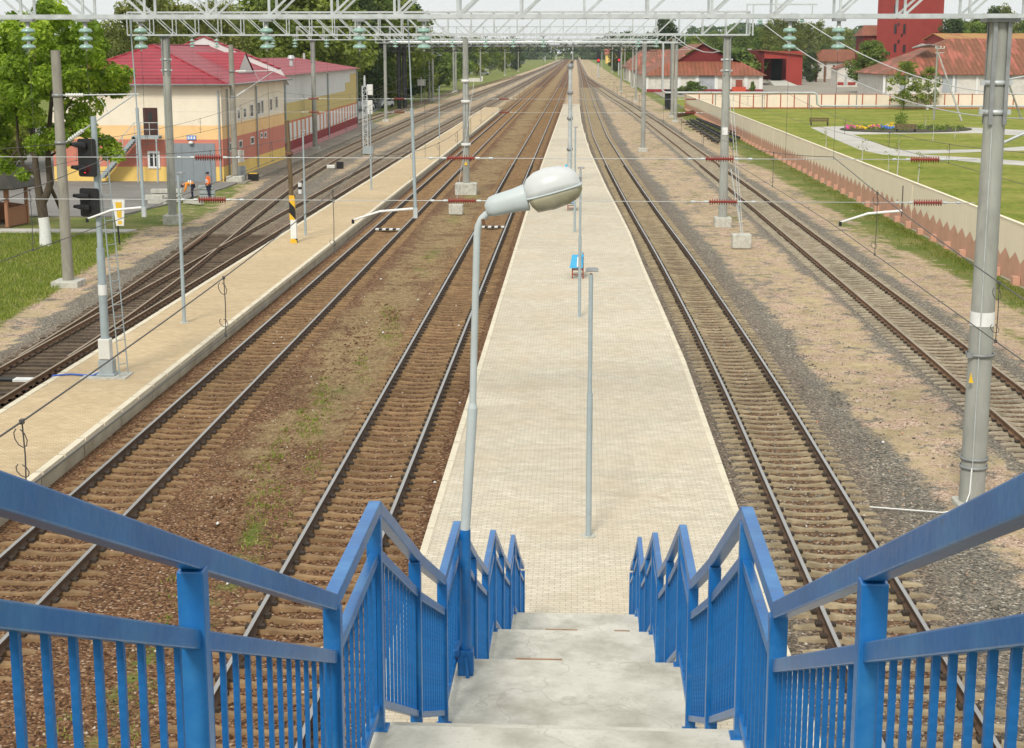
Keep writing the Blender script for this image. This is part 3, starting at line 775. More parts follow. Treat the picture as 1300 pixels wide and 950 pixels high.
def railing(sg, label):
    u = sg * SW / 2
    t = thing('stair_railing', label, 'railing', tuple(S(u, 22.97, 9.27)), 'stair railings')
    FS = .446; kf = 4.2
    knots = [(flights[0][2] - kf, flights[0][3] - kf * FS)]
    for i, (v0, h0, v1, h1) in enumerate(flights):
        if i > 0: knots.append((v0 + (v1 - v0) * .55, h0 + (h1 - h0) * .55 + .035))
        knots.append((v1, h1 if i < 4 else h1 - .02))
        if i < 4: knots.append((v1 + LAND, h1))
    P = lambda v, h: S(u - .0125 * max(0.0, flights[0][2] - v), v, h)
    for nm, up, w, hh in (('handrail', RH, .058, .066), ('mid_rail', RH - .235, .045, .052), ('bottom_rail', .13, .04, .04)):
        mb = MB()
        for (a, b) in zip(knots[:-1], knots[1:]):
            mb.bar(P(a[0], a[1] - up + hh / 2), P(b[0], b[1] - up + hh / 2), w, hh)
        mb.build(nm, M['blue'], t, bevel=.005)
    pm = {}
    def post(v, hfloor, top):
        key = round(hfloor - top, 2)
        u_ = u - .0125 * max(0.0, flights[0][2] - v)
        mb = MB(); sbox(mb, u_ - .035, u_ + .035, v - .028, v + .028, top, hfloor + .06)
        sbox(mb, u_ - .055, u_ + .055, v - .05, v + .05, hfloor - .006, hfloor + .012)
        mb.build('post', M['blue'], t, bevel=.004)
    for i, (v0, h0, v1, h1) in enumerate(flights):
        sl = (h1 - h0) / (v1 - v0)
        if i > 0: post(v0 - .04, h0, h0 - RH + .065)
        if i == 0: sl = FS; h0 = h1 - FS * (v1 - v0)
        vm = v0 + (.40 if i == 0 else .5) * (v1 - v0); hm = h0 + sl * (vm - v0) + (.03 if i else 0)
        post(vm, hm + .1, hm - RH + .065)
        post(v1 + (.04 if i < 4 else -.03), h1, h1 - RH + .065)
    # balusters, all vertical square twisted bars
    items = []
    for a, b in zip(knots[:-1], knots[1:]):
        n = max(2, int(round((b[0] - a[0]) / .138)))
        for k in range(n):
            f = (k + .5) / n; items.append((a[0] + (b[0] - a[0]) * f, a[1] + (b[1] - a[1]) * f))
    src = MB(); nseg = 48; H0, H1 = .13, RH - .268
    for k in range(nseg + 1):
        tw = 0.785; rr = .0116 if k % 2 else .0108; z = H0 + (H1 - H0) * k / nseg
        for q in range(4):
            an = tw + q * math.pi / 2; src.v.append((rr * math.cos(an), rr * math.sin(an), z))
    for k in range(nseg):
        for q in range(4):
            src.f.append((k * 4 + q, k * 4 + (q + 1) % 4, k * 4 + 4 + (q + 1) % 4, k * 4 + 4 + q)); src.m.append(0); src.s.append(False)
    first = None; rest = MB(); base = Vector(t.location)
    for k, (v, h) in enumerate(items):
        p = P(v, h)
        if v < 1.5: continue
        if k < 112:
            if first is None: first = src.build('baluster', M['blue_old'], t, local=True); ob = first
            else:
                ob = bpy.data.objects.new('baluster', first.data); COL.objects.link(ob); ob.parent = t
            ob.location = p - base
        else: rest.add([(p.x + a, p.y + b, p.z + c) for a, b, c in src.v], src.f)
    o = rest.build('balusters', M['blue_old'], t, fixn=False); o['kind'] = 'stuff'
    return t
railing(-1, 'blue painted steel railing on the left side of the stairs beside the lamp post')
railing(1, 'blue painted steel railing on the right side of the stairs')

# lamp standing on the second landing
L2 = flights[1]; 
pb = S((-.81 + .119) - math.sin(SYAW) * 10.84, 10.84, L2[3])
lamp = thing('street_lamp', 'grey lamp post with big white cobra head and blue sleeve beside the stairs', 'street lamp', tuple(pb))
mb = MB(); mb.cyl(pb + Vector((0, 0, .18)), pb + Vector((.0, 0, 1.16)), .0415, n=16); mb.build('lower_sleeve', M['blue'], lamp)
mb = MB(); mb.box(pb + Vector((0, 0, .1)), (.12, .12, .2)); mb.box(pb + Vector((-.07, 0, .2)), (.05, .2, .05)); mb.cyl(pb + Vector((.02, -.09, .0)), pb + Vector((.0, -.06, .16)), .016); mb.build('base_bracket', M['blue_old'], lamp, bevel=.006)
top = dY(605.5, 300, pb.y); mid = pb + (top - pb) * .62
mb = MB(); mb.cyl(pb + Vector((0, 0, 1.15)), mid, .037, n=16); mb.cyl(mid, mid + (top - mid) * .03, .037, .026, n=16); mb.cyl(mid + (top - mid) * .03, top, .026, n=14)
ar = [top, dY(607, 288, pb.y), dY(611.5, 278, pb.y), dY(617, 272.5, pb.y), dY(623, 269, pb.y)]
mb.tube(ar, .026, n=12); mb.build('pole', M['lampgrey'], lamp)
mb = MB(); mb.cyl(dY(613, 276, pb.y) + Vector((0, -.03, -.01)), dY(615, 286, pb.y) + Vector((0, -.03, 0)), .012); mb.build('clamp', M['rust'], lamp)
# lamp head: long axis from neck to nose
A = dY(619, 266, pb.y); B = dY(737, 233, pb.y + .02)
ax = (B - A).normalized(); L = (B - A).length; dn = Vector((.0, 0, -1)); dn = (dn - ax * dn.dot(ax)).normalized(); sd = ax.cross(dn)
def loft(secs, mi_top, n=20):
    """secs: (t along, half width, up, down)"""
    vs = []
    for (tt, w, u_, d_) in secs:
        c = A + ax * (L * tt)
        for j in range(n):
            an = 2 * math.pi * j / n; cc, ss = math.cos(an), math.sin(an)
            e = 2.6; f = (abs(cc) ** e + abs(ss) ** e) ** (-1 / e)
            vs.append(c + sd * (w * cc * f) - dn * ((u_ if ss > 0 else d_) * ss * f))
    return vs
def loftmesh(secs, name, mat, n=20):
    mb = MB(); vs = loft(secs, 0, n); k = len(secs)
    mb.add(vs, [(i * n + j, i * n + (j + 1) % n, (i + 1) * n + (j + 1) % n, (i + 1) * n + j) for i in range(k - 1) for j in range(n)], 0, True)
    mb.add(vs[:n], [tuple(range(n))]); mb.add(vs[-n:], [tuple(range(n))])
    return mb.build(name, mat, lamp)
loftmesh([(-.02, .035, .035, .03), (.0, .06, .055, .045), (.04, .075, .082, .06), (.1, .08, .09, .065), (.3, .092, .095, .075), (.405, .102, .105, .088), (.425, .102, .105, .088), (.43, .09, .09, .07)], 'gear_housing', M['lampgrey'])
loftmesh([(.41, .06, .06, .0), (.43, .095, .10, .0), (.47, .125, .135, .001), (.55, .148, .165, .001), (.68, .158, .178, .001), (.82, .150, .165, .001), (.92, .132, .138, .001), (.975, .10, .098, .001), (1.0, .05, .045, .001)], 'shade', M['lampshade'], 24)
loftmesh([(.435, .10, .004, .02), (.455, .118, .006, .07), (.50, .145, .006, .12), (.68, .157, .006, .13), (.84, .150, .006, .12), (.95, .128, .006, .09), (1.005, .06, .006, .04)], 'glass_bowl', M['lampglass'], 24)
loftmesh([(.425, .112, .014, .014), (.44, .125, .014, .014), (.5, .153, .014, .014), (.68, .166, .014, .014), (.84, .159, .014, .014), (.95, .14, .014, .014), (1.0, .105, .014, .014), (1.015, .06, .012, .012)], 'rim', M['lampgrey'], 24)
mb = MB()
for tt_, w_ in ((.985, .02),):
    c = A + ax * (L * tt_) - dn * .02; mb.box(c, (.05, .03, .06))
mb.build('latch', M['galv_dark'], lamp)
# ================================================================== MASTS, GANTRIES, OVERHEAD LINE
def mast_parts(t, base, h, r0, r1, mat='mast', foot=None, collars=(), n=18):
    b = Vector(base)
    mb = MB(); mb.cyl(b + Vector((0, 0, -.1)), b + Vector((0, 0, h)), r0, r1, n=n); mb.build('mast', M[mat], t)
    if foot:
        mb = MB(); mb.box(b + Vector((0, 0, foot[2] / 2 - .05)), (foot[0], foot[1], foot[2] + .1)); mb.build('footing', M['footing'], t, bevel=.04)
    for z, hh in collars:
        r = r0 + (r1 - r0) * z / h
        mb = MB(); mb.lathe([(r + .005, z - hh / 2), (r + .03, z - hh / 2), (r + .03, z + hh / 2), (r + .005, z + hh / 2)], b, n=n)
        mb.box(b + Vector((r + .05, 0, z)), (.12, .06, hh)); mb.box(b + Vector((-r - .05, 0, z)), (.12, .06, hh))
        mb.build('collar', M['galv'], t)
def truss(t, x0, x1, y, zb, h=1.25, dep=.8, pan=1.31, xs=None, w=.085, web=.05):
    mb = MB(); n = max(2, int(round((x1 - x0) / pan))); px = (x1 - x0) / n
    for yy in (y - dep / 2, y + dep / 2):
        for z in (zb, zb + h): mb.bbox(x0, x1, yy - w / 2, yy + w / 2, z - w / 2, z + w / 2)
    mb.build('chords', M['galv'], t)
    mb = MB()
    for k in range(n + 1):
        x = x0 + k * px
        for yy in (y - dep / 2, y + dep / 2):
            mb.bbox(x - web / 2, x + web / 2, yy - web / 2 + .001, yy + web / 2 - .001, zb + w / 2, zb + h - w / 2)
            if k < n:
                down = xs is None or x < xs
                a, b = (zb + h - w / 2, zb + w / 2) if down else (zb + w / 2, zb + h - w / 2)
                mb.bar((x + web / 2, yy, a), (x + px - web / 2, yy, b), web * .9, web * .9)
        for z in (zb, zb + h): mb.bbox(x - web / 2, x + web / 2, y - dep / 2 + w / 2, y + dep / 2 - w / 2, z - web / 2, z + web / 2)
    mb.build('lattice', M['galv'], t)

def gantry(label, y, xl, xr, zb, masts, xs, foot, detail=True):
    t = thing('overhead_gantry', label, 'gantry', (masts[-1][0], y, 0), 'overhead line gantries')
    truss(t, xl, xr, y, zb, xs=xs)
    for (mx, r0, r1) in masts:
        b = Vector((mx, y, 0))
        mast_parts(t, b, zb - .12, r0, r1, foot=foot, collars=((zb - 1.35, .10), (zb - 1.95, .10)) if detail else ())
        # steel saddle on the mast head
        mb = MB(); r = r1 + .03
        for sx in (-1, 1):
            for sy in (-1, 1): mb.bbox(mx + sx * r * .62 - .04, mx + sx * r * .62 + .04, y + sy * (r * .84 + .03) - .03, y + sy * (r * .84 + .03) + .03, zb - 2.2, zb + .02 - .07)
        mb.bbox(mx - r - .1, mx + r + .1, y - r - .06, y + r + .06, zb - .12, zb - .046)
        mb.build('mast_head', M['galv_dark'], t)
        if detail:
            mb = MB(); mb.cyl((mx - .1, y - r0 - .02, .2), (mx - .1, y - r1 - .02, zb - 2.3), .012); mb.build('earth_cable', M['galv'], t)
    return t
def zpx(y, Y):   # height of image row y at depth Y on the middle of the picture
    return dY(731, y, Y).z
G1Y = 31.9
p1 = g(1233, 640)
G1 = gantry('nearest overhead gantry of galvanised lattice crossing the top of the picture', p1.y, -22.0, 10.6, 10.44, [(-20.6, .30, .22), (p1.x, .275, .205)], -7.9, (.72, .72, .08))
t = G1
mb = MB(); mb.box((p1.x - .30, p1.y - .16, 7.62), (.16, .03, .30)); 
mb = MB(); mb.cyl((p1.x, p1.y, 3.98), (p1.x, p1.y, 4.28), .258, .254, n=20); mb.build('number_plate', M['white'], t)
mb = MB(); mb.extr([(p1.x - .26, p1.y - .31, 3.02), (p1.x - .20, p1.y - .335, 2.78), (p1.x - .29, p1.y - .29, 2.78)], (0, -.006, 0)); mb.build('warning_sign', M['yellow'], t)
for z in (1.05, .86): mb = MB(); mb.lathe([(.283, z - .03), (.303, z - .03), (.303, z + .03), (.283, z + .03)], p1, n=20); mb.build('cable_band', M['galv_dark'], t)
mb = MB()
for z in (3.35,): mb.lathe([(.283, z - .03), (.303, z - .03), (.303, z + .03), (.283, z + .03)], p1, n=20)
mb.box((p1.x - .27, p1.y - .16, 3.35), (.12, .1, .1)); mb.build('cable_band', M['galv_dark'], t)
mb = MB(); mb.tube([(p1.x - .12, p1.y - .31, .9), (p1.x - .14, p1.y - .34, .35), (p1.x - .3, p1.y - .55, .05), (p1.x - .8, p1.y - .75, .03), (p1.x - 2.3, p1.y - .5, .06)], .016); mb.build('earth_lead', M['white'], t)
mb = MB(); q0 = dX(1247, 192, p1.x + .2)
mb.tube([(p1.x + .2, p1.y, 7.85), (p1.x + 1.6, p1.y, 8.5)], .035); mb.tube([(p1.x + .2, p1.y, 9.15), (p1.x + .7, p1.y, 9.25), (p1.x + 1.6, p1.y, 9.3)], .02)
mb.build('side_bracket', M['galv'], t)

pa = g(209, 288); pb_ = g(914, 283)
G2 = gantry('second overhead gantry with one mast by the switch and one right of the central platform', 85.3, -25.2, 9.6, zpx(45, 85.3) + .02, [(pa.x, .25, .21), (pb_.x, .25, .215)], -6.3, (.95, .95, .5))
mb = MB(); mb.box((pb_.x - .02, 85.3 - .245, 5.35), (.30, .02, .42)); mb.build('number_plate', M['white'], G2)
mb = MB()
mb.bbox(pb_.x + 1.0, pb_.x + 4.9, 85.2, 85.28, 12.25, 12.33); mb.bbox(pb_.x + 1.0, pb_.x + 1.08, 85.2, 85.28, 10.7, 12.25); mb.bbox(pb_.x + 4.6, pb_.x + 4.66, 85.2, 85.28, 11.6, 12.25); mb.bbox(pb_.x + 1.3, pb_.x + 1.38, 84.85, 84.92, 10.6, 12.3)
mb.build('cross_arm', M['galv'], G2)
G3 = gantry('third overhead gantry standing level with the middle of the striped building', 150.3, -27.6, 8.0, zpx(50.5, 150.3), [(g(395, 193).x, .25, .2), (6.75, .24, .2)], -8, (.9, .9, .35), False)
G4 = gantry('fourth overhead gantry behind the striped building, its left mast by the road', 214.0, -28.2, 15.2, zpx(54.5, 214), [(-26.9, .24, .2), (14.1, .24, .2)], -8, (.9, .9, .3), False)
G5 = gantry('overhead gantry beyond the heating pipe crossing, fifth from the stairs', 300.0, -29.6, 13.0, zpx(57.5, 300), [(-28.3, .24, .2), (11.9, .24, .2)], -8, (.9, .9, .3), False)
G6 = gantry('overhead gantry by the blue fence, sixth from the stairs', 375.0, -30.5, 12.0, zpx(59, 375), [(-29.6, .24, .2), (11.2, .24, .2)], -8, (.9, .9, .3), False)

# single masts
def single(label, b, top_y, r0, r1, mat='mast', foot=(.9, .9, .25), extra=None, cat='mast'):
    t = thing('catenary_mast', label, cat, (b.x, b.y, 0), 'single overhead line masts')
    h = zpx(top_y, b.y); mast_parts(t, (b.x, b.y, 0), h, r0, r1, mat, foot)
    if extra: extra(t, b, h)
    return t
def bracket(z1, z2, L, ins=True):
    def f(t, b, h):
        mb = MB(); mb.tube([(b.x + .2, b.y, z1), (b.x + L, b.y, z1 + .05)], .032); mb.tube([(b.x + .2, b.y, z2), (b.x + L * .93, b.y, z1)], .032); mb.tube([(b.x + L * .5, b.y, z1), (b.x + L * .62, b.y, (z1 + z2) / 2 + .2)], .014); mb.build('bracket', M['galv'], t)
        for za, zb in ((z1, z1 + .01), (z2, z2 + (z1 - z2) * .15)):
            mb = MB(); prof = []
            for k in range(7): prof += [(.05, k * .11), (.085, k * .11 + .03), (.085, k * .11 + .06), (.05, k * .11 + .1)]
            if za == z1: mb.lathe(prof, (b.x + .32, b.y, z1 + .01), n=10, axis='X')
            else:
                d = (Vector((b.x + L * .93, b.y, z1)) - Vector((b.x + .2, b.y, z2))).normalized(); p = Vector((b.x + .2, b.y, z2)) + d * .2
                for k in range(7): mb.cyl(p + d * k * .11, p + d * (k * .11 + .06), .085, n=10)
            mb.build('insulator', M['porcelain'], t)
        mb = MB()
        for z in (z1, z2): mb.lathe([(.2, z - .06), (.24, z - .06), (.24, z + .06), (.2, z + .06)], b, n=14)
        mb.build('clamp_band', M['galv_dark'], t)
    return f
b87 = g(87, 362); single('thick bare concrete mast with bracket on the grass in front of the big tree', b87, 64, .235, .19, 'mast_old', (1.15, 1.15, .22), bracket(zpx(122, b87.y), zpx(183, b87.y), 3.4))
b299 = g(299, 231); single('weathered concrete mast with bracket at the corner of the cream building', b299, 57, .25, .18, 'mast_old', (1.2, 1.0, .45), bracket(zpx(91, b299.y), zpx(124, b299.y), 3.4))
def m592(t, b, h):
    for z in (7.75, 6.35, 3.4):
        r = .27 - .08 * z / 10
        mb = MB(); mb.lathe([(r, z - .1), (r + .1, z - .1), (r + .1, z + .1), (r, z + .1)], b, n=14); mb.build('collar', M['whitebox'], t)
    for sx in (-.1, .1):
        mb = MB(); mb.cyl((b.x + sx, b.y - .27, 4.6), (b.x + sx, b.y - .2, 7.7), .035); mb.build('tension_rod', M['galv'], t)
    mb = MB(); mb.extr([(b.x - .13, b.y - .27, 2.0), (b.x + .13, b.y - .27, 2.0), (b.x, b.y - .27, 2.3)], (0, -.01, 0)); mb.build('warning_sign', M['yellow'], t)
    mb = MB(); mb.bar((b.x - 4.5, b.y, 10.35), (b.x + 14.5, b.y, 10.35), .1, .12); mb.build('cross_beam', M['galv'], t)
single('stout mast with white collars and tension rods between the two main tracks', g(592, 246), 49, .25, .19, 'mast', (1.5, 1.2, .75), m592)
def armed(t, b, h):
    mb = MB(); mb.bar((b.x, b.y, h - .4), (b.x + 2.6, b.y, h - 1.6), .06, .06); mb.bar((b.x, b.y, h - 1.7), (b.x + 2.6, b.y, h - 1.6), .05, .05); mb.build('bracket', M['galv'], t)
for i, (x, y, ty, lab) in enumerate([(576, 118, 58, 'mast on the left grass verge beside the last platform lamp'), (545, 129, 60, 'mast between the white signal board and the left platform end'), (610, 104, 61, 'thin mast on the grass right of the blue fence middle'), (641, 96, 62, 'tiny mast by the last left siding before the horizon'), (658, 91, 62.5, 'farthest tiny mast left of the tracks'), (803, 112, 58, 'mast left of the rusty roofed warehouses near the two red signals'), (853, 149, 49, 'mast in front of the small bush by the right wall'), (793, 102, 57, 'mast behind the right signals by the yellow hut'), (777, 92, 60, 'tiny mast in front of the yellow hut'), (764, 86, 62, 'farthest tiny mast right of the tracks')]):
    b = g(x, y); single('concrete ' + lab, b, ty, .24, .19, 'mast', (1.0, 1.0, .3), armed)

# overhead lines: each with contact wire, messenger and droppers
SUP = [-20.0, G1Y, 85.3, 150.3, 214.0, 300.0, 375.0, 470.0, 600.0]
def msg_z(y):
    for a, b in zip(SUP[:-1], SUP[1:]):
        if a <= y <= b:
            f = (y - a) / (b - a); return 7.55 - 1.0 * 4 * f * (1 - f) * min(1, (b - a) / 60)
    return 7.5
def overhead(key, label, y1=600, zc=6.15):
    t = thing('overhead_wire', label, 'overhead wire', (float(tx(key, G1Y)), G1Y, zc), 'overhead wires above the tracks')
    def cx(y):
        f = np.interp(y, SUP, [(.28 if i % 2 else -.28) for i in range(len(SUP))]); return float(tx(key, max(y, 2))) + float(f)
    yy = [-6.0]
    while yy[-1] < y1: yy.append(yy[-1] + max(2.0, yy[-1] * .03))
    mb = MB(); mb.tube([(cx(y), y, zc) for y in yy], .0085, n=5); mb.build('contact_wire', M['wire'], t)
    mb = MB(); mb.tube([(cx(y), y, msg_z(y)) for y in yy], .0085, n=5); mb.build('messenger_wire', M['wire'], t)
    for i in range(len(SUP) - 1):
        a, b = SUP[i], SUP[i + 1]; n = int((b - a) / 8.5)
        if a > 90: break
        for y in ([3.4, 11.8, 18.7, 26.9] if a < 0 else [a + (b - a) * k / n for k in range(1, n)]):
            mb = MB(); x = cx(y); z1 = msg_z(y)
            mb.tube([(x, y, zc), (x + .01, y, (zc + z1) / 2), (x, y, z1)], .007, n=5)
            for zz in (zc + .16, z1 - .14):
                mb.tube([(x + .055 * math.sin(q) - .02, y, zz + .08 * math.cos(q + .4) * (1 if zz > zc + .3 else .7)) for q in np.linspace(0, 5.6, 9)], .005, n=4)
            mb.box((x, y, zc), (.03, .05, .04)); mb.box((x, y, z1), (.03, .05, .04))
            mb.build('dropper', M['wire'], t)
overhead('A', 'contact wire and messenger hanging above the track left of the left platform', 600)
overhead('C', 'contact wire and messenger hanging above the track right of the left platform', 600)
overhead('D', 'contact wire and messenger hanging above the track left of the central platform', 600)
overhead('E', 'contact wire and messenger hanging above the curving track right of the central platform', 600)
overhead('F', 'contact wire and messenger hanging above the track by the zigzag wall', 470)

# registration arms at the first gantry
for key, lab, L in (('C', 'white registration arm holding the wire above the track beside the signal', 1.2), ('D', 'white registration arm holding the wire over the platform edge left of the lamp post', 1.3), ('E', 'white registration arm holding the wire on the right in front of the zigzag wall', 1.28)):
    x = float(tx(key, G1Y)) + (.0 if key != 'D' else .0); y = p1.y
    xa = x - .28 + {'C': -.1, 'D': .12, 'E': .75}[key]
    xb = xa + L
    t = thing('registration_arm', lab, 'wire arm', (xb, y, 6.2), 'registration arms')
    if key != 'E':
        mb = MB(); mb.cyl((xb, y, 8.55), (xb + .05, y, 6.35), .034, .038); mb.cyl((xb, y, 8.5), (xb - .06, y, 10.4), .014); mb.build('drop_tube', M['postgrey'], t)
        mb = MB(); mb.box((xb + .05, y, 6.33), (.085, .085, .22)); mb.build('clamp', M['galv'], t)
    else:
        mb = MB(); mb.cyl((xb, y, 6.95), (xb, y, 6.3), .012); mb.build('drop_tube', M['wire'], t)
    mb = MB(); mb.tube([(xb, y, 6.42), (xa + L * .45, y, 6.36), (xa + .15, y, 6.22), (xa, y, 6.17)], [.028, .026, .022, .018], n=8); mb.build('arm', M['white'], t)
    mb = MB(); mb.box((xa, y, 6.14), (.05, .08, .09)); mb.build('wire_clip', M['black'], t)

# cross-span wires with red insulators
def cross_span(label, z, y, ins, x0, x1, sag=0):
    t = thing('cross_span_wire', label, 'cross wire', (x1, y, z), 'cross span wires')
    mb = MB(); pts = [x0] + [v for q in ins for v in (q - .5, q + .5)] + [x1]
    mb.tube([(x, y, z) for x in np.linspace(x0, x1, 24)], .0075, n=5); mb.build('wire', M['wire_light'], t)
    for q in ins:
        mb = MB(); prof = [(.02, -.30)]
        for k in range(12): prof += [(.022, -.29 + k * .05), (.075, -.275 + k * .05), (.022, -.26 + k * .05)]
        mb.lathe(prof, (q, y, z), n=10, axis='X'); mb.build('insulator', M['redins'], t)
        mb = MB()
        for s in (-1, 1): mb.cyl((q + s * .31, y, z), (q + s * .40, y, z), .026); mb.cyl((q + s * .40, y, z), (q + s * .60, y, z), .012); mb.cyl((q + s * .60, y, z), (q + s * .68, y, z), .026)
        mb.build('fitting', M['galv'], t)
def xat(x, y, Y): return dY(x, y, Y).x
yy0 = p1.y
cross_span('lower cross wire with red ribbed insulators spanning the platforms at the nearest gantry', zpx(255.5, yy0), yy0 - .02, [xat(270, 258, yy0), xat(587, 257, yy0), xat(918, 254, yy0), xat(1178, 250, yy0)], -20.4, p1.x - .3)
cross_span('upper cross wire with red ribbed insulators spanning the platforms at the nearest gantry', zpx(201.5, yy0), yy0 + .02, [xat(265, 204, yy0), xat(585, 203, yy0), xat(914, 200, yy0), xat(1175, 196, yy0)], -20.4, p1.x - .3)
for yg, zz in ((85.3, (zpx(126, 85.3), zpx(143, 85.3))),):
    for z, lab in zip(zz, ('upper', 'lower')):
        cross_span(lab + ' cross wire with small red insulators at the second gantry', z, yg, [xat(395, 0, yg), xat(505, 0, yg), xat(640, 0, yg), xat(880, 0, yg)], pa.x + .25, pb_.x - .25)

# glass insulator strings
def ins_string(label, x, y, ztop, group, scale=1.0, drop=None, src=None):
    if src is not None: return dup(src, (x, y, ztop), label)
    t = thing('insulator_string', label, 'insulator', (x, y, ztop), group)
    mb = MB(); mb.box((x, y, ztop - .03), (.26, .2, .05)); mb.box((x, y, ztop - .10), (.07, .07, .10)); mb.build('hanger', M['galv_dark'], t)
    for k in range(3):
        z = ztop - .24 - k * .165
        mb = MB(); mb.lathe([(.05, .055), (.10, .045), (.135, .012), (.14, -.02), (.12, -.035), (.10, -.02), (.085, -.04), (.06, -.022), (.03, -.035)], (x, y, z), n=18); mb.build('glass_disc', M['glass_ins'], t)
        mb = MB(); mb.cyl((x, y, z + .055), (x, y, z + .12), .045, .03, n=10); mb.build('metal_cap', M['porcelain'], t); mb = MB(); mb.cyl((x, y, z - .03), (x, y, z - .09), .018, n=8); mb.build('metal_pin', M['porcelain'], t)
    mb = MB(); mb.cyl((x, y, ztop - .65), (x, y, ztop - 2.85), .004, n=5); mb.build('hanging_wire', M['wire'], t)
    return t
src = None
spots = [(35, 'leftmost of the glass insulator strings under the nearest gantry, in front of the big tree'), (108, 'glass insulator string under the nearest gantry just right of the thick bare mast'), (178, 'glass insulator string under the nearest gantry against the red roof left end'), (338, 'glass insulator string under the nearest gantry over the red roof dormer'), (456, 'glass insulator string under the nearest gantry over the far end of the red roof'), (538, 'glass insulator string under the nearest gantry left of the collared mast'), (1003, 'glass insulator string under the nearest gantry over the open red shed'), (1065, 'glass insulator string under the nearest gantry over the white house roof')]
for x, lab in spots:
    o = ins_string(lab, dY(x, 30, p1.y - .4).x, p1.y - .4, 10.39, 'glass insulator strings of the nearest gantry', src=src); src = src or o
for x, lab in [(246, 'small glass insulator string over the red roof ridge at second gantry'), (277, 'small glass insulator string over the white parapet at second gantry'), (348, 'small glass insulator string beside the dormer at second gantry'), (376, 'small glass insulator string over the roof vent at second gantry'), (416, 'small glass insulator string left of the pipe crossing leg at second gantry'), (503, 'small glass insulator string over the dark wrapped towers at second gantry'), (575, 'small glass insulator string left of the collared mast at second gantry'), (617, 'small glass insulator string just right of the collared mast at second gantry'), (652, 'small glass insulator string above the shiny tracks at second gantry'), (690, 'small glass insulator string left of the platform mast line at second gantry'), (810, 'small glass insulator string left of the rusty warehouses at second gantry'), (833, 'small glass insulator string over the pipe crossing right end at second gantry')]:
    dup(src, (dY(x, 50, 85.3).x, 84.9, zpx(46, 85.3)), lab, group='glass insulator strings of the second gantry')

# white feeder cables on the right
t = thing('feeder_cable', 'pair of thick white cables sagging from the second gantry to the right across the park', 'cable', (pb_.x + 4.6, 85.3, 11.6))
def sagline(p, q, sag, n=26): return [p.lerp(q, k / n) + Vector((0, 0, -sag * 4 * (k / n) * (1 - k / n))) for k in range(n + 1)]
mb = MB(); mb.tube(sagline(dY(1018, 24, 85.3), dY(1330, 120, 78), 1.15), .028, n=6); mb.build('cable', M['wire_light'], t)
mb = MB(); mb.tube(sagline(dY(965, 27, 85.3), dY(1330, 150, 70), 1.5), .028, n=6); mb.build('cable', M['wire_light'], t)
for a in ((1018, 24), (965, 27)):
    mb = MB(); p = dY(*a, 85.3); mb.lathe([(.05, .1), (.13, .05), (.14, -.02), (.05, -.06), (.13, -.1), (.14, -.16), (.05, -.2)], p, n=12); mb.build('insulator', M['glass_ins'], t)
t = thing('jumper_cable', 'white jumper cable drooping in a loop from the pipe mast to the second gantry mast', 'cable', tuple(dY(913, 66, 85)))
mb = MB(); mb.tube([dY(853, 44, 95), dY(872, 58, 94), dY(893, 66, 92), dY(905, 67, 90), dY(914, 65, 86)], .03, n=6); mb.tube([dY(880, 42, 86), dY(893, 55, 86), dY(905, 62, 86), dY(914, 65.5, 86)], .028, n=6); mb.build('cable', M['wire_light'], t)

# guy anchors
t = thing('guy_anchor', 'pale concrete anchor block with tension wires beside the second gantry right mast', 'anchor block', tuple(g(941, 314)))
p = g(941, 314); mb = MB(); mb.box((p.x, p.y, .32), (.95, .7, .72)); mb.build('block', M['footing'], t, bevel=.05)
mb = MB(); mb.cyl((p.x, p.y, .66), dY(928, 215, 84.5), .022); mb.cyl((p.x - .03, p.y, .66), dY(926, 120, 85), .014); mb.cyl((p.x + .06, p.y, .66), dY(930, 120, 85), .014); mb.build('tension_wire', M['galv'], t)
p = g(579, 272); t = thing('anchor_block', 'small pale concrete block with wire in front of the collared mast', 'concrete block', tuple(p))
mb = MB(); mb.box((p.x, p.y, .3), (.85, .6, .62)); mb.build('block', M['footing'], t, bevel=.04)
mb = MB(); mb.cyl((p.x, p.y, .6), (p.x + .6, p.y + 8.5, 8.0), .014); mb.build('tension_wire', M['galv'], t)

# ================================================================== PLATFORM FURNITURE
def lamp_T(label, b, topy, r=.055, src=None, facing=1, zb=.45):
    """slim lamp post with a flat head seen from behind"""
    t = thing('lamp_post', label, 'lamp post', tuple(b), 'slim platform lamp posts')
    # real height where the photo row meets the post
    z = dY(731, topy, b.y).z; h = z - zb
    mb = MB(); mb.cyl(b, b + Vector((0, 0, h * .55)), r, n=12); mb.cyl(b + Vector((0, 0, h * .55)), b + Vector((0, 0, h - .05)), r * .72, n=12); mb.build('post', M['postgrey'], t)
    mb = MB(); mb.cyl(b + Vector((0, 0, 0)), b + Vector((0, 0, .02)), r * 2.6, n=12); mb.build('base_plate', M['footing'], t)
    mb = MB(); mb.box(b + Vector((0, .0, h - .12)), (.05, .05, .18)); mb.build('bracket', M['rust'], t)
    mb = MB(); mb.box(b + Vector((.02, .25, h)), (.24, .36, .03)); mb.box(b + Vector((.02, .25, h + .022)), (.16, .28, .014)); mb.build('lamp_head', M['galv_dark'], t, bevel=.02)
    return t
lamp_T('slim lamp post with flat head nearest the stairs on the central platform', g(747, 681, .45), 345, .056)
lamp_T('slim lamp post with flat head beside the blue bench on the central platform', g(735.5, 402.5, .45), 214, .055)
lamp_T('slim lamp post seen behind the big white lamp head on the central platform', g(729.5, 295, .45), 162, .06)
lamp_T('slim lamp post farthest along the central platform', g(725, 243, .45), 134.5, .06)
lamp_T('grey lamp post on the left platform next to the signal', g(234, 410, .45), 222, .065)
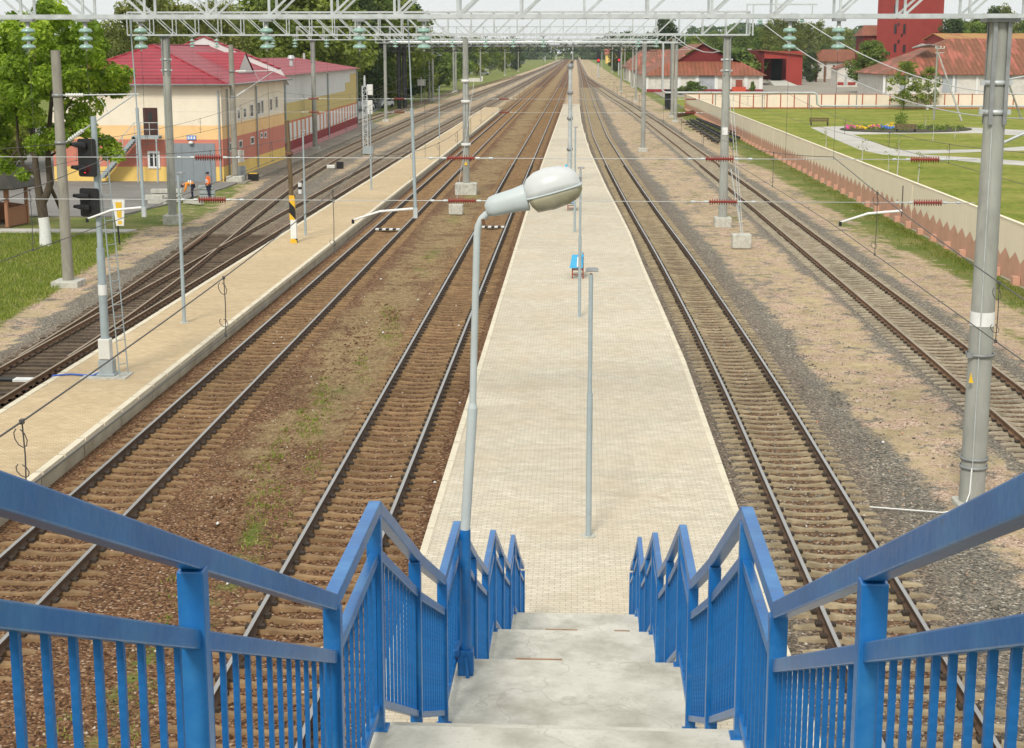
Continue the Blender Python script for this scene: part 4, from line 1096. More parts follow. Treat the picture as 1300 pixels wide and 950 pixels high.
lamp_T('grey lamp post on the left platform by the striped wooden pole', g(388, 299, .45), 167, .06)
lamp_T('grey lamp post on the left platform below the grey lattice mast', g(471.5, 241, .45), 141, .06)
lamp_T('grey lamp post with red top at the left platform edge', g(523.8, 202, .45), 125, .06)
lamp_T('grey lamp post on the left platform just left of the collared mast', g(558, 176, .45), 110, .06)
b = g(723, 232, .45); t = thing('light_mast', 'tall light grey pipe mast on the far half of the central platform', 'light mast', tuple(b)); h = dY(731, 87, b.y).z - .45
mb = MB(); mb.cyl(b, b + Vector((0, 0, h)), .17, .12, n=14); mb.build('pole', M['galv'], t)
for z in (2.4, 4.6, 6.4):
    mb = MB(); mb.lathe([(.15, z - .1), (.22, z - .1), (.22, z + .1), (.15, z + .1)], b, n=14); mb.build('collar', M['galv_dark'], t)
p_ = (b + Vector((0, 0, h)))
mb = MB(); mb.lathe([(.2, 0), (.24, .1), (.2, .3), (.05, .36)], p_, n=12); mb.build('cap', M['galv_dark'], t)

def bench(label, b):
    t = thing('platform_bench', label, 'bench', tuple(b), 'blue platform benches')
    for dy in (0, 1.3):
        mb = MB()
        for sx in (-.24, .2): mb.bbox(b.x + sx - .025, b.x + sx + .025, b.y + dy - .025, b.y + dy + .025, b.z, b.z + (.44 if sx < 0 else .92))
        mb.bbox(b.x - .25, b.x + .22, b.y + dy - .02, b.y + dy + .02, b.z + .16, b.z + .20); mb.bbox(b.x - .25, b.x + .22, b.y + dy - .02, b.y + dy + .02, b.z + .40, b.z + .44)
        mb.build('end_frame', M['benchred'], t)
    mb = MB(); mb.extr([(b.x - .36, b.y - .14, b.z + .46), (b.x + .18, b.y - .14, b.z + .46), (b.x + .24, b.y + .02, b.z + 1.0), (b.x - .26, b.y + .02, b.z + 1.0)], (0, .03, 0)); mb.build('end_board', M['cyan'], t)
    mb = MB()
    for k in range(4): mb.bbox(b.x - .30 + k * .125, b.x - .19 + k * .125, b.y + .1, b.y + 1.45, b.z + .442, b.z + .48)
    mb.build('seat', M['cyan'], t)
    mb = MB()
    for k in range(3): mb.bbox(b.x + .155, b.x + .19, b.y - .1, b.y + 1.45, b.z + .54 + k * .14, b.z + .66 + k * .14)
    mb.build('backrest', M['cyan'], t)
    mb = MB(); mb.extr([(b.x - .06, b.y - .13, b.z + .52), (b.x + .06, b.y - .13, b.z + .52), (b.x + .06, b.y - .02, b.z + .92), (b.x - .04, b.y - .02, b.z + .92)], (0, -.03, 0)); mb.build('white_strip', M['white'], t)
bench('blue bench on red legs beside the second slim lamp post of the central platform', g(734, 354, .45))
bench('blue bench on red legs mostly hidden behind the big white lamp head', g(726, 268, .45))
bench('blue bench on red legs farther along, above the big white lamp head', g(722, 226, .45))

# signal with ladder
b = g(136, 478, .45)
t = thing('railway_signal', 'grey railway signal post with two black heads and ladder on the left platform', 'signal', tuple(b))
ztop = dY(118, 148, b.y).z; lean = dY(118, 148, b.y).x - b.x
lx = lambda z: b.x + (lean * .35) * (z - .45) / (ztop - .45)
mb = MB(); mb.cyl((lx(.9), b.y, .9), (lx(4.2), b.y, 4.2), .125, .115, n=16); mb.cyl((lx(4.2), b.y, 4.2), (lx(ztop), b.y, ztop), .085, .08, n=16); mb.build('post', M['postgrey'], t)
mb = MB(); mb.box((b.x, b.y, .47), (1.3, .9, .05)); mb.build('base_slab', M['footing'], t)
mb = MB(); mb.box((b.x + .02, b.y, .73), (.42, .36, .46)); mb.box((b.x + .02, b.y, .53), (.52, .44, .08)); mb.build('junction_box', M['cabinet'], t, bevel=.02)
mb = MB(); mb.box((b.x, b.y - .02, 1.28), (.34, .32, .60)); mb.build('relay_case', M['whitebox'], t, bevel=.03)
mb = MB(); mb.cyl((lx(3.0), b.y, 2.85), (lx(3.2), b.y, 3.15), .128, n=16); mb.build('number_plate', M['white'], t)
mb = MB(); mb.tube([(b.x - .15, b.y - .1, .6), (b.x - .4, b.y - .12, .49), (b.x - 1.1, b.y + .1, .485), (b.x - 1.55, b.y - .1, .485), (b.x - 1.65, b.y - .3, .2)], .03); mb.build('cable', M['bluecable'], t)
mb = MB()
lb0 = Vector((b.x + .55, b.y + .1, .46)); lt0 = Vector((lx(ztop - 1.3) + .26, b.y + .1, ztop - 1.2))
off = Vector((.0, .30, 0))
for s in (0, 1): mb.cyl(lb0 + off * (s - .5) + Vector((.0 if s else -.16, 0, 0)), lt0 + off * (s - .5) + Vector((.0 if s else -.16, 0, 0)), .018, n=6)
n = 18
for k in range(1, n): 
    q = lb0.lerp(lt0, k / n); mb.cyl(q - off * .5 + Vector((-.16, 0, 0)), q + off * .5, .013, n=6)
mb.build('ladder', M['postgrey'], t)
def sig_head(z0, z1, xp0, xp1, lights, lit):
    x0, x1 = xp0, xp1; cx = (x0 + x1) / 2; w = x1 - x0; y = b.y - .2
    hd = MB(); rz = R(-14); Mz = Matrix.Rotation(rz, 3, 'Z')
    poly = []
    for qx, qz in ((-1, -1), (1, -1), (1, 1), (-1, 1)):
        for k in range(5):
            an = math.atan2(qz, qx) - math.pi / 4 + k * math.pi / 8
            poly.append(Mz @ Vector((qx * (w / 2 - .07) + .07 * math.cos(an), 0, 0)) + Vector((cx, y, (z0 + z1) / 2 + qz * ((z1 - z0) / 2 - .07) + .07 * math.sin(an))))
    hd.extr(poly, Mz @ Vector((0, .03, 0)))
    hd.box((cx + .02, y + .16, (z0 + z1) / 2), (w * .5, .22, (z1 - z0) * .8), M=Mz)
    o = hd.build('signal_head', M['black'], t)
    for k, (f, on) in enumerate(zip(lights, lit)):
        z = z0 + (z1 - z0) * f; vm = MB(); r = .125
        c = Vector((cx - .06, y, z)); fw = Mz @ Vector((-.62, -.78, 0)); fw.normalize(); rt = Vector((0, 0, 1)).cross(fw)
        vs = []
        for (dist, a0) in ((0, 140), (.38, 75)):
            for j in range(9):
                an = R(90 - a0 + 2 * a0 * j / 8); vs.append(c + fw * dist + rt * (r * math.cos(an)) + Vector((0, 0, r * math.sin(an))))
        vm.add(vs, [(j, j + 1, 9 + j + 1, 9 + j) for j in range(8)])
        vo = vm.build('visor', M['black'], o); sm_ = vo.modifiers.new('thick', 'SOLIDIFY'); sm_.thickness = .012
        lm = MB(); q = c + fw * .02; vs = [q + rt * (r * .9 * math.cos(a)) + Vector((0, 0, r * .9 * math.sin(a))) for a in np.linspace(0, 2 * math.pi, 16, endpoint=False)]
        lm.add(vs, [tuple(range(16))]); lm.build('lens', M['siglit'] if on else M['lens'], o)
M['lens'] = paint('dark_lens', (.02, .02, .025), .1, .1, 5, spec=.7)
tt = NT('red_signal_light'); tt.color((.6, .02, .02)); tt.p.inputs['Emission Color'].default_value = (1, .02, .03, 1); tt.p.inputs['Emission Strength'].default_value = 1.8; M['siglit'] = tt.done(.3)
sig_head(dY(0, 223.5, b.y).z, dY(0, 175.5, b.y).z, dY(100.5, 200, b.y).x, dY(126, 200, b.y).x, (.80, .20), (False, True))
sig_head(dY(0, 274, b.y).z, dY(0, 238, b.y).z, dY(103, 255, b.y).x, dY(130, 255, b.y).x, (.68, .30), (False, False))

# striped wooden pole
b = g(374, 308, .45); t = thing('striped_pole', 'weathered wooden pole with black and yellow stripes on the left platform', 'pole', tuple(b))
ztop = dY(367, 153, b.y).z; zs0 = dY(372, 279, b.y).z; zs1 = dY(372, 248, b.y).z
mb = MB(); mb.cyl(b + Vector((-.1, 0, zs1 - .45)), b + Vector((-.2, 0, ztop - .45)), .115, .10, n=12); mb.build('wooden_pole', M['wood'], t)
t_ = NT('hazard_stripes'); wv = t_.n('TexWave', wave_type='BANDS', bands_direction='DIAGONAL', wave_profile='SAW'); wv.inputs['Scale'].default_value = .62; t_.l(t_.map(t_.obj, (1.0, 1.0, .9), (0, 0, R(0))), wv.inputs['Vector'])
t_.color(t_.ramp(wv.outputs[1], [(0, (.014, .014, .014)), (.5, (.75, .44, .03))], 'CONSTANT')); M['hazard'] = t_.done(.6)
mb = MB(); mb.box(b + Vector((-.06, -.02, (zs0 + zs1) / 2 - .45)), (.27, .2, zs1 - zs0)); mb.build('striped_sleeve', M['hazard'], t)
mb = MB(); mb.box(b + Vector((-.02, 0, (zs0 - .45) / 2)), (.28, .24, zs0 - .45)); mb.build('white_foot', M['white'], t)
mb = MB(); mb.lathe([(.15, -.05), (.2, -.05), (.2, .12), (.15, .12)], b + Vector((-.14, 0, zpx(197, b.y) - .45)), n=10); mb.build('knot_band', M['rust'], t)
mb = MB(); mb.box(b + Vector((0, -.15, .1)), (.32, .24, .2)); mb.build('base_stub', M['hazard'], t)
# small bollard near
p = g(381, 246); t = thing('marker_post', 'short white post with black cap on the gravel behind the striped pole', 'marker post', tuple(p))
mb = MB(); mb.cyl(p, p + Vector((0, 0, .75)), .13, n=12); mb.build('post', M['white'], t); mb = MB(); mb.cyl(p + Vector((0, 0, .3)), p + Vector((0, 0, .48)), .134, n=12); mb.build('band', M['black'], t)

# lattice signal mast between sidings
b = g(464.5, 196); t = thing('lattice_mast', 'grey lattice mast with white equipment boxes between the left sidings', 'lattice mast', tuple(b)); ztop = dY(462, 96, b.y).z
mb = MB()
for sx in (-.22, .22):
    for sy in (-.2, .2): mb.bbox(b.x + sx - .04, b.x + sx + .04, b.y + sy - .04, b.y + sy + .04, .05, ztop - 1.0)
nb = 15; zz = np.linspace(.2, ztop - 1.0, nb)
for k in range(nb):
    mb.bbox(b.x - .2, b.x + .2, b.y - .23, b.y - .18, zz[k] - .03, zz[k] + .03)
    if k < nb - 1: mb.bar((b.x - .2 + .4 * (k % 2), b.y - .2, zz[k]), (b.x + .2 - .4 * (k % 2), b.y - .2, zz[k + 1]), .04, .04)
mb.cyl((b.x, b.y, ztop - 1.1), (b.x, b.y, ztop), .12, .09); mb.build('lattice', M['galv'], t)
for zc, ox in ((ztop - 1.35, .5), (ztop - 3.0, .45)):
    mb = MB(); mb.box((b.x + ox, b.y, zc), (.55, .35, 1.0 if ox > .46 else 1.3)); mb.build('equipment_box', M['whitebox'], t, bevel=.03)
mb = MB(); mb.box((b.x + .25, b.y, .4), (.9, .7, .7)); mb.build('base_cabinet', M['cabinet'], t)
p = g(428, 214); t = thing('track_box', 'small black box with grey unit on the gravel between the left sidings', 'equipment box', tuple(p)); mb = MB(); mb.box(p + Vector((.25, 0, .3)), (.55, .5, .55)); mb.build('black_case', M['black'], t, bevel=.02); mb = MB(); mb.box(p + Vector((-.5, -.1, .16)), (.7, .4, .28)); mb.build('grey_unit', M['whitebox'], t, bevel=.04)
p = g(322, 229); t = thing('point_machine', 'yellow topped black point machine near the corner mast', 'point machine', tuple(p)); mb = MB(); mb.box(p + Vector((0, 0, .25)), (.75, .5, .5)); mb.build('case', M['black'], t); mb = MB(); mb.box(p + Vector((0, 0, .53)), (.6, .4, .06)); mb.build('lid', M['yellow'], t)
p = g(307, 229); t = thing('relay_cabinet', 'stack of grey meters on a cabinet right of the corner mast', 'cabinet', tuple(p)); mb = MB(); mb.box(p + Vector((0, 0, .55)), (.6, .5, 1.1)); mb.build('case', M['cabinet'], t); mb = MB(); mb.box(p + Vector((0, -.02, 1.6)), (.42, .4, .42)); mb.box(p + Vector((0, .0, 2.1)), (.4, .4, .42)); mb.build('meters', M['whitebox'], t)
# far signals on the right
def small_signal(label, x, y, ytop, lit=True):
    b = g(x, y); t = thing('colour_light_signal', label, 'signal', tuple(b), 'far colour light signals'); zt = dY(731, ytop, b.y).z
    mb = MB(); mb.cyl(b, (b.x, b.y, zt), .12 + b.y * .0003, n=8); mb.build('post', M['galv'], t)
    mb = MB(); s = min(b.y, 600) / 350.; mb.box((b.x, b.y - .2, zt - .5 * s), (.75 * s, .3, 2.5 * s)); mb.build('head', M['black'], t)
    mb = MB(); vs = [(b.x + .24 * s * math.cos(a), b.y - .36, zt - 1.2 * s + .24 * s * math.sin(a)) for a in np.linspace(0, 6.283, 12, endpoint=False)]; mb.add(vs, [tuple(range(12))]); mb.build('lens', M['siglit'] if lit else M['lens'], t)
small_signal('left of the two red signals right of the tracks in front of the yellow hut', 759.5, 99, 70)
small_signal('right one of the two red signals in front of the yellow hut', 785.5, 96, 70)
small_signal('tiny red signal in the far bundle of tracks left of the platform line', 692, 78, 71)
small_signal('tiny red signal standing at the end of the central tracks', 725.5, 87, 81)
small_signal('tiny red signal high above the vanishing tracks', 727, 76.5, 59)
small_signal('tiny red signal on the far left tracks, leftmost of the red lights', 706, 77.5, 69.5)

# exclamation sign
p = g(152, 311); t = thing('warning_board', 'white wedge board with yellow exclamation mark on the grass behind the signal', 'sign', tuple(p))
mb = MB(); mb.bar((p.x, p.y, 0), (p.x - .06, p.y, 1.3), .07, .07); mb.build('post', M['black'], t)
zb0 = dY(0, 286, p.y).z; zb1 = dY(0, 252, p.y).z; xl0 = dY(148, 286, p.y).x; xr0 = dY(157.5, 286, p.y).x; xl1 = dY(142.5, 252, p.y).x; xr1 = dY(158.5, 252, p.y).x
mb = MB(); mb.extr([(xl0, p.y - .06, zb0), (xr0, p.y - .06, zb0), (xr1, p.y - .06, zb1), (xl1, p.y - .06, zb1)], (0, .05, 0)); mb.build('board', M['white'], t)
c0 = (xl0 + xr0) / 2; c1 = (xl1 + xr1) / 2; zm = zb0 + (zb1 - zb0) * .3
mb = MB(); mb.extr([(c0 - .10, p.y - .066, zm), (c0 + .10, p.y - .066, zm), (c1 + .17, p.y - .066, zb1 - .16), (c1 - .17, p.y - .066, zb1 - .16)], (0, -.006, 0)); mb.extr([(c0 - .09, p.y - .066, zb0 + .08), (c0 + .10, p.y - .066, zb0 + .08), (c0 + .11, p.y - .066, zb0 + .26), (c0 - .1, p.y - .066, zb0 + .26)], (0, -.006, 0)); mb.build('exclamation_mark', M['yellow'], t)
# ================================================================== RIGHT-HAND WALL (cream with terracotta zigzag)
WX = 18.95; WH = 2.5
def wallH(y): return WH
t = thing('boundary_wall', 'long cream concrete wall with terracotta zigzag base along the right tracks', 'wall', (WX, 160, 0))
pl = 3.0; tw = 1.5; zlo, zhi = .86, 1.27; pm = None; y = 40.0
src = MB(); src.bbox(0, .14, 0, pl - .012, -.1, WH)
for q in (0, 1): src.add([(-.006, q * tw, 0), (-.006, q * tw + tw - .006, 0), (-.006, q * tw + tw - .006, zlo), (-.006, q * tw + tw / 2, zhi), (-.006, q * tw, zlo)], [(0, 1, 2, 3, 4)], 1)
fsrc = MB(); fsrc.prism([(-.3, -.2), (-.013, -.24), (-.013, .24), (-.3, .2)], -.1, .30)
fm = None
while y < 262:
    if pm is None: o = src.build('panel', [M['wall_cream'], M['wall_terra']], t, local=True); pm = o.data; f = fsrc.build('footing_block', M['wall_terra'], t, local=True); fm = f.data
    else:
        o = bpy.data.objects.new('panel', pm); COL.objects.link(o); o.parent = t; f = bpy.data.objects.new('footing_block', fm); COL.objects.link(f); f.parent = t
    o.location = (rnd.uniform(-.012, .012), y - 160, rnd.uniform(-.015, .01)); f.location = (0, y - 160, rnd.uniform(-.03, .03)); y += pl
mb = MB(); y = 40.0
mb.bbox(WX - .02, WX + .16, 40, 262, WH + .012, WH + .05); mb.build('coping', M['wall_cream'], t)

# far panel fence across the park
fy = 265.5
t = thing('panel_fence', 'cream panel fence with terracotta frames crossing behind the park', 'fence', (40, fy, 0))
x0 = 19.2; pw = 2.36; n = 32
for k in range(n):
    mbp, mbf, mbs = MB(), MB(), MB()
    xa = x0 + k * pw; ya = fy + k * .02
    mbp.bbox(xa + .1, xa + pw - .1, ya - .04, ya + .04, .22, 2.42)
    mbf.bbox(xa - .09, xa + .09, ya - .09, ya + .09, -.1, 2.58)
    mbs.bbox(xa + .1, xa + pw - .1, ya - .06, ya + .06, .03, .215); mbs.bbox(xa + .1, xa + pw - .1, ya - .06, ya + .06, 2.425, 2.50)
    po = mbp.build('panel', M['panel_cream'], t); mbf.build('post', M['frame_terra'], t); mbs.build('frame', M['frame_terra'], po)

# heating pipe: crossing the tracks, then along the fence
HY = 261.0
zt = zpx(53.3, HY); zl = zpx(65, HY)
t = thing('heating_pipe', 'silver heating pipe on a lattice bridge over the tracks, then following the fence', 'pipeline', (15, HY, 0))
xl = dY(429, 53, HY).x; xr = dY(842, 53, HY).x
mb = MB()
P = [(xl, HY, 2.0), (xl, HY, zt - .5), (xl + .15, HY, zt - .15), (xl + .5, HY, zt), (xr - .5, HY, zt), (xr - .15, HY, zt - .15), (xr, HY, zt - .5), (xr, HY, 3.4), (xr + .15, HY, 3.0), (xr + .6, HY, 2.85), (dY(1033, 122, HY).x, HY, 2.85), (dY(1037, 122, HY).x, HY, 2.6), (dY(1037.5, 134, HY).x, HY, .95), (dY(1041, 139, HY).x, HY, .62), (dY(1340, 138, HY).x, HY, .62)]
mb.tube(P, .19, n=10); mb.build('pipe', M['pipe'], t)
mb = MB(); mb.tube([(xl + 1.2, HY + 1, 2.0), (xl + 1.2, HY + 1, zt - .7), (xr - 1.0, HY + 1, zt - .7)] , .16, n=8); mb.build('return_pipe', M['pipe'], t)
mb = MB()
for yy in (HY - .5, HY + 1.5):
    mb.bbox(xl + 1.5, xr - 1.0, yy - .07, yy + .07, zl - .07, zl + .07); mb.bbox(xl + 1.5, xr - 1.0, yy - .07, yy + .07, zt - .62, zt - .48)
    nn = int((xr - xl - 2.5) / 1.55); px = (xr - xl - 2.5) / nn
    for k in range(nn):
        xa = xl + 1.5 + k * px
        mb.bar((xa, yy, zl), (xa, yy, zt - .55), .08, .08)
        mb.bar((xa, yy, zl if k % 2 else zt - .55), (xa + px, yy, zt - .55 if k % 2 else zl), .08, .08)
mb.build('bridge_truss', M['tarblack'], t)
for xx in (dY(506, 90, HY).x, dY(513, 90, HY).x): mb = MB(); mb.cyl((xx, HY + .5, -.1), (xx, HY + .5, zt - .6), .38, n=10); mb.build('wrapped_leg', M['tarblack'], t)
for xx in (dY(843, 90, HY).x + .6, dY(848, 90, HY).x + .3): mb = MB(); mb.cyl((xx, HY + .5, -.1), (xx, HY + .5, 3.4), .36, n=10); mb.build('wrapped_leg', M['tarblack'], t)
for x in (dY(848, 90, HY).x + .4,): mb = MB(); mb.cyl((x + .2, HY + .5, 3.4), (x + .2, HY + .5, zt), .2, n=8); mb.build('pipe_post', M['galv_dark'], t)
for x in np.arange(24, 58, 8): mb = MB(); mb.cyl((x, HY + .05, 0), (x, HY + .05, 2.6), .09, n=6); mb.build('pipe_post', M['galv_dark'], t)
for x in np.arange(60, 100, 9): mb = MB(); mb.box((x, HY, .18), (.4, .4, .4)); mb.build('pipe_block', M['footing'], t)

# ================================================================== LEFT BUILDING
FY = 113.0; RX = -26.65; LX = -39.7; BY = 137.6
zEave = zpx(107.5, FY); zc1 = zpx(160.5, FY); zc2 = zpx(178.5, FY); zc3 = zpx(213.5, FY)
t = thing('depot_building', 'two storey cream, orange and terracotta depot with shiny red hipped roof', 'building', (-33, 120, 0))
def ring(mb, z0, z1, mi=0, o=0.0): mb.prism([(LX - o, FY - o), (RX + o, FY - o), (RX + o, BY), (LX - o, BY)], z0, z1, mi)
for nm, z0, z1, m in (('yellow_band', -.1, zc3, 'b_yellow'), ('terracotta_band', zc3, zc2, 'b_terra'), ('orange_band', zc2, zc1, 'b_orange'), ('cream_wall', zc1, zEave, 'b_cream')):
    mb = MB(); ring(mb, z0, z1); mb.build(nm, M[m], t)
# roof
ov = .7; zr = zpx(57, FY + 6.2); rx = -33.4
e = [(LX - ov, FY - ov, zEave), (RX + ov, FY - ov, zEave), (RX + ov, BY, zEave), (LX - ov, BY, zEave)]
A_ = (rx, FY + 6.2, zr); B_ = (rx, BY, zr)
mb = MB(); mb.add(e + [A_, B_], [(0, 1, 4), (1, 2, 5, 4), (3, 0, 4, 5), (2, 3, 5), (0, 3, 2, 1)])
rf = mb.build('roof', M['roof_red'], t)
mb = MB(); mb.tube([e[0], A_], .09, n=6); mb.tube([e[1], A_], .09, n=6); mb.tube([A_, B_], .09, n=6); mb.build('ridge_caps', M['roof_red'], rf)
mb = MB()
mb.tube([(LX - ov, FY - ov - .06, zEave - .05), (RX + ov + .06, FY - ov - .06, zEave - .05), (RX + ov + .06, BY, zEave - .05)], .08, n=6)
mb.build('gutter', M['galv_dark'], rf)
mb = MB(); zs = zEave + .45
for k in range(12):
    x = LX + .6 + k * 1.12; mb.bar((x, FY - ov + .35, zEave + .2), (x, FY - ov + .35, zEave + .62), .03, .03)
for z in (zEave + .42, zEave + .6): mb.bar((LX, FY - ov + .35, z), (RX + .3, FY - ov + .35, z), .03, .03)
mb.build('snow_guard', M['roof_red'], rf)
# dormer facing the tracks
dr0 = dX(325, 67, RX - 1.6); yd0, yd1 = 123.0, 130.0; zd = zpx(66.5, 126.5); xd = dX(325, 67, -27.6).x
mb = MB(); ym = (yd0 + yd1) / 2
slope = (zr - zEave) / (RX + ov - rx); zb_ = lambda x: zEave + (RX + ov - x) * slope
mb.add([(xd, yd0, zb_(xd) - .1), (xd, ym, zd), (xd, yd1, zb_(xd) - .1), (rx, ym, zd), (xd, yd0 - .0, zb_(xd) - .1), (rx + .8, yd0 + .6, zd - 1.0), (rx + .8, yd1 - .6, zd - 1.0)], [(0, 1, 3, 5), (1, 2, 6, 3)])
dm = mb.build('dormer', M['roof_red'], t)
mb = MB(); mb.extr([(xd - .06, yd0 + .25, zb_(xd) - .2), (xd - .06, ym, zd - .15), (xd - .06, yd1 - .25, zb_(xd) - .2)], (-.15, 0, 0)); mb.build('dormer_gable', M['b_white'], dm)
# firewall parapet
pk = dY(258, 47, BY); pr = dY(355, 88, BY); sl_ = (pk.z - pr.z) / (pr.x - pk.x); pxl = LX - .5
mb = MB(); mb.extr([(pxl, BY, zEave - .3), (RX + .6, BY, zEave - .6), (pr.x, BY, pr.z), (pk.x, BY, pk.z), (pxl, BY, pk.z - (pk.x - pxl) * sl_)], (0, .45, 0)); pp = mb.build('firewall', M['b_white'], t)
mb = MB(); mb.bar((pk.x, BY + .22, pk.z + .06), (pr.x, BY + .22, pr.z + .06), .62, .14); mb.bar((pk.x, BY + .22, pk.z + .06), (pxl, BY + .22, pk.z - (pk.x - pxl) * sl_ + .06), .62, .14); mb.build('parapet_cap', M['roof_red'], pp)
# openings on the front
def framed(parent, x0, x1, z0, z1, y, fr=.09, name='window', bars=1):
    mb = MB(); mb.bbox(x0, x1, y - .05, y + .05, z0, z0 + fr); mb.bbox(x0, x1, y - .05, y + .05, z1 - fr, z1)
    for x in (x0, x1 - fr): mb.bbox(x, x + fr, y - .05, y + .05, z0 + fr, z1 - fr)
    for k in range(bars): xm = x0 + (x1 - x0) * (k + 1) / (bars + 1); mb.bbox(xm - fr / 3, xm + fr / 3, y - .045, y + .045, z0 + fr, z1 - fr)
    w = mb.build(name, M['white'], parent)
    mb = MB(); mb.bbox(x0 + fr, x1 - fr, y - .012, y + .03, z0 + fr, z1 - fr); mb.build('pane', M['pane'], w)
    return w
def fx(x, y=150): return dY(x, y, FY).x
def fz(y): return dY(200, y, FY).z
framed(t, fx(185.5), fx(201), fz(214), fz(192), FY - .03, .16, bars=1)
mb = MB(); mb.bbox(fx(214.5), fx(271.5), FY - .06, FY + .02, 0, fz(182)); gd = mb.build('garage_door', M['doorgrey'], t)
mb = MB()
for x in (228.5, 243, 257.5): mb.bbox(fx(x) - .03, fx(x) + .03, FY - .085, FY - .062, .1, fz(183)); 
mb.build('door_ribs', M['doorgrey'], gd)
mb = MB(); mb.bbox(fx(182), fx(200), FY - .06, FY + .02, fz(172.5), fz(137)); bd = mb.build('upper_door', M['doorbrown'], t)
mb = MB(); mb.bbox(fx(189), fx(193.5), FY - .08, FY - .062, fz(153.5), fz(143)); mb.build('door_pane', M['pane'], bd)
mb = MB(); mb.bbox(fx(236.5), fx(248), FY - .09, FY - .02, fz(177.5), fz(172)); sg_ = mb.build('wall_sign', paint('sign_blue', (.12, .25, .62), .5, .05, 2), t)
mb = MB()
for x in (237.6, 241.3, 245): mb.bbox(fx(x), fx(x + 2.2), FY - .1, FY - .092, fz(176.6), fz(173.2))
mb.build('sign_squares', M['white'], sg_)
mb = MB(); mb.lathe([(.02, .1), (.2, .02), (.16, -.12), (.02, -.16)], (fx(242), FY - .2, fz(180.5)), n=10); mb.build('wall_lamp', M['white'], t)
# steel stair on the front
mb = MB(); zl_ = fz(173.5)
for yy in (FY - .35, FY - 1.25):
    mb.bar((fx(130), yy, fz(225)), (fx(176), yy, zl_), .06, .26); mb.bar((fx(172), yy, zl_), (fx(206), yy, zl_), .06, .24)
for k in range(18):
    f = k / 17; mb.box((fx(130) + (fx(176) - fx(130)) * f, FY - .8, fz(225) + (zl_ - fz(225)) * f), (.26, .84, .04))
mb.box(((fx(176) + fx(206)) / 2, FY - .8, zl_ + .06), (fx(206) - fx(176), .88, .05)); es = mb.build('outside_stair', M['cabinet'], t)
mb = MB(); yy = FY - 1.25
mb.bar((fx(130), yy, fz(225) + 1.1), (fx(176), yy, zl_ + 1.1), .05, .05); mb.bar((fx(176), yy, zl_ + 1.1), (fx(206), yy, zl_ + 1.1), .05, .05); mb.bar((fx(176), yy, zl_ + .6), (fx(206), yy, zl_ + .6), .04, .04)
for f in (0, .33, .66, 1): mb.bar((fx(130) + (fx(176) - fx(130)) * f, yy, fz(225) + (zl_ - fz(225)) * f), (fx(130) + (fx(176) - fx(130)) * f, yy, fz(225) + (zl_ - fz(225)) * f + 1.1), .04, .04)
for x in (184, 195, 206): mb.bar((fx(x), yy, zl_), (fx(x), yy, zl_ + 1.1), .04, .04)
mb.build('stair_rail', M['galv'], es)
mb = MB(); mb.bar((fx(203), FY - 1.25, 0), (fx(203), FY - 1.25, zl_), .1, .1); mb.bar((fx(178), FY - 1.25, 0), (fx(178), FY - 1.25, zl_), .1, .1); mb.build('stair_post', M['cabinet'], es)
for xx in (-38.9, RX - .2):
    mb = MB(); mb.cyl((xx, FY - .12, .2), (xx, FY - .12, zEave - .5), .07, n=8); mb.build('downpipe', M['cabinet'], t)
# side face openings
def sz(x, y): return dX(x, y, RX)
def sidewin(parent, xa, ya, xb, yb, name='window', X=RX, fr=.1, pane='pane'):
    a = dX(xa, ya, X); b = dX(xb, yb, X); y0, y1 = sorted((a.y, b.y)); z0, z1 = sorted((a.z, b.z))
    mb = MB(); mb.bbox(X - .02, X + .05, y0, y1, z0, z0 + fr); mb.bbox(X - .02, X + .05, y0, y1, z1 - fr, z1); mb.bbox(X - .02, X + .05, y0, y0 + fr, z0 + fr, z1 - fr); mb.bbox(X - .02, X + .05, y1 - fr, y1, z0 + fr, z1 - fr)
    w = mb.build(name, M['white'], parent)
    mb = MB(); mb.bbox(X - .02, X + .02, y0 + fr, y1 - fr, z0 + fr, z1 - fr); mb.build('pane', M[pane], w)
for (xa, ya, xb, yb) in ((291, 193, 294.5, 180), (303, 189, 307, 177.5), (318, 184, 322, 173), (330.5, 176, 333, 168), (335.5, 176, 338, 167)):
    sidewin(t, xa, ya, xb, yb)
for (xa, ya, xb, yb) in ((301, 153, 304, 138), (308.5, 151, 312, 136), (317, 150, 321, 131), (326, 147, 330, 128), (331, 146, 334, 126), (342, 142, 345, 124), (349, 139, 352, 121)):
    sidewin(t, xa, ya, xb, yb, fr=.14)
for xq in (288, 325):
    y_ = dX(xq, 160, RX).y; mb = MB(); mb.cyl((RX + .12, y_, .2), (RX + .12, y_, zEave - .4), .07, n=8); mb.build('downpipe', M['cabinet'], t)
mb = MB(); mb.cyl((dY(157, 80, 118).x, 118, zpx(88, 118) - .3), (dY(157, 80, 118).x, 118, zpx(73, 118)), .16, n=10); mb.build('roof_vent', M['galv'], rf)

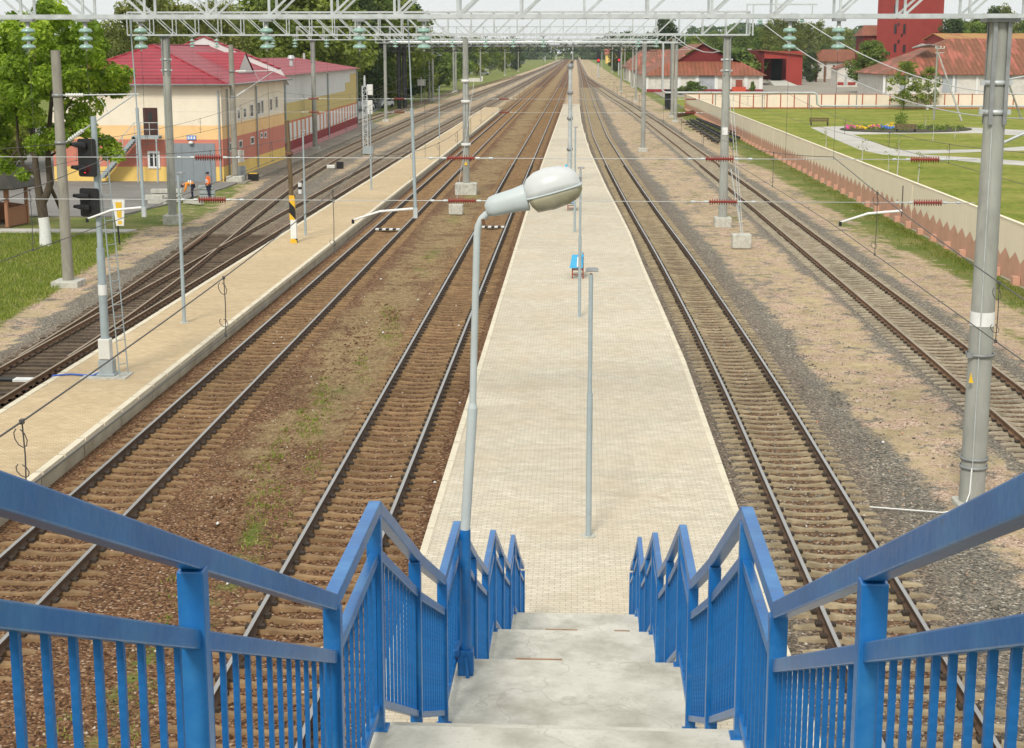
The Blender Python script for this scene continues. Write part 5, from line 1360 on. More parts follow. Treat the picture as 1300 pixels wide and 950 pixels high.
# long striped wing
t = thing('striped_wing', 'long low wing with red roof, white and khaki upper wall and orange striped panels', 'building', (-30, 165, 0))
wa = Vector((-26.95, BY + .5, 0)); wb_ = g(453.5, 162); wb_.z = 0
dirw = (wb_ - wa).normalized(); nw = Vector((dirw.y, -dirw.x, 0))     # outward (towards tracks)
Lw = (wb_ - wa).length
def W(s, o, z): return wa + dirw * s + nw * o + Vector((0, 0, z))
zwe = zpx(87, wb_.y); bk = -13.5
zA, zB, zC = zpx(159, wb_.y) + .9, 3.35, 5.15
def wbox(mb, s0, s1, o0, o1, z0, z1): mb.prism([W(s0, o0, 0)[:2], W(s1, o0, 0)[:2], W(s1, o1, 0)[:2], W(s0, o1, 0)[:2]], z0, z1)
mb = MB(); wbox(mb, 0, Lw, bk, 0, -.1, zwe); mb.build('wall', M['b_white'], t)
mb = MB(); wbox(mb, 0, Lw, .002, .03, 3.3, 5.0); wbox(mb, Lw * .80, Lw, .002, .03, 5.0, 6.0); wbox(mb, Lw * .885, Lw, .002, .03, 6.0, 7.0); mb.build('khaki_band', M['b_khaki'], t)
mb = MB(); wbox(mb, 0, Lw, .002, .06, .55, 1.35); mb.build('dark_red_band', M['b_dred'], t)
mb = MB(); wbox(mb, 0, Lw, .002, .10, -.1, .54); mb.build('pink_base', M['b_pink'], t)
mb = MB(); wbox(mb, 0, Lw, .002, .03, 1.36, 3.28); n = 22
for k in range(n):
    s0 = (k + .3) * Lw / n; s1 = s0 + Lw / n * .64; mb.add([W(s0, .036, 1.4), W(s1, .036, 1.4), W(s1, .036, 3.1), W(s0, .036, 3.1)], [(0, 1, 2, 3)], 1)
mb.build('striped_band', [wallplaster('stripe_orange', (.62, .22, .10), (.55, .2, .1)), M['white']], t)
for f in (.02, .52, .995):
    mb = MB(); p = W(Lw * f, .14, 0); mb.cyl(p + Vector((0, 0, .2)), p + Vector((0, 0, zwe - .3)), .09, n=8); mb.build('downpipe', M['cabinet'], t)
zrw = zpx(73.5, 178)
mb = MB(); e = [W(-.0, .6, zwe), W(Lw + .6, .6, zwe), W(Lw + .6, bk - .6, zwe), W(0, bk - .6, zwe), W(0, bk / 2, zrw), W(Lw - 7, bk / 2, zrw)]
mb.add(e, [(0, 1, 5, 4), (1, 2, 5), (2, 3, 4, 5), (3, 0, 4), (0, 3, 2, 1)]); rf = mb.build('roof', M['roof_red'], t)
mb = MB(); p = dY(370, 88, 160); mb.cyl(p + Vector((0, 0, -.3)), p + Vector((0, 0, 1.1)), .22, n=10); mb.cyl(p + Vector((0, 0, 1.1)), p + Vector((0, 0, 1.45)), .42, .3, n=10); mb.build('roof_vent', M['galv'], rf)
mb = MB(); p = dY(386, 72, 178); mb.cyl(p + Vector((0, 0, -.3)), p + Vector((0, 0, .4)), .15, n=8); mb.build('chimney', M['galv'], rf)
sheet('apron', [(-26.6, 112), (-24.8, 112), (-25.2, 150), (-26.0, 202), (-29, 206), (-28.6, 199)], M['dirt'], .05, px=False)

# ================================================================== RIGHT BUILDINGS
def gable_house(name, label, x0, x1, y0, y1, ze, zr, wall, roof, axis='Y', ov=.6, hip=0.0, base=0.0):
    """ridge along axis; hip: how far the ridge is pulled in at both ends"""
    t = thing(name, label, 'building', ((x0 + x1) / 2, (y0 + y1) / 2, base))
    xm, ym = (x0 + x1) / 2, (y0 + y1) / 2
    mb = MB(); mb.bbox(x0, x1, y0, y1, base - .1, ze); w = mb.build('wall', M[wall], t)
    if hip <= 0:
        mb = MB()
        if axis == 'Y': mb.extr([(x0, y0, ze), (x1, y0, ze), (xm, y0, zr - .1)], (0, y1 - y0, 0))
        else: mb.extr([(x0, y0, ze), (x0, y1, ze), (x0, ym, zr - .1)], (x1 - x0, 0, 0))
        mb.build('gable', M[wall], t)
    e = [(x0 - ov, y0 - ov, ze + .02), (x1 + ov, y0 - ov, ze + .02), (x1 + ov, y1 + ov, ze + .02), (x0 - ov, y1 + ov, ze + .02)]
    mb = MB()
    if axis == 'Y':
        a, b = (xm, y0 - ov + hip, zr), (xm, y1 + ov - hip, zr); fs = [(0, 4, 5, 3), (1, 2, 5, 4)] + ([(0, 1, 4), (2, 3, 5)] if hip > 0 else [])
    else:
        a, b = (x0 - ov + hip, ym, zr), (x1 + ov - hip, ym, zr); fs = [(0, 1, 5, 4), (2, 3, 4, 5)] + ([(3, 0, 4), (1, 2, 5)] if hip > 0 else [])
    mb.add(e + [a, b], fs); o = mb.build('roof', M[roof], t)
    so_ = o.modifiers.new('thick', 'SOLIDIFY'); so_.thickness = .12
    return t
def face_rect(t, name, px0, py0, px1, py1, Y, mat, proud=.05, th=.06):
    a = dY(px0, py1, Y); b = dY(px1, py0, Y); mb = MB(); mb.bbox(a.x, b.x, Y - proud - th, Y - proud, a.z, b.z)
    return mb.build(name, M[mat] if isinstance(mat, str) else mat, t)
# white warehouse with rust roof and dark red gable
Y1 = 375.0
xa, xb = dY(821, 95, Y1).x, dY(969, 95, Y1).x; ze = dY(0, 95.5, Y1).z
t = thing('warehouse', 'limewashed warehouse with rusty hipped roof and dark red upper gable', 'building', ((xa + xb) / 2, Y1, 0))
mb = MB(); mb.bbox(xa, xb, Y1, Y1 + 60, -.1, ze); mb.build('wall', M['w_white'], t)
for px in (821, 862.5, 885.5, 910, 928, 948, 967): mb = MB(); x = dY(px, 0, Y1).x; mb.bbox(x - .05, x + .75, Y1 - .25, Y1 - .003, -.1, ze - .02); mb.build('pilaster', M['limewash'], t)
zs = dY(0, 78, Y1 + 5).z; s0 = dY(856, 78, Y1 + 5).x; s1 = dY(936, 78, Y1 + 5).x; rxm = dY(893, 56, Y1 + 5.5).x; zr = dY(0, 55.5, Y1 + 5.5).z
e0 = [(xa - .9, Y1 - .9, ze), (xb + .9, Y1 - .9, ze), (s1 + .8, Y1 + 5.3, zs), (s0 - .8, Y1 + 5.3, zs)]
yb_ = Y1 + 61
mb = MB()
mb.add([e0[0], e0[1], e0[2], e0[3]], [(0, 1, 2, 3)])
mb.add([(xa - .9, Y1 - .9, ze), e0[3], (s0 - .8, yb_, zs), (xa - .9, yb_, ze)], [(0, 1, 2, 3)])
mb.add([(xb + .9, Y1 - .9, ze), e0[2], (s1 + .8, yb_, zs), (xb + .9, yb_, ze)], [(0, 1, 2, 3)])
mb.add([(s0 - .9, Y1 + 4.5, zs - .15), (rxm, Y1 + 4.5, zr), (rxm, yb_, zr), (s0 - .9, yb_, zs - .15)], [(0, 1, 2, 3)])
mb.add([(s1 + .9, Y1 + 4.5, zs - .15), (rxm, Y1 + 4.5, zr), (rxm, yb_, zr), (s1 + .9, yb_, zs - .15)], [(0, 1, 2, 3)])
rf = mb.build('roof', M['roof_rust'], t)
mb = MB(); mb.extr([(s0, Y1 + 5.6, zs - .3), (s1, Y1 + 5.6, zs - .3), (rxm, Y1 + 5.6, zr - .25)], (0, .3, 0)); mb.build('gable', M['b_brickd'], t)
face_rect(t, 'sliding_door', 886.5, 97, 911, 117, Y1, 'w_grey')
face_rect(t, 'door_head', 886, 95.8, 911, 97, Y1, 'black', .12)
mb = MB(); mb.bbox(xa, xb, Y1 - .3, Y1 - .26, -.1, .7); mb.build('plinth', M['b_dred'], t)
p = dY(938, 115, Y1 - 2); t = thing('fire_cabinet', 'bright red stepped cabinet at the foot of the white warehouse', 'cabinet', (p.x, p.y, 0)); mb = MB(); a = dY(929.5, 116, Y1 - 2); b = dY(946.5, 116, Y1 - 2); mb.bbox(a.x, b.x, Y1 - 3, Y1 - 1, 0, 1.3); mb.build('base', paint('fire_red', (.55, .08, .04), .5, .05, 2), t); mb = MB(); a = dY(934, 116, Y1 - 2); b = dY(942, 116, Y1 - 2); mb.bbox(a.x, b.x, Y1 - 2.6, Y1 - 1.2, 1.3, 3.0); mb.build('upper_box', M['benchred'], t)
# rusty sheds left of it
a, b = dY(796, 90, 520), dY(845, 90, 520)
gable_house('storage_shed', 'low storage shed with bright rusty gable roof left of the warehouse', a.x, b.x + 10, 500, 560, dY(0, 86, 500).z, dY(0, 63, 510).z, 'w_white', 'roof_rust2', 'X', .8, 6)
a, b = dY(803, 90, 430), dY(834, 90, 430)
gable_house('gate_lodge', 'little white lodge with red roof at the tracks end of the wall', a.x, b.x, 432, 446, dY(0, 89, 430).z, dY(0, 78, 437).z, 'w_white', 'roof_rust2', 'X', .8, 3)
a, b = dY(844.5, 56, 560), dY(863, 56, 560)
gable_house('water_house', 'small brick upper house with ochre roof rising behind the rusty shed', a.x, b.x, 560, 572, dY(0, 54.5, 560).z, dY(0, 49.5, 566).z, 'wood', 'roof_ochre', 'X', .8, 1.5)
a, b = dY(769, 70, 1300), dY(790, 70, 1300)
hut = gable_house('yellow_hut', 'yellow striped hut with orange roof beyond the right signals', a.x, b.x, 1300, 1316, dY(0, 69.5, 1300).z, dY(0, 62.5, 1308).z, 'b_yellow', 'roof_rust2', 'X', 1, .0)
face_rect(hut, 'door', 777, 71, 780, 79, 1300, 'cabinet')
a, b = dY(926, 70, 470), dY(956, 70, 470)
gable_house('grey_shed', 'grey slate roofed shed between the warehouse and the red shed', a.x, b.x, 470, 490, dY(0, 78, 470).z, dY(0, 62, 478).z, 'w_white', 'roof_grey', 'X', .6, .0)
# red open shed
YS = 455.0
t = thing('open_shed', 'red corrugated open shed with dark doorway and sloping ramp', 'building', (dY(988, 107, YS).x, YS, 0))
zt_l, zt_r = dY(0, 65, YS).z, dY(0, 71, YS).z
def fr_(px0, py0, px1, py1, m, nm, d=.3, y=YS): a = dY(px0, py1, y); b = dY(px1, py0, y); mb = MB(); mb.bbox(a.x, b.x, y, y + d, max(a.z, -.1), b.z); return mb.build(nm, M[m], t)
fr_(969, 65, 1019, 74.5, 'b_brick', 'front_lintel'); fr_(997.5, 74.5, 1019, 108, 'b_brick', 'front_wall')
a = dY(969, 60, YS); mb = MB(); mb.prism([(a.x - 9.5, YS + 22), (a.x, YS), (a.x + .3, YS), (a.x - 9.2, YS + 22)], -.1, zt_l); mb.build('side_wall', M['b_brickd'], t)
a, b = dY(969, 60, YS), dY(1019, 60, YS)
mb = MB(); mb.extr([(a.x - .8, YS - .8, zt_l + .1), (b.x + .8, YS - .8, zt_r + .1), (b.x + .8, YS - .8, zt_r + .4), (a.x - .8, YS - .8, zt_l + .4)], (-4, 23, 0)); mb.build('roof', M['roof_rust'], t)
mb = MB(); mb.bbox(dY(984, 70, YS).x, dY(998, 70, YS).x, YS + 8, YS + 8.3, -.1, zt_l - 1); mb.build('interior_shade', M['dark'], t)  # near-black panel, the shade inside the shed put in as colour
mb = MB(); mb.bbox(dY(966, 70, YS).x, b.x, YS + 21, YS + 21.3, 1.2, zt_l - .6); mb.build('back_wall', M['b_brickd'], t)
mb = MB(); a_ = dY(977, 97, YS); b_ = dY(998, 97, YS); mb.add([(a_.x, YS - .1, 1.3), (b_.x, YS - .1, 1.3), (b_.x + 2.4, YS - 9, .02), (a_.x + .3, YS - 9, .02), (a_.x, YS - .1, -.1), (b_.x, YS - .1, -.1)], [(0, 1, 2, 3), (0, 3, 4), (1, 5, 2)]); mb.build('ramp', M['footing'], t)
# white house and annex
a, b = dY(1028, 90, 560), dY(1105, 90, 560)
hs_ = gable_house('white_house', 'white house with dull red hipped roof left of the brick tower', a.x, b.x, 560, 580, dY(0, 78, 560).z, dY(0, 63, 570).z, 'w_white', 'roof_rust', 'X', 1.0, 7)
face_rect(hs_, 'door', 1032, 82, 1039, 97, 560, 'w_grey'); face_rect(hs_, 'door', 1045, 80, 1050, 97, 560, 'w_grey'); face_rect(hs_, 'window', 1057, 83, 1060, 91, 560, 'pane')
mb = MB()
for px in (1040, 1051): mb.bbox(dY(px, 0, 500).x - .3, dY(px, 0, 500).x + .3, 500, 500.6, 0, dY(0, 78, 500).z)
mb.bbox(dY(1038, 0, 500).x, dY(1053, 0, 500).x, 500, 500.5, dY(0, 78.5, 500).z, dY(0, 77, 500).z); gt = mb.build('loading_gantry', M['rust']); tag(gt, 'rusty goal shaped frame of two posts in front of the white house', 'frame')
a, b = dY(1063, 90, 430), dY(1086, 90, 430)
hs_ = gable_house('white_annex', 'small white annex with red plinth beside the dark bushy tree', a.x, b.x + 2, 430, 440, dY(0, 87, 430).z, dY(0, 80, 434).z, 'w_white', 'roof_rust', 'Y', .5, .0)
face_rect(hs_, 'door', 1072, 95, 1075, 108, 430, 'w_grey'); face_rect(hs_, 'plinth', 1063, 104.5, 1071, 108, 430, 'b_brick'); face_rect(hs_, 'plinth', 1076, 104.5, 1086, 108, 430, 'b_brick')
# red tower
YT = 520.0
tc = dY(1153, 60, YT); zT = dY(0, -22, YT).z
t = thing('brick_tower', 'tall red painted brick tower with small dark windows on its shaded side', 'tower', (tc.x + 4, YT + 8, 0))
an = R(26); ux = Vector((math.cos(an), math.sin(an), 0)); uy = Vector((-math.sin(an), math.cos(an), 0))
wR = 14.2; wL = 17.5
c0 = Vector((tc.x, YT, 0))
mb = MB(); mb.prism([tuple((c0)[:2]), tuple((c0 + ux * wR)[:2]), tuple((c0 + ux * wR + uy * wL)[:2]), tuple((c0 + uy * wL)[:2])], -.1, zT); mb.build('tower_wall', M['b_brick'], t)
mb = MB(); cc = c0 + (ux * wR + uy * wL) / 2; mb.box((cc.x, cc.y, zT + .2), (wR + .8, wL + .8, .5), rz=an); mb.build('parapet', M['b_brickd'], t)
for px, py, hh in ((1137, 37, 11), (1148.5, 37, 11), (1136.5, 61, 10), (1148, 62, 9), (1148, 12, 10), (1141, 31, 3), (1141, 53, 4), (1145, 45, 3), (1137, 12, 10)):
    best = None
    for s in np.linspace(0, wL, 200):
        q = c0 + uy * s; 
        if best is None or abs(dY(px, py, q.y).x - q.x) < best[0]: best = (abs(dY(px, py, q.y).x - q.x), q, s)
    q = best[1]; z = dY(px, py, q.y).z; hw = .55 if hh > 5 else .35; hz = hh * YT / 1900 / 2
    mb = MB(); mb.box(q - ux * .06 + Vector((0, 0, z)), (.1, hw * 2 + .3, hz * 2 + .3), rz=an); w_ = mb.build('window', M['b_brickd'], t)
    mb = MB(); mb.box(q - ux * .09 + Vector((0, 0, z)), (.1, hw * 2, hz * 2), rz=an); mb.build('pane', M['pane'], w_)
# lower annex of the tower
a = dY(1096, 60, 545); b = dY(1128, 60, 545)
gable_house('tower_annex', 'dark red boarded annex with rusty roof left of the brick tower', a.x, b.x + 4, 545, 560, dY(0, 46, 545).z, dY(0, 33, 553).z, 'b_brickd', 'roof_rust', 'X', .8, 2)
# long rusty warehouse
YL = 330.0
xa = dY(1127, 90, YL).x; xb = xa + 74; ze = dY(0, 94, YL).z; zr = dY(0, 49.5, YL + 17).z
t = gable_house('long_warehouse', 'long white warehouse with huge patched rusty roof at the right edge', xa, xb, YL, YL + 34, ze, zr, 'w_white', 'roof_rust2', 'X', 1.0, 17.5)
for px0, px1 in ((1196, 1215), (1271, 1284), (1142, 1150)):
    face_rect(t, 'door', px0, 96, px1, 117, YL, 'w_grey')
for px in (1127, 1160, 1195, 1216, 1246, 1286, 1320): mb = MB(); x = dY(px, 0, YL).x; mb.bbox(x - .2, x + .3, YL - .2, YL - .003, -.1, ze - .02); mb.build('pilaster', M['limewash'], t)
x_ = dY(1178, 60, YL + 5).x
mb = MB(); mb.add([(x_ - 3.2, YL + 6, dY(0, 61.5, YL).z), (x_, YL + 4, dY(0, 57, YL).z), (x_ + 3, YL + 6, dY(0, 60, YL).z), (x_, YL + 11, dY(0, 56.5, YL).z)], [(0, 1, 2, 3)]); o = mb.build('roof_hatch', M['roof_grey'], t); o.modifiers.new('t', 'SOLIDIFY').thickness = .2
a = dY(1201, 50, 400); gable_house('back_warehouse', 'back warehouse whose ochre ridge shows above the long rusty roof', a.x, a.x + 90, 400, 424, dY(0, 50, 400).z, dY(0, 43, 410).z, 'b_brick', 'roof_ochre', 'X', .6, .0)
mb = MB()

# utility poles in the park
def apole(label, base, topx, topy, fx_, fy_):
    b = g(*base); t = thing('utility_pole', label, 'utility pole', tuple(b), 'concrete utility poles in the park'); z = dY(topx, topy, b.y).z
    mb = MB(); mb.cyl(b, (b.x - .0, b.y, z), .16, .12, n=8); mb.build('pole', M['mast'], t)
    f = g(fx_, fy_); mb = MB(); mb.cyl(f, (b.x + .1, b.y, z - .9), .14, .11, n=8); mb.build('strut', M['mast'], t)
    mb = MB(); mb.bar((b.x - .3, b.y, z - .3), (b.x + 1.0, b.y, z - .3), .1, .1); mb.bar((b.x - .3, b.y, z - .9), (b.x + 1.0, b.y, z - .9), .1, .1); mb.build('cross_arm', M['galv'], t)
    for k, xo in enumerate((-.25, .45, .95)):
        mb = MB(); mb.lathe([(.03, 0), (.09, .05), (.09, .2), (.04, .28)], (b.x + xo, b.y, z - .25), n=8); mb.build('insulator', M['porcelain'], t)
    return t
apole('concrete utility pole with slanting strut on the park lawn behind the flower bed', (1185.5, 152), 1186.5, 59, 1221, 154)
apole('concrete utility pole with slanting strut hidden behind the big right mast', (1262, 153), 1275, 62, 1297, 152)

# park bench, flower bed, saplings
def pbench(label, base):
    b = g(*base); t = thing('park_bench', label, 'bench', tuple(b), 'park benches'); 
    for x in (-1.1, 1.1):
        mb = MB(); mb.bbox(b.x + x - .06, b.x + x + .06, b.y - .3, b.y + .3, 0, .45); mb.bbox(b.x + x - .06, b.x + x + .06, b.y + .25, b.y + .33, .45, 1.0); mb.build('side_frame', M['black'], t)
    mb = MB(); mb.bbox(b.x - 1.3, b.x + 1.3, b.y - .32, b.y + .2, .45, .52); mb.build('seat', M['wood'], t)
    mb = MB(); mb.bbox(b.x - 1.3, b.x + 1.3, b.y + .18, b.y + .24, .6, .78); mb.bbox(b.x - 1.3, b.x + 1.3, b.y + .18, b.y + .24, .84, 1.02); mb.build('backrest', M['wood'], t)
pbench('dark slatted park bench at the corner of the pale path', (1040, 159.5)); pbench('brown slatted park bench in front of the flower bed', (1150, 168.5))
e0 = [g(1066 + 84 + 84 * math.cos(a), 164.8 + 4.0 * math.sin(a)) for a in np.linspace(0, 2 * math.pi, 28, endpoint=False)]
t = thing('flower_bed', 'oval flower bed with pink, yellow and blue flowers in the park', 'flower bed', tuple(g(1150, 165)))
mb = MB(); mb.prism([(p.x, p.y) for p in e0], -.1, .12); mb.build('soil', M['soil'], t)
rb = random.Random(5)
def blobs(cx, cy, n, rx, ry, z, r, mat, name):
    c = g(cx, cy); mb = MB()
    for k in range(n):
        a = rb.uniform(0, 6.28); q = math.sqrt(rb.random()); x, y = c.x + rx * q * math.cos(a), c.y + ry * q * math.sin(a); h = z * rb.uniform(.6, 1.1)
        for j in range(3):
            ax = rb.uniform(0, 3.14); dx, dy = math.cos(ax) * r, math.sin(ax) * r; tl = rb.uniform(-.3, .3) * r
            mb.quad((x - dx, y - dy, h - r + tl), (x + dx, y + dy, h - r), (x + dx, y + dy, h + r), (x - dx, y - dy, h + r - tl))
    o = mb.build(name, M[mat], t); o['kind'] = 'stuff'
for (x, y, m, rx_) in ((1080, 165, 'fl_pink', 1.0), (1094, 165.5, 'fl_yellow', .6), (1108.5, 164, 'fl_yellow', .9), (1113, 164.6, 'fl_pink', .8), (1125, 164.5, 'fl_blue', .9), (1131, 164, 'fl_yellow', 1.0), (1136.5, 162.3, 'fl_yellow', .6)):
    blobs(x, y, 16, rx_, 2.2, .45, .13, m, 'flowers')
for x, y, rx_ in ((1095, 165, 6.0), (1180, 164, 5), (1210, 165, 4)): blobs(x, y, 200, rx_, 2.6, .4, .16, 'leaf_plain', 'bed_plants') if 'leaf_plain' in M else None

# rail scrap and planks by the wall
t = thing('rail_stack', 'rusty bundle of stacked rails lying by the wall', 'rail stack', tuple(g(868, 146)))
a = g(851, 149); b = g(876, 144)
for k in range(5):
    mb = MB(); mb.bar(a + Vector((k * .25, 0, .3)), b + Vector((.6 + k * .25, 0, .3 + .1 * (k % 2))), .16, .3); mb.build('rail', M['rust'], t)
t = thing('timber_stack', 'dark old sleepers and rails stacked along the wall beside the second gantry mast', 'timber stack', tuple(g(920, 175)))
for k in range(5):
    mb = MB(); a = g(872 + k * 4, 156 - k * .6); b = g(912 + k * 9, 184 - k * 1.5); mb.bar(a + Vector((0, 0, .25 + .12 * (k % 2))), b + Vector((0, 0, .25 + .12 * (k % 2))), .16, .22); mb.build('rail', M['tarblack'], t)
for k in range(9):
    mb = MB(); a = g(873 + k * 5, 156 + k * 3.0); mb.bar(a + Vector((-.9, 0, .08)), a + Vector((1.9, .2, .08)), .25, .16); mb.build('bearer', M['sl_wood'], t)

# blue fence, cars, boards far left
a, b = g(565, 85), g(632, 77.3)
t = thing('blue_fence', 'blue sheet fence along the far road on the left', 'fence', tuple(a)); h = dY(0, 78.3, a.y).z
n = 14
for k in range(n):
    mb = MB(); p, q = a.lerp(b, k / n), a.lerp(b, (k + .94) / n); z = h * (1 if k % 2 else .94); mb.extr([p, q, q + Vector((0, 0, z)), p + Vector((0, 0, z))], (0, .3, 0)); mb.build('panel', M['bluefence'], t)
def car(label, c, rz, s=1.0):
    t = thing('parked_car', label, 'car', tuple(c), 'parked white cars')
    mb = MB(); prof = [(-2.1, .35), (-2.1, .8), (-1.95, .95), (-1.3, 1.0), (-.75, 1.42), (.75, 1.46), (1.45, 1.0), (2.05, .9), (2.12, .7), (2.12, .35)]
    mb.extr([(x, -.83, z) for x, z in prof], (0, 1.66, 0)); bd = mb.build('body', M['carwhite'], t, local=True, bevel=.08)
    mb = MB(); mb.extr([(-1.2, -.84, 1.02), (-.72, -.84, 1.36), (.7, -.84, 1.38), (1.28, -.84, 1.02)], (0, 1.68, 0)); mb.build('windows', M['pane'], t, local=True)
    for x in (-1.35, 1.35):
        for y in (-.78, .78):
            mb = MB(); mb.cyl((x, y - .1, .32), (x, y + .1, .32), .32, n=14); mb.build('wheel', M['tyre'], t, local=True)
    t.rotation_euler.z = rz; t.scale = (s, s, s); return t
c1 = car('white parked car half hidden behind the lattice mast', g(462, 141), R(75), 1.15)
dup(c1, tuple(g(472, 138) + Vector((1.5, 4, 0))), 'white parked car just right of the lattice mast', R(70))
dup(c1, tuple(g(547, 93)), 'white parked car farther up the road at the edge of the wood', R(60))
dup(c1, tuple(g(614, 95.5)), 'small car on the grass right of the collared mast', R(20))
dup(c1, tuple(g(555, 92)), 'white parked car nearest the blue fence', R(62))
p = g(535, 131); t = thing('notice_board', 'square white board on a thin post left of the far sidings', 'sign', tuple(p)); mb = MB(); mb.bar(p, p + Vector((0, 0, 5.0)), .16, .16); mb.build('post', M['galv'], t); mb = MB(); a = dY(530, 109, p.y - .2); b = dY(540, 101, p.y - .2); mb.bbox(a.x, b.x, p.y - .25, p.y - .15, a.z, b.z); mb.build('board', M['whitebox'], t)
a = g(594, 104); b = g(609.5, 104); t = thing('concrete_trough', 'long white concrete trough on the grass right of the collared mast', 'trough', tuple(a)); mb = MB(); mb.bbox(a.x, b.x, a.y, a.y + 1.5, 0, dY(0, 99, a.y).z); mb.build('trough', M['w_white'], t); mb = MB(); q = g(611.5, 103); mb.bbox(q.x - .4, q.x + .4, q.y, q.y + .5, 0, dY(0, 96.5, q.y).z); mb.build('end_post', M['w_white'], t)
# pile of old sleepers by the far siding
t = thing('timber_pile', 'pile of weathered beams beside the far left siding', 'timber pile', tuple(g(500, 126)))
for k in range(4): mb = MB(); mb.bar(g(475 + k * 3, 128.5 - k * 1.2) + Vector((0, 0, .4 + .2 * (k % 2))), g(535, 118.2 - k * .6) + Vector((0, 0, .4 + .2 * (k % 2))), .35, .35); mb.build('beam', M['whitebox'], t)
for k in range(3): mb = MB(); mb.bar(g(478 + k * 4, 126.5 - k) + Vector((0, 0, .9)), g(515 + k * 5, 119.5 - k * .6) + Vector((0, 0, .9)), .35, .35); mb.build('rusty_beam', M['rust'], t)

# ================================================================== GAZEBO
p = g(18, 300); cx_, cy_ = g(-52, 296).x, 84.2
gz = thing('gazebo', 'brown wooden gazebo with dark felt roof at the left edge', 'gazebo', (cx_, cy_, 0))
hexr = 2.15; hx = [(cx_ + hexr * math.cos(R(60 * k + 20)), cy_ + hexr * math.sin(R(60 * k + 20))) for k in range(6)]
for k in range(6):
    mb = MB(); mb.bbox(hx[k][0] - .09, hx[k][0] + .09, hx[k][1] - .09, hx[k][1] + .09, 0, 2.35); mb.build('post', M['plank'], gz)
    if k != 4:
        a, b = hx[k], hx[(k + 1) % 6]; mb = MB(); mb.bar((a[0], a[1], .52), (b[0], b[1], .52), .06, .98); mb.bar((a[0], a[1], 1.05), (b[0], b[1], 1.05), .16, .06); mb.build('panel', M['plank'], gz)
mb = MB(); vs = [(cx_ + 3.05 * math.cos(R(60 * k + 20)), cy_ + 3.05 * math.sin(R(60 * k + 20)), 2.22) for k in range(6)] + [(cx_, cy_, 4.7)]
mb.add(vs, [(k, (k + 1) % 6, 6) for k in range(6)]); o = mb.build('roof', M['felt'], gz); o.modifiers.new('t', 'SOLIDIFY').thickness = .08
mb = MB(); mb.prism(hx, -.1, .06); mb.build('floor', M['wood'], gz)

# concrete beams beside the workers
def beams(label, base, n, L, rz, mat='footing'):
    b = g(*base); t = thing('beam_stack', label, 'concrete beams', tuple(b), 'stacks of concrete beams')
    for k in range(n):
        mb = MB(); mb.box((b.x + rnd.uniform(-.15, .15), b.y, .15 + .3 * k), (L, .5, .24), rz=rz); mb.build('beam', M[mat], t)
        if k < n - 1:
            mb = MB(); mb.box((b.x - L * .3, b.y, .30 + .3 * k), (.15, .5, .055), rz=rz); mb.box((b.x + L * .3, b.y, .30 + .3 * k), (.15, .5, .055), rz=rz); mb.build('spacer', M['wood'], t)
beams('stack of pale concrete beams left of the bending worker', (213, 257), 3, 2.0, .05); beams('short stack of concrete beams left of the gantry mast', (198, 259), 2, 1.2, 0); beams('small grey beam stack between the two workers', (261, 252), 3, 1.0, .1, 'cabinet')
mb = MB(); a = g(235, 258); b = g(257, 260); mb.bar(a + Vector((0, 0, .12)), b + Vector((0, 0, .12)), .3, .22); tag(mb.build('concrete_beam', M['footing']), 'single grey concrete beam lying on the grass below the workers', 'beam')
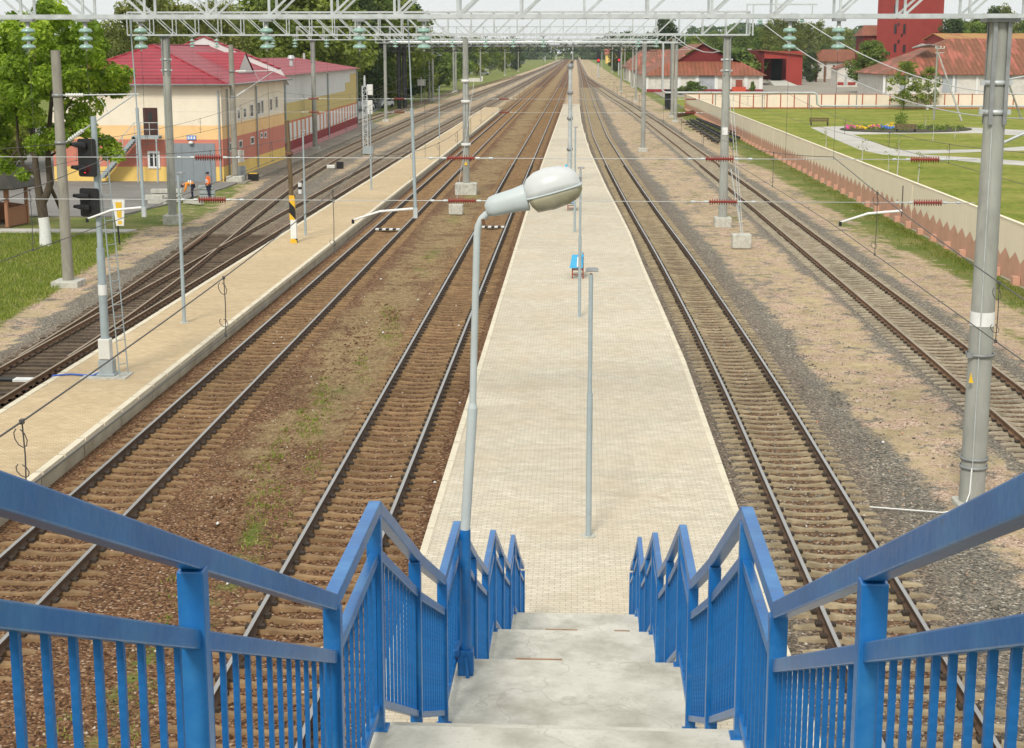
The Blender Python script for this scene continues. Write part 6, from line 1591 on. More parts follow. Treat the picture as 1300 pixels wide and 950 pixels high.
# ================================================================== PEOPLE
def skin_fig(name, verts, edges, radii, mat, parent, sub=2):
    me = bpy.data.meshes.new(name); me.from_pydata(verts, edges, []); me.materials.append(mat)
    o = bpy.data.objects.new(name, me); COL.objects.link(o); o.parent = parent; o['_base'] = (0, 0, 0)
    m = o.modifiers.new('skin', 'SKIN'); m.use_smooth_shade = True
    for v, r in zip(me.skin_vertices[0].data, radii): v.radius = r if isinstance(r, tuple) else (r, r)
    me.skin_vertices[0].data[0].use_root = True
    s = o.modifiers.new('sub', 'SUBSURF'); s.levels = sub; s.render_levels = sub
    return o
def person(label, base, J, rz, vestmat):
    t = thing('person', label, 'person', tuple(base), None); t.rotation_euler.z = rz
    # J: joint dict in local metres
    names = ['pelvis', 'waist', 'chest', 'neck', 'head0', 'head1', 'shL', 'elL', 'wrL', 'haL', 'shR', 'elR', 'wrR', 'haR', 'hipL', 'knL', 'anL', 'toL', 'hipR', 'knR', 'anR', 'toR']
    rad = [.13, .125, (.16, .12), .055, .085, .07, .065, .05, .036, .042, .065, .05, .036, .042, .095, .065, .045, .045, .095, .065, .045, .045]
    ed = [(0, 1), (1, 2), (2, 3), (3, 4), (4, 5), (2, 6), (6, 7), (7, 8), (8, 9), (2, 10), (10, 11), (11, 12), (12, 13), (0, 14), (14, 15), (15, 16), (16, 17), (0, 18), (18, 19), (19, 20), (20, 21)]
    skin_fig('body', [J[n] for n in names], ed, rad, M['skin'], t)
    up = lambda n, k: tuple(np.array(J[n]) + np.array(k))
    jk = ['pelvis', 'waist', 'chest', 'neck', 'shL', 'elL', 'wrL', 'shR', 'elR', 'wrR']
    jv = [J[n] for n in jk]; jv[3] = tuple((np.array(J['neck']) * .6 + np.array(J['chest']) * .4))
    skin_fig('jacket', jv, [(0, 1), (1, 2), (2, 3), (2, 4), (4, 5), (5, 6), (2, 7), (7, 8), (8, 9)], [.165, .165, (.2, .155), .075, .09, .07, .055, .09, .07, .055], vestmat, t)
    tr = ['pelvis', 'hipL', 'knL', 'anL', 'hipR', 'knR', 'anR']
    skin_fig('trousers', [J[n] for n in tr], [(0, 1), (1, 2), (2, 3), (0, 4), (4, 5), (5, 6)], [.15, .115, .085, .07, .115, .085, .07], M['navy'], t)
    for s in 'LR':
        skin_fig('boot', [up('an' + s, (0, 0, .05)), J['an' + s], J['to' + s]], [(0, 1), (1, 2)], [.06, .06, .05], M['boot'] if 'standing' in label else M['black'], t)
    # reflective hoops
    a = np.array(J['waist']); c = np.array(J['chest']); d = (c - a) / np.linalg.norm(c - a)
    mb = MB()
    for f in (.15, .65):
        mb = MB(); q = a + (c - a) * f; mb.cyl(tuple(q - d * .03), tuple(q + d * .03), .205, n=16); mb.build('reflective_band', M['reflect'], t, local=True)
    h0 = np.array(J['head0']); h1 = np.array(J['head1']); d = h1 - h0; d = d / np.linalg.norm(d)
    mb = MB(); q = h1 - d * .0; n_ = 14
    zax = Vector(d); mb.cyl(tuple(h0 + d * .075), tuple(h0 + d * .14), .118, .115, n=14); mb.cyl(tuple(h0 + d * .14), tuple(h0 + d * .2), .115, .06, n=14)
    f = Vector((0, -1, 0)); f = (f - zax * f.dot(zax)).normalized(); mb.bar(Vector(h0 + d * .085) + f * .08, Vector(h0 + d * .08) + f * .2, .15, .015)
    mb.build('cap', M['navy'], t, local=True)
    # face
    fc = Vector(h0) + f * .085
    sd_ = zax.cross(f)
    for s in (-1, 1): mb = MB(); mb.box(fc + sd_ * (.032 * s) + zax * .025, (.018, .018, .012)); mb.build('eye', M['black'], t, local=True)
    mb = MB(); mb.cyl(fc + zax * .02, fc + f * .028 - zax * .015, .008, .016, n=8); mb.build('nose', M['skin'], t, local=True)
    return t
st = {'pelvis': (0, 0, .95), 'waist': (0, .01, 1.10), 'chest': (0, .01, 1.36), 'neck': (0, 0, 1.52), 'head0': (0, -.02, 1.62), 'head1': (0, -.02, 1.73), 'shL': (.2, .01, 1.44), 'elL': (.25, .03, 1.16), 'wrL': (.2, -.12, .95), 'haL': (.18, -.17, .88), 'shR': (-.2, .01, 1.44), 'elR': (-.25, .04, 1.16), 'wrR': (-.2, -.10, .96), 'haR': (-.18, -.15, .89), 'hipL': (.1, 0, .88), 'knL': (.12, -.02, .48), 'anL': (.13, .02, .08), 'toL': (.14, -.16, .05), 'hipR': (-.1, 0, .88), 'knR': (-.12, -.02, .48), 'anR': (-.13, .02, .08), 'toR': (-.14, -.16, .05)}
person('standing person in orange vest and dark cap holding their hands in front', g(265, 252.5), st, R(-60), M['orange'])
bn = {'pelvis': (0, .1, .92), 'waist': (0, -.04, 1.02), 'chest': (0, -.29, 1.04), 'neck': (0, -.45, 1.0), 'head0': (0, -.55, .93), 'head1': (0, -.62, .86), 'shL': (.2, -.34, 1.0), 'elL': (.24, -.40, .72), 'wrL': (.16, -.50, .5), 'haL': (.13, -.53, .43), 'shR': (-.2, -.34, 1.0), 'elR': (-.24, -.40, .72), 'wrR': (-.16, -.50, .5), 'haR': (-.13, -.53, .43), 'hipL': (.1, .08, .86), 'knL': (.13, -.0, .47), 'anL': (.15, .04, .08), 'toL': (.16, -.14, .05), 'hipR': (-.1, .08, .86), 'knR': (-.13, -.0, .47), 'anR': (-.15, .04, .08), 'toR': (-.16, -.14, .05)}
person('person in orange vest bending down over the concrete beams', g(244, 252), bn, R(-75), M['orangey'])
# ================================================================== TREES
def leaf_cloud(name, seed, clumps, per, size, mat, spread, flat=.75):
    """clumps: list of (x,y,z,r); leaf-sized faces in each clump"""
    r = np.random.RandomState(seed); V = []; C = []
    for (x, y, z, cr) in clumps:
        n = int(per * (cr / spread) ** 2)
        d = r.normal(size=(n, 3)); d /= np.linalg.norm(d, axis=1)[:, None]
        rad = cr * (.45 + .6 * r.rand(n) ** .6)
        c = d * rad[:, None] * np.array([1, 1, flat]) + np.array([x, y, z])
        tone = np.clip(.30 + .22 * r.randn() + .18 * r.randn(n), 0, 1)
        s = size * (.6 + .8 * r.rand(n))
        # leaf plane: mostly facing outwards and up
        nn = d * .6 + r.normal(size=(n, 3)) * .6 + np.array([0, 0, .5]); nn /= np.linalg.norm(nn, axis=1)[:, None]
        a = np.cross(nn, r.normal(size=(n, 3))); a /= np.linalg.norm(a, axis=1)[:, None]; b = np.cross(nn, a)
        a *= s[:, None]; b *= (s * .7)[:, None]
        q = np.stack([c - a, c - b * .8 + nn * (s * .15)[:, None], c + a, c + b * .8 + nn * (s * .15)[:, None]], 1)
        V.append(q.reshape(-1, 3)); C.append(np.repeat(tone, 4))
    V = np.concatenate(V); C = np.concatenate(C); nf = len(V) // 4
    me = bpy.data.meshes.new(name); me.vertices.add(len(V)); me.vertices.foreach_set('co', V.ravel())
    me.loops.add(len(V)); me.loops.foreach_set('vertex_index', np.arange(len(V), dtype=np.int32))
    me.polygons.add(nf); me.polygons.foreach_set('loop_start', np.arange(0, len(V), 4, dtype=np.int32)); me.update(calc_edges=True)
    ca = me.color_attributes.new('leaf', 'FLOAT_COLOR', 'POINT'); ca.data.foreach_set('color', np.stack([C, C, C, np.ones_like(C)], 1).ravel().astype(np.float32))
    me.materials.append(M[mat]); return me
def tree_src(seed, H, cw, cb, nclump, clump_r, per, size, leaf, bark, tr, limbs=7, shape='round', twin=False, white=0.0):
    """returns list of (name, mesh) for a tree of height H, crown half width cw, crown base cb"""
    r = random.Random(seed); mb = MB()
    top = Vector((r.uniform(-.2, .2), r.uniform(-.2, .2), H * .82))
    pts = [Vector((0, 0, -.15)), Vector((0, 0, .1)), Vector((r.uniform(-.1, .1), 0, cb * .6)), Vector((r.uniform(-.2, .2), r.uniform(-.2, .2), cb)), top.lerp(Vector((0, 0, cb)), .4), top]
    mb.tube(pts, [tr * 1.35, tr, tr * .85, tr * .75, tr * .45, tr * .12], n=9)
    clumps = []
    for k in range(nclump):
        u = (k + .5) / nclump; z = cb * .9 + (H - cb * .9) * u
        if shape == 'round': w = cw * (math.sin(math.pi * (u ** .75) * .93 + .1) ** .8)
        elif shape == 'birch': w = cw * (1.02 - u) ** .6 * min(1, u * 4 + .35)
        else: w = cw * (1 - u) ** .7 + .1
        a = k * 2.399 + r.uniform(-.5, .5); q = w * math.sqrt(r.uniform(.1, 1.0))
        clumps.append((q * math.cos(a), q * math.sin(a), min(z + r.uniform(-.5, .5), H - clump_r * .3), clump_r * r.uniform(.6, 1.25)))
    for k in range(limbs):
        c = clumps[int((k + .3) * len(clumps) / limbs)]; f = .25 + .55 * k / limbs
        s = Vector((0, 0, cb)).lerp(top, f * .7) if k else Vector((0, 0, cb * .8)); e = Vector(c[:3])
        m = s.lerp(e, .5) + Vector((0, 0, -.08 * (e - s).length)); mb.tube([s, m, e], [tr * .42 * (1 - f * .5), tr * .25, tr * .07], n=6)
    return mb, leaf_cloud('crown', seed, clumps, per, size, leaf, clump_r)
def plant_tree(label, loc, name, group, mbt, crown, bark, scale=1.0, rz=0.0, white=0.0):
    t = thing(name, label, 'tree', tuple(loc), group); t.rotation_euler.z = rz; t.scale = (scale,) * 3
    mbt.build('trunk', M[bark], t, local=True)
    o = bpy.data.objects.new('crown', crown); COL.objects.link(o); o.parent = t
    return t
# the big maple by the gazebo
b = g(58, 311)
H = dY(60, 2, b.y).z
mbt = MB()
def wp(px, py, dy=0): v = dY(px, py, b.y + dy); return v - b
z0 = Vector((0, 0, -.1))
mbt.tube([z0, wp(57, 290), wp(53, 262), wp(51, 250)], [.30, .26, .25, .26], n=10)
mbt.tube([wp(51, 252), wp(48, 235), wp(45, 205), wp(42, 175, .4), wp(40, 140, .6), wp(44, 95, .8)], [.22, .19, .16, .14, .11, .06], n=8)
mbt.tube([wp(54, 258), wp(60, 245), wp(64, 232), wp(61, 205, -.4), wp(62, 170, -.5), wp(66, 120, -.5), wp(72, 70, -.4)], [.2, .19, .19, .15, .13, .09, .05], n=8)
mbt.tube([wp(64, 238), wp(70, 250, .5), wp(77, 268, 1.4)], [.12, .1, .07], n=6)
mbt.tube([wp(46, 222), wp(30, 210, -.3), wp(23, 190, -.4), wp(22, 160, -.5), wp(18, 110)], [.1, .09, .08, .06, .04], n=6)
mbt.tube([wp(44, 200), wp(32, 185), wp(25, 175)], [.07, .05, .04], n=6)
for (x0_, y0_, x1_, y1_, dy) in ((62, 170, 95, 120, -1), (64, 130, 110, 90, 1), (62, 200, 95, 170, -.6), (95, 172, 120, 165, -.5), (66, 120, 90, 50, .5), (42, 150, 10, 70, 1), (44, 100, 45, 40, 0), (72, 80, 130, 110, .7), (23, 190, 5, 200, -.3), (100, 170, 138, 185, -.5)):
    mbt.tube([wp(x0_, y0_), wp((x0_ + x1_) / 2, (y0_ + y1_) / 2 + 4, dy * .5), wp(x1_, y1_, dy)], [.07, .05, .02], n=5)
r = random.Random(21); cl = []
outline = [(0, 45), (20, 12), (40, 30), (60, 4), (85, 28), (110, 30), (128, 55), (150, 72), (160, 100), (150, 125), (128, 130), (140, 160), (150, 190), (135, 205), (108, 190), (85, 195), (60, 190), (35, 200), (10, 195), (-30, 210), (-60, 120), (-40, 50)]
def inside(x, y):
    c = False; n = len(outline); j = n - 1
    for i in range(n):
        xi, yi = outline[i]; xj, yj = outline[j]
        if (yi > y) != (yj > y) and x < (xj - xi) * (y - yi) / (yj - yi) + xi: c = not c
        j = i
    return c
tries = 0
while len(cl) < 128 and tries < 5000:
    tries += 1; x = r.uniform(-65, 165); y = r.uniform(2, 212)
    if not inside(x, y): continue
    if y > 125 and r.random() < .58: continue
    if 8 < x < 34 and y > 160 and r.random() < .7: continue
    if x > 70 and 130 < y and r.random() < .45: continue
    hw = 3.4 * math.sqrt(max(.05, 1 - ((x - 55) / 120) ** 2)) * (1 if y < 130 else .6)
    p = wp(x, y, r.uniform(-hw, hw)); cl.append((p.x, p.y, p.z, r.uniform(.42, .85)))
for (x, y) in ((128, 178), (140, 192), (118, 168), (150, 198), (108, 150), (135, 180), (10, 215), (30, 222), (5, 205)):
    p = wp(x, y, r.uniform(-.8, .8)); cl.append((p.x, p.y, p.z, .4))
crown = leaf_cloud('crown', 21, cl, 250, .125, 'leaf_maple', .62, .8)
t = plant_tree('big spring green maple with lime washed trunk foot beside the gazebo', b, 'maple_tree', None, mbt, crown, 'bark')
mb = MB(); mb.tube([Vector((0, 0, -.05)), wp(57, 290), wp(55, 276)], [.315, .275, .268], n=12); mb.build('limewashed_foot', M['limewash'], t, local=True)

# sources for the woods
SRC = {}
def mk(key, *a, **k):
    leaf, bark = a[7], a[8]; SRC[key] = (tree_src(*a, **k), bark)
#            seed   H    cw   cb  n   r    per size leaf bark tr
mk('broad', 31, 19, 5.4, 3.0, 46, 2.0, 150, .34, 'leaf_green', 'bark', .32)
mk('broad2', 32, 17, 6.0, 2.2, 48, 2.1, 150, .36, 'leaf_spring', 'bark', .34)
mk('birch', 33, 21, 3.1, 5.0, 40, 1.25, 75, .26, 'leaf_birch', 'birch', .20, limbs=9, shape='birch')
mk('birch2', 34, 19, 3.6, 4.0, 42, 1.35, 75, .27, 'leaf_birch', 'birch', .18, limbs=9, shape='birch')
mk('dark', 35, 18, 5.2, 1.6, 50, 1.9, 150, .34, 'leaf_dark', 'bark', .3)
mk('shrub', 36, 4.2, 2.4, .4, 26, .95, 150, .20, 'leaf_green', 'bark', .09)
mk('young', 37, 8.5, 3.2, 1.6, 34, .8, 85, .20, 'leaf_spring', 'bark', .13)
mk('lollipop', 38, 8.2, 3.0, 1.6, 34, 1.2, 200, .20, 'leaf_green', 'bark', .16)
FIRST = {}
def put(key, loc, h, label, group, name=None, wide=1.0, rz=None):
    (mbt, crown), bark = SRC[key]; H0 = {'broad': 19, 'broad2': 17, 'birch': 21, 'birch2': 19, 'dark': 18, 'shrub': 4.2, 'young': 8.5, 'lollipop': 8.2}[key]
    s = h / H0; rz = rnd.uniform(0, 6.28) if rz is None else rz
    if key not in FIRST:
        FIRST[key] = plant_tree(label, loc, name or ('birch_tree' if 'birch' in key else 'leafy_tree' if key != 'shrub' else 'shrub'), group, mbt, crown, bark, s, rz); o = FIRST[key]
    else:
        o = dup(FIRST[key], tuple(loc), label, rz, group); o.name = name or ('birch_tree' if 'birch' in key else 'leafy_tree' if key != 'shrub' else 'shrub')
    if not group and 'group' in o: del o['group']
    o.scale = (s * wide, s * wide, s)
    return o
def at(px, Y): v = dY(px, 66, Y); return Vector((v.x, v.y, 0))
def hpx(py, Y): return zpx(py, Y)
# wood on the left behind the depot: birches and broad trees
G_L = 'trees of the wood behind the depot'
rw = random.Random(11)
for px, Y, ty, key in [(122, 150, 30, 'birch'), (140, 168, 28, 'birch2'), (158, 155, 5, 'birch'), (172, 175, -12, 'birch2'), (190, 165, -20, 'birch'), (208, 180, -5, 'birch2'), (222, 170, 0, 'birch'), (240, 190, 8, 'birch2'), (255, 175, 6, 'birch'), (272, 195, 3, 'birch2'), (288, 180, 2, 'birch'), (305, 200, 14, 'birch'), (200, 200, 10, 'broad2'), (230, 205, 20, 'broad2'), (262, 210, 22, 'broad2'), (295, 210, 20, 'broad2')]:
    put(key, at(px, Y), hpx(ty, Y), 'slim pale trunked birch in the wood directly behind the red hipped roof' if 'birch' in key else 'spring green broadleaf tree behind the red roof ridge', G_L)
for px, Y, ty, key in [(325, 225, 2, 'broad2'), (345, 240, -12, 'broad'), (368, 235, -18, 'broad2'), (388, 250, -15, 'broad'), (408, 240, -22, 'broad2'), (430, 255, -20, 'broad'), (452, 262, -14, 'dark'), (470, 275, -22, 'broad'), (490, 285, -16, 'broad2'), (508, 300, -10, 'broad'), (518, 330, 4, 'dark'), (340, 270, 5, 'broad'), (375, 280, 0, 'dark'), (415, 290, -5, 'broad'), (455, 300, -3, 'broad2'), (485, 320, 0, 'dark'), (350, 300, 15, 'broad'), (400, 310, 10, 'broad2'), (440, 320, 8, 'broad')]:
    put(key, at(px, Y), hpx(ty, Y), {'broad': 'tall mid green broadleaf tree in the wood behind the long striped wing', 'broad2': 'tall spring green tree in the wood behind the long striped wing', 'dark': 'dark green tree in the wood behind the long striped wing'}[key], G_L)
for px, Y, ty, key in [(535, 420, 42, 'broad'), (548, 470, 44, 'dark'), (562, 520, 46, 'broad2'), (528, 360, 30, 'broad2'), (575, 560, 48, 'broad'), (590, 620, 49, 'dark'), (605, 640, 50, 'broad2'), (545, 380, 60, 'shrub'), (520, 345, 85, 'shrub'), (555, 430, 68, 'shrub'), (575, 520, 66, 'shrub'), (622, 700, 51, 'broad'), (638, 760, 52, 'broad2'), (655, 820, 53, 'dark')]:
    put(key, at(px, Y), max(2.5, hpx(ty, Y)), 'small tree at the road edge where the left wood thins out' if key != 'shrub' else 'low shrub at the foot of the left wood beside the road', 'trees and shrubs along the far left road')
for px, Y, ty, key in [(-20, 120, 60, 'broad2'), (-60, 140, 10, 'broad2'), (-35, 105, 190, 'shrub'), (8, 128, 120, 'broad2')]:
    put(key, at(px, Y), hpx(ty, Y), 'leafy tree peeping out behind the big maple at the left edge', 'trees behind the big maple')
# right side
put('lollipop', g(1104, 117.5), hpx(54, g(1104, 117.5).y), 'dense rounded dark green tree in front of the red tower', None, wide=1.25)
b = g(1147, 140); put('young', b, hpx(79, b.y), 'airy young tree at the panel fence right of the dense tree', None, wide=1.05)
b = g(1178.5, 139); put('young', b, hpx(86, b.y), 'small leafy tree at the panel fence behind the utility pole', None, wide=.85)
b = Vector((dY(874, 108, 366).x, 352, 0)); put('shrub', b, hpx(104, 352), 'rounded bush at the foot of the white warehouse wall', None, wide=1.5)
b = Vector((dY(858, 108, 366).x, 352, 0)); put('shrub', b, hpx(112, 352), 'small low bush left of the rounded bush by the warehouse', None, wide=1.1)
b = Vector((dY(955.5, 108, 366).x, 366, 0)); put('shrub', b, hpx(104, 366), 'tiny round topped sapling right of the red cabinet', None, wide=.45)
for px, Y, ty, key in [(905, 640, 42, 'broad'), (925, 660, 40, 'broad2'), (942, 600, 45, 'broad'), (885, 620, 46, 'broad2'), (958, 640, 36, 'broad'), (870, 650, 48, 'broad'), (850, 600, 50, 'dark'), (832, 620, 52, 'dark'), (815, 640, 50, 'dark'), (845, 560, 24, 'dark'), (798, 700, 56, 'broad'), (782, 760, 57, 'dark'), (968, 560, 38, 'broad')]:
    put(key, at(px, Y), hpx(ty, Y), 'green broadleaf tree in the row behind the white warehouse and sheds', 'trees behind the right warehouses')
for px, Y, ty, key in [(975, 520, 28, 'birch'), (985, 540, 22, 'birch2'), (995, 530, 24, 'birch'), (1005, 550, 20, 'birch2'), (1016, 560, 28, 'birch'), (1026, 570, 30, 'birch2'), (1040, 620, 26, 'birch'), (1052, 610, 36, 'birch2'), (1064, 640, 34, 'birch'), (1076, 650, 38, 'birch2'), (982, 3, 15, 'birch')][:10]:
    put(key, at(px, Y), hpx(ty, Y), 'slender birch in the row between the red shed and the tower', 'birches behind the red shed', wide=1.25)
for px, Y, ty, key in [(1030, 500, 66, 'dark'), (1010, 510, 62, 'dark'), (1048, 600, 58, 'dark'), (985, 500, 60, 'broad'), (1070, 620, 58, 'broad')]:
    put(key, at(px, Y), hpx(ty, Y), 'dark undergrowth tree below the birches behind the red shed', 'low trees behind the red shed')
for px, Y, ty, key in [(1206, 480, 24, 'dark'), (1216, 500, 26, 'broad'), (1238, 470, 30, 'broad'), (1250, 500, 20, 'dark'), (1262, 480, 12, 'dark'), (1274, 460, 6, 'birch'), (1282, 490, 18, 'birch2'), (1245, 520, 26, 'broad2'), (1228, 520, 33, 'broad2'), (1296, 500, 28, 'broad'), (1310, 470, 25, 'broad')]:
    put(key, at(px, Y), hpx(ty, Y), 'tall tree rising behind the long rusty roof right of the tower', 'trees behind the long rusty roof')
b = Vector((dY(935, 70, 462).x, 458, 0)); put('shrub', b, hpx(63, 458), 'leafy bush in front of the grey slate shed', None, wide=1.3)
# saplings with stakes in the park
for i, (px, py, ty) in enumerate([(1048, 190, 166), (1094, 205, 178), (1127, 219, 195), (1139, 222, 168), (1165, 234, 195), (1184, 180, 156), (1212, 175, 160), (1174, 165, 145)]):
    p = g(px, py); t = thing('sapling', ['thin bare sapling nearest the zigzag wall bend by the path corner', 'thin bare sapling below the left arm of the path', 'thin sapling left of the red insulator over the lawn', 'thin leafy sapling crossing the path below the flower bed', 'white painted sapling on the lawn nearest the wall', 'thin white stemmed sapling right of the brown bench', 'thin white stemmed sapling near the end of the flower bed', 'thin sapling behind the flower bed'][i], 'sapling', tuple(p), 'park saplings')
    h = zpx(ty, p.y); mb = MB(); mb.tube([p, p + Vector((.06, 0, h * .5)), p + Vector((0, 0, h))], [.05, .04, .015], n=5); mb.build('stem', M['birch'], t)
    cl = [(rb.uniform(-.3, .3), rb.uniform(-.3, .3), h * f, .3) for f in (.6, .75, .9, 1.0)]
    o = bpy.data.objects.new('crown', leaf_cloud('crown', 70 + i, cl, 14, .07, 'leaf_spring', .3)); COL.objects.link(o); o.parent = t
# plants of the flower bed
cl = []
for k in range(60):
    a = rb.uniform(0, 6.28); q = math.sqrt(rb.random()); p = g(1150 + 78 * q * math.cos(a), 164.8 + 3.0 * q * math.sin(a)); cl.append((p.x, p.y, .2, .42))
for (px, py) in ((1140, 163), (1147, 162), (1143, 161)): p = g(px, py); cl += [(p.x, p.y, z, .55) for z in (.5, 1.0, 1.5)]
fb = [o for o in bpy.data.objects if o.name == 'flower_bed'][0]
o = bpy.data.objects.new('bed_plants', leaf_cloud('bed_plants', 91, [(x - fb.location.x, y - fb.location.y, z, r_) for x, y, z, r_ in cl], 60, .12, 'leaf_green', .5)); COL.objects.link(o); o.parent = fb; o['kind'] = 'stuff'

# grass tufts and weeds in the near yard
def tufts(name, pts, hmin, hmax, nb, seed, mat='blade'):
    r = np.random.RandomState(seed); P = np.repeat(np.array(pts), nb, axis=0); n = len(P)
    P = P + np.concatenate([r.normal(scale=.09, size=(n, 2)), np.zeros((n, 1))], 1)
    h = r.uniform(hmin, hmax, n); a = r.uniform(0, 6.283, n); w = .012 + .01 * r.rand(n)
    dx = np.stack([np.cos(a) * w, np.sin(a) * w, 0 * a], 1); ln = np.stack([r.normal(scale=.4, size=n) * h, r.normal(scale=.4, size=n) * h, h], 1)
    V = np.stack([P - dx, P + dx, P + ln], 1).reshape(-1, 3)
    me = bpy.data.meshes.new(name); me.vertices.add(len(V)); me.vertices.foreach_set('co', V.ravel()); me.loops.add(len(V)); me.loops.foreach_set('vertex_index', np.arange(len(V), dtype=np.int32))
    me.polygons.add(n); me.polygons.foreach_set('loop_start', np.arange(0, len(V), 3, dtype=np.int32)); me.update(calc_edges=True)
    tone = np.repeat(np.clip(.45 + .25 * r.randn(n), 0, 1), 3); ca = me.color_attributes.new('leaf', 'FLOAT_COLOR', 'POINT'); ca.data.foreach_set('color', np.stack([tone] * 3 + [np.ones_like(tone)], 1).ravel().astype(np.float32))
    me.materials.append(M[mat]); o = bpy.data.objects.new(name, me); COL.objects.link(o); tag(o, kind='stuff'); return o
r = np.random.RandomState(3); pts = []
for k in range(9000):
    y = r.uniform(18, 75); x = r.uniform(-8.6, -5.9)
    m_ = (float(tx('C', y)) + float(tx('D', y))) / 2
    if h2(x * 1.3 + 3, y * .9) + .5 * h2(x * 3, y * 2.1) > .22 and (x > m_ - .2 + (y > 46) * r.rand()): pts.append((x, y, -.03))
pts = [pts[i] for i in r.permutation(len(pts))[:420]]
o = tufts('weeds', pts, .03, .10, 6, 5); tag(o, 'green weed tufts growing in the ballast between the two middle tracks', 'weeds')
pts = []
for k in range(16000):
    y = r.uniform(38, 80); xm = float(tx('B', y)) - 3.9 - max(0, y - 55) * .03 - .5 * float(h2(np.array(-24.), np.array(y))); x = xm - abs(r.normal(scale=7)); pts.append((x, y, 0.0))
o = tufts('grass', pts, .05, .19, 4, 6); tag(o, 'tall green grass on the slope left of the switch', 'grass')
pts = []
for k in range(2600):
    y = r.uniform(45, 260) if k % 3 else r.uniform(45, 100); x = 18.45 - abs(r.normal(scale=.6)); pts.append((x, y, 0.0))
o = tufts('verge_weeds', pts, .04, .17, 5, 7); tag(o, 'green weeds growing along the foot of the zigzag wall', 'weeds')

# distant forest on the horizon: one mass nobody could count
r = np.random.RandomState(17); cl = []
for k in range(1500):
    x = r.uniform(-1500, 1500); y = r.uniform(1500, 2100) + abs(x) * .1
    if -60 < x < 40 and y < 1900: continue
    hh = 22 + 6 * math.sin(x * .01) + r.uniform(-3, 4) + (8 if x > 120 else 0)
    for q in range(3): cl.append((x + r.uniform(-9, 9), y, hh * (q + .6) / 3, r.uniform(6, 10)))
o = bpy.data.objects.new('forest', leaf_cloud('forest', 17, cl, 26, 3.2, 'leaf_dark', 8.0)); COL.objects.link(o); tag(o, 'distant dark forest along the whole horizon', 'forest', kind='stuff')

# loose stones and litter lying on the near ballast
def stones(name, pts, smin, smax, seed, mat):
    r = np.random.RandomState(seed); base = np.array([[1, 0, 0], [0, 1, 0], [-1, 0, 0], [0, -1, 0], [.1, .1, .8], [-.1, 0, -.8]], float)
    fc = np.array([[0, 1, 4], [1, 2, 4], [2, 3, 4], [3, 0, 4], [1, 0, 5], [2, 1, 5], [3, 2, 5], [0, 3, 5]])
    n = len(pts); s = r.uniform(smin, smax, (n, 1, 1)); a = r.uniform(0, 6.283, n)
    j = base[None] * (1 + .45 * r.uniform(-1, 1, (n, 6, 3))); c, q = np.cos(a)[:, None], np.sin(a)[:, None]
    V = np.stack([j[:, :, 0] * c - j[:, :, 1] * q, j[:, :, 0] * q + j[:, :, 1] * c, j[:, :, 2]], -1) * s + np.array(pts)[:, None, :]
    Fc = (fc[None] + (np.arange(n) * 6)[:, None, None]).reshape(-1, 3)
    me = bpy.data.meshes.new(name); me.vertices.add(n * 6); me.vertices.foreach_set('co', V.reshape(-1)); me.loops.add(Fc.size); me.loops.foreach_set('vertex_index', Fc.ravel().astype(np.int32))
    me.polygons.add(len(Fc)); me.polygons.foreach_set('loop_start', np.arange(0, Fc.size, 3, dtype=np.int32)); me.update(calc_edges=True); me.materials.append(mat)
    o = bpy.data.objects.new(name, me); COL.objects.link(o); tag(o, kind='stuff'); return o
def stone_mat(name, stops):
    t = NT(name); col = t.ramp(t.isl, stops); col = t.mix(.5, col, t.ramp(t.noise(t.pos, 40, 3), [(.3, .7), (.7, 1.2)]), 'MULTIPLY'); t.color(col); return t.done(.9, 0, .25)
r = np.random.RandomState(8); pb1, pg1 = [], []
def free(x, y, keys):
    for k in keys:
        d = abs(x - float(tx(k, y)))
        if abs(d - .8) < .14: return False
    return True
ysr = 20 + 38 * r.rand(15000) ** 1.5
for y in ysr:
    if r.rand() < .5:
        x = r.uniform(-11.8, -2.95)
        if free(x, y, 'CD'): e = min(abs(x - float(tx(k, y))) for k in 'CD'); pb1.append((x, y, -.03 if e < .75 else -.012 if e < 1.4 else -.04))
    else:
        x = r.uniform(3.45, 11.0); e = abs(x - float(tx('E', y)))
        if free(x, y, 'E') and (e < 2.6 or r.rand() < .22): pg1.append((x, y, -.03 if e < .75 else -.012 if e < 1.4 else -.04))
o = stones('brown_stones', pb1, .018, .048, 4, stone_mat('stone_brown', [(0, (.05, .024, .012)), (.4, (.15, .075, .035)), (.8, (.25, .145, .075)), (.95, (.34, .24, .15)), (1, (.6, .52, .44))])); tag(o, 'loose rust brown ballast stones around the two middle tracks', 'stones')
o = stones('grey_stones', pg1, .018, .05, 5, stone_mat('stone_grey', [(0, (.08, .07, .055)), (.4, (.20, .18, .145)), (.8, (.32, .285, .225)), (.95, (.40, .28, .2)), (1, (.62, .58, .5))])); tag(o, 'loose grey ballast stones around the curving right track', 'stones')
pl_ = [(r.uniform(-11.6, -3.0), 22 + 45 * r.rand(), .0) for k in range(40)] + [(r.uniform(6.5, 10.5), 24 + 40 * r.rand(), 0) for k in range(12)]
o = stones('litter', pl_, .02, .055, 6, stone_mat('litter_paper', [(0, (.75, .74, .7)), (.7, (.8, .79, .76)), (.85, (.6, .2, .06)), (1, (.5, .5, .5))])); tag(o, 'scattered bits of pale paper and plastic litter on the ballast', 'litter')
EXPO = 0.25; CLOUD = .9; SUNE = 2.1; HAZE = 0.00008
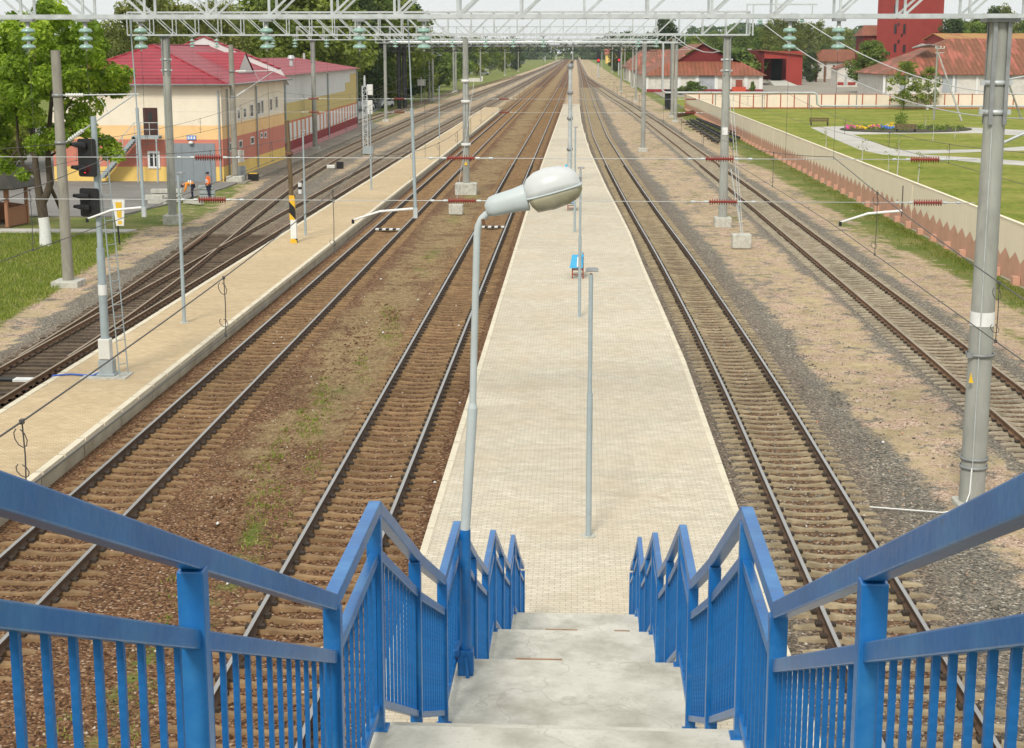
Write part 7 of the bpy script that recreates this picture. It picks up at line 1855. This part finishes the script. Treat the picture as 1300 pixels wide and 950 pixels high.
# ================================================================== LIGHT, SKY, CAMERA
w = bpy.data.worlds.new('World'); SC.world = w; w.use_nodes = True
nt = w.node_tree; nt.nodes.clear()
sky = nt.nodes.new('ShaderNodeTexSky'); sky.sky_type = 'NISHITA'; sky.sun_disc = False
SUN_EL, SUN_AZ = 44.0, 194.0
sky.sun_elevation = R(SUN_EL); sky.sun_rotation = R(SUN_AZ); sky.air_density = 1.0; sky.dust_density = 4.0; sky.ozone_density = 1.0
hs = nt.nodes.new('ShaderNodeHueSaturation'); hs.inputs['Saturation'].default_value = .18; hs.inputs['Value'].default_value = 1.0
bg = nt.nodes.new('ShaderNodeBackground'); bg.inputs[1].default_value = .15
wo = nt.nodes.new('ShaderNodeOutputWorld')
nt.links.new(sky.outputs[0], hs.inputs['Color']); mx = nt.nodes.new('ShaderNodeMix'); mx.data_type = 'RGBA'; mx.inputs[0].default_value = CLOUD; mx.inputs[7].default_value = (5.2, 5.4, 5.35, 1)
nt.links.new(hs.outputs[0], mx.inputs[6]); nt.links.new(mx.outputs[2], bg.inputs[0]); nt.links.new(bg.outputs[0], wo.inputs[0])
sl = bpy.data.lights.new('sun', 'SUN'); sl.energy = SUNE; sl.angle = R(12); sl.color = (1.0, .95, .86)
so = bpy.data.objects.new('sun', sl); COL.objects.link(so)
az = R(SUN_AZ); el = R(SUN_EL)
dv = Vector((math.sin(az) * math.cos(el), math.cos(az) * math.cos(el), math.sin(el)))
so.rotation_euler = dv.to_track_quat('Z', 'Y').to_euler(); so.location = (0, -20, 60)
if HAZE > 0:
    mb = MB(); mb.bbox(-1900, 1900, -30, 2450, -1.0, 48.0); hz = mb.build('haze', []); tag(hz, kind='stuff')
    hm = bpy.data.materials.new('haze_air'); hm.use_nodes = True; ht = hm.node_tree; ht.nodes.clear()
    ho = ht.nodes.new('ShaderNodeOutputMaterial'); hv = ht.nodes.new('ShaderNodeVolumePrincipled'); hv.inputs['Color'].default_value = (.86, .92, .95, 1); hv.inputs['Density'].default_value = HAZE; hv.inputs['Anisotropy'].default_value = .3
    ht.links.new(hv.outputs[0], ho.inputs['Volume']); hz.data.materials.append(hm)
cd = bpy.data.cameras.new('camera'); co = bpy.data.objects.new('camera', cd); COL.objects.link(co)
cd.sensor_fit = 'HORIZONTAL'; cd.sensor_width = 36; cd.lens = 36 * F / 1300; cd.shift_y = -45.0 / 1300; cd.clip_start = .1; cd.clip_end = 20000
co.location = (0, 0, EZ); co.rotation_euler = (R(90) - PITCH, 0, YAW)
SC.camera = co
SC.view_settings.view_transform = 'Standard'; SC.view_settings.look = 'None'; SC.view_settings.exposure = EXPO; SC.view_settings.gamma = 1; SC.view_settings.use_curve_mapping = False
SC.cycles.use_denoising = True
SC.cycles.max_bounces = 6; SC.cycles.diffuse_bounces = 2; SC.cycles.glossy_bounces = 2; SC.cycles.transparent_max_bounces = 4; SC.cycles.volume_bounces = 0
for o in bpy.data.objects:
    if '_base' in o: del o['_base']
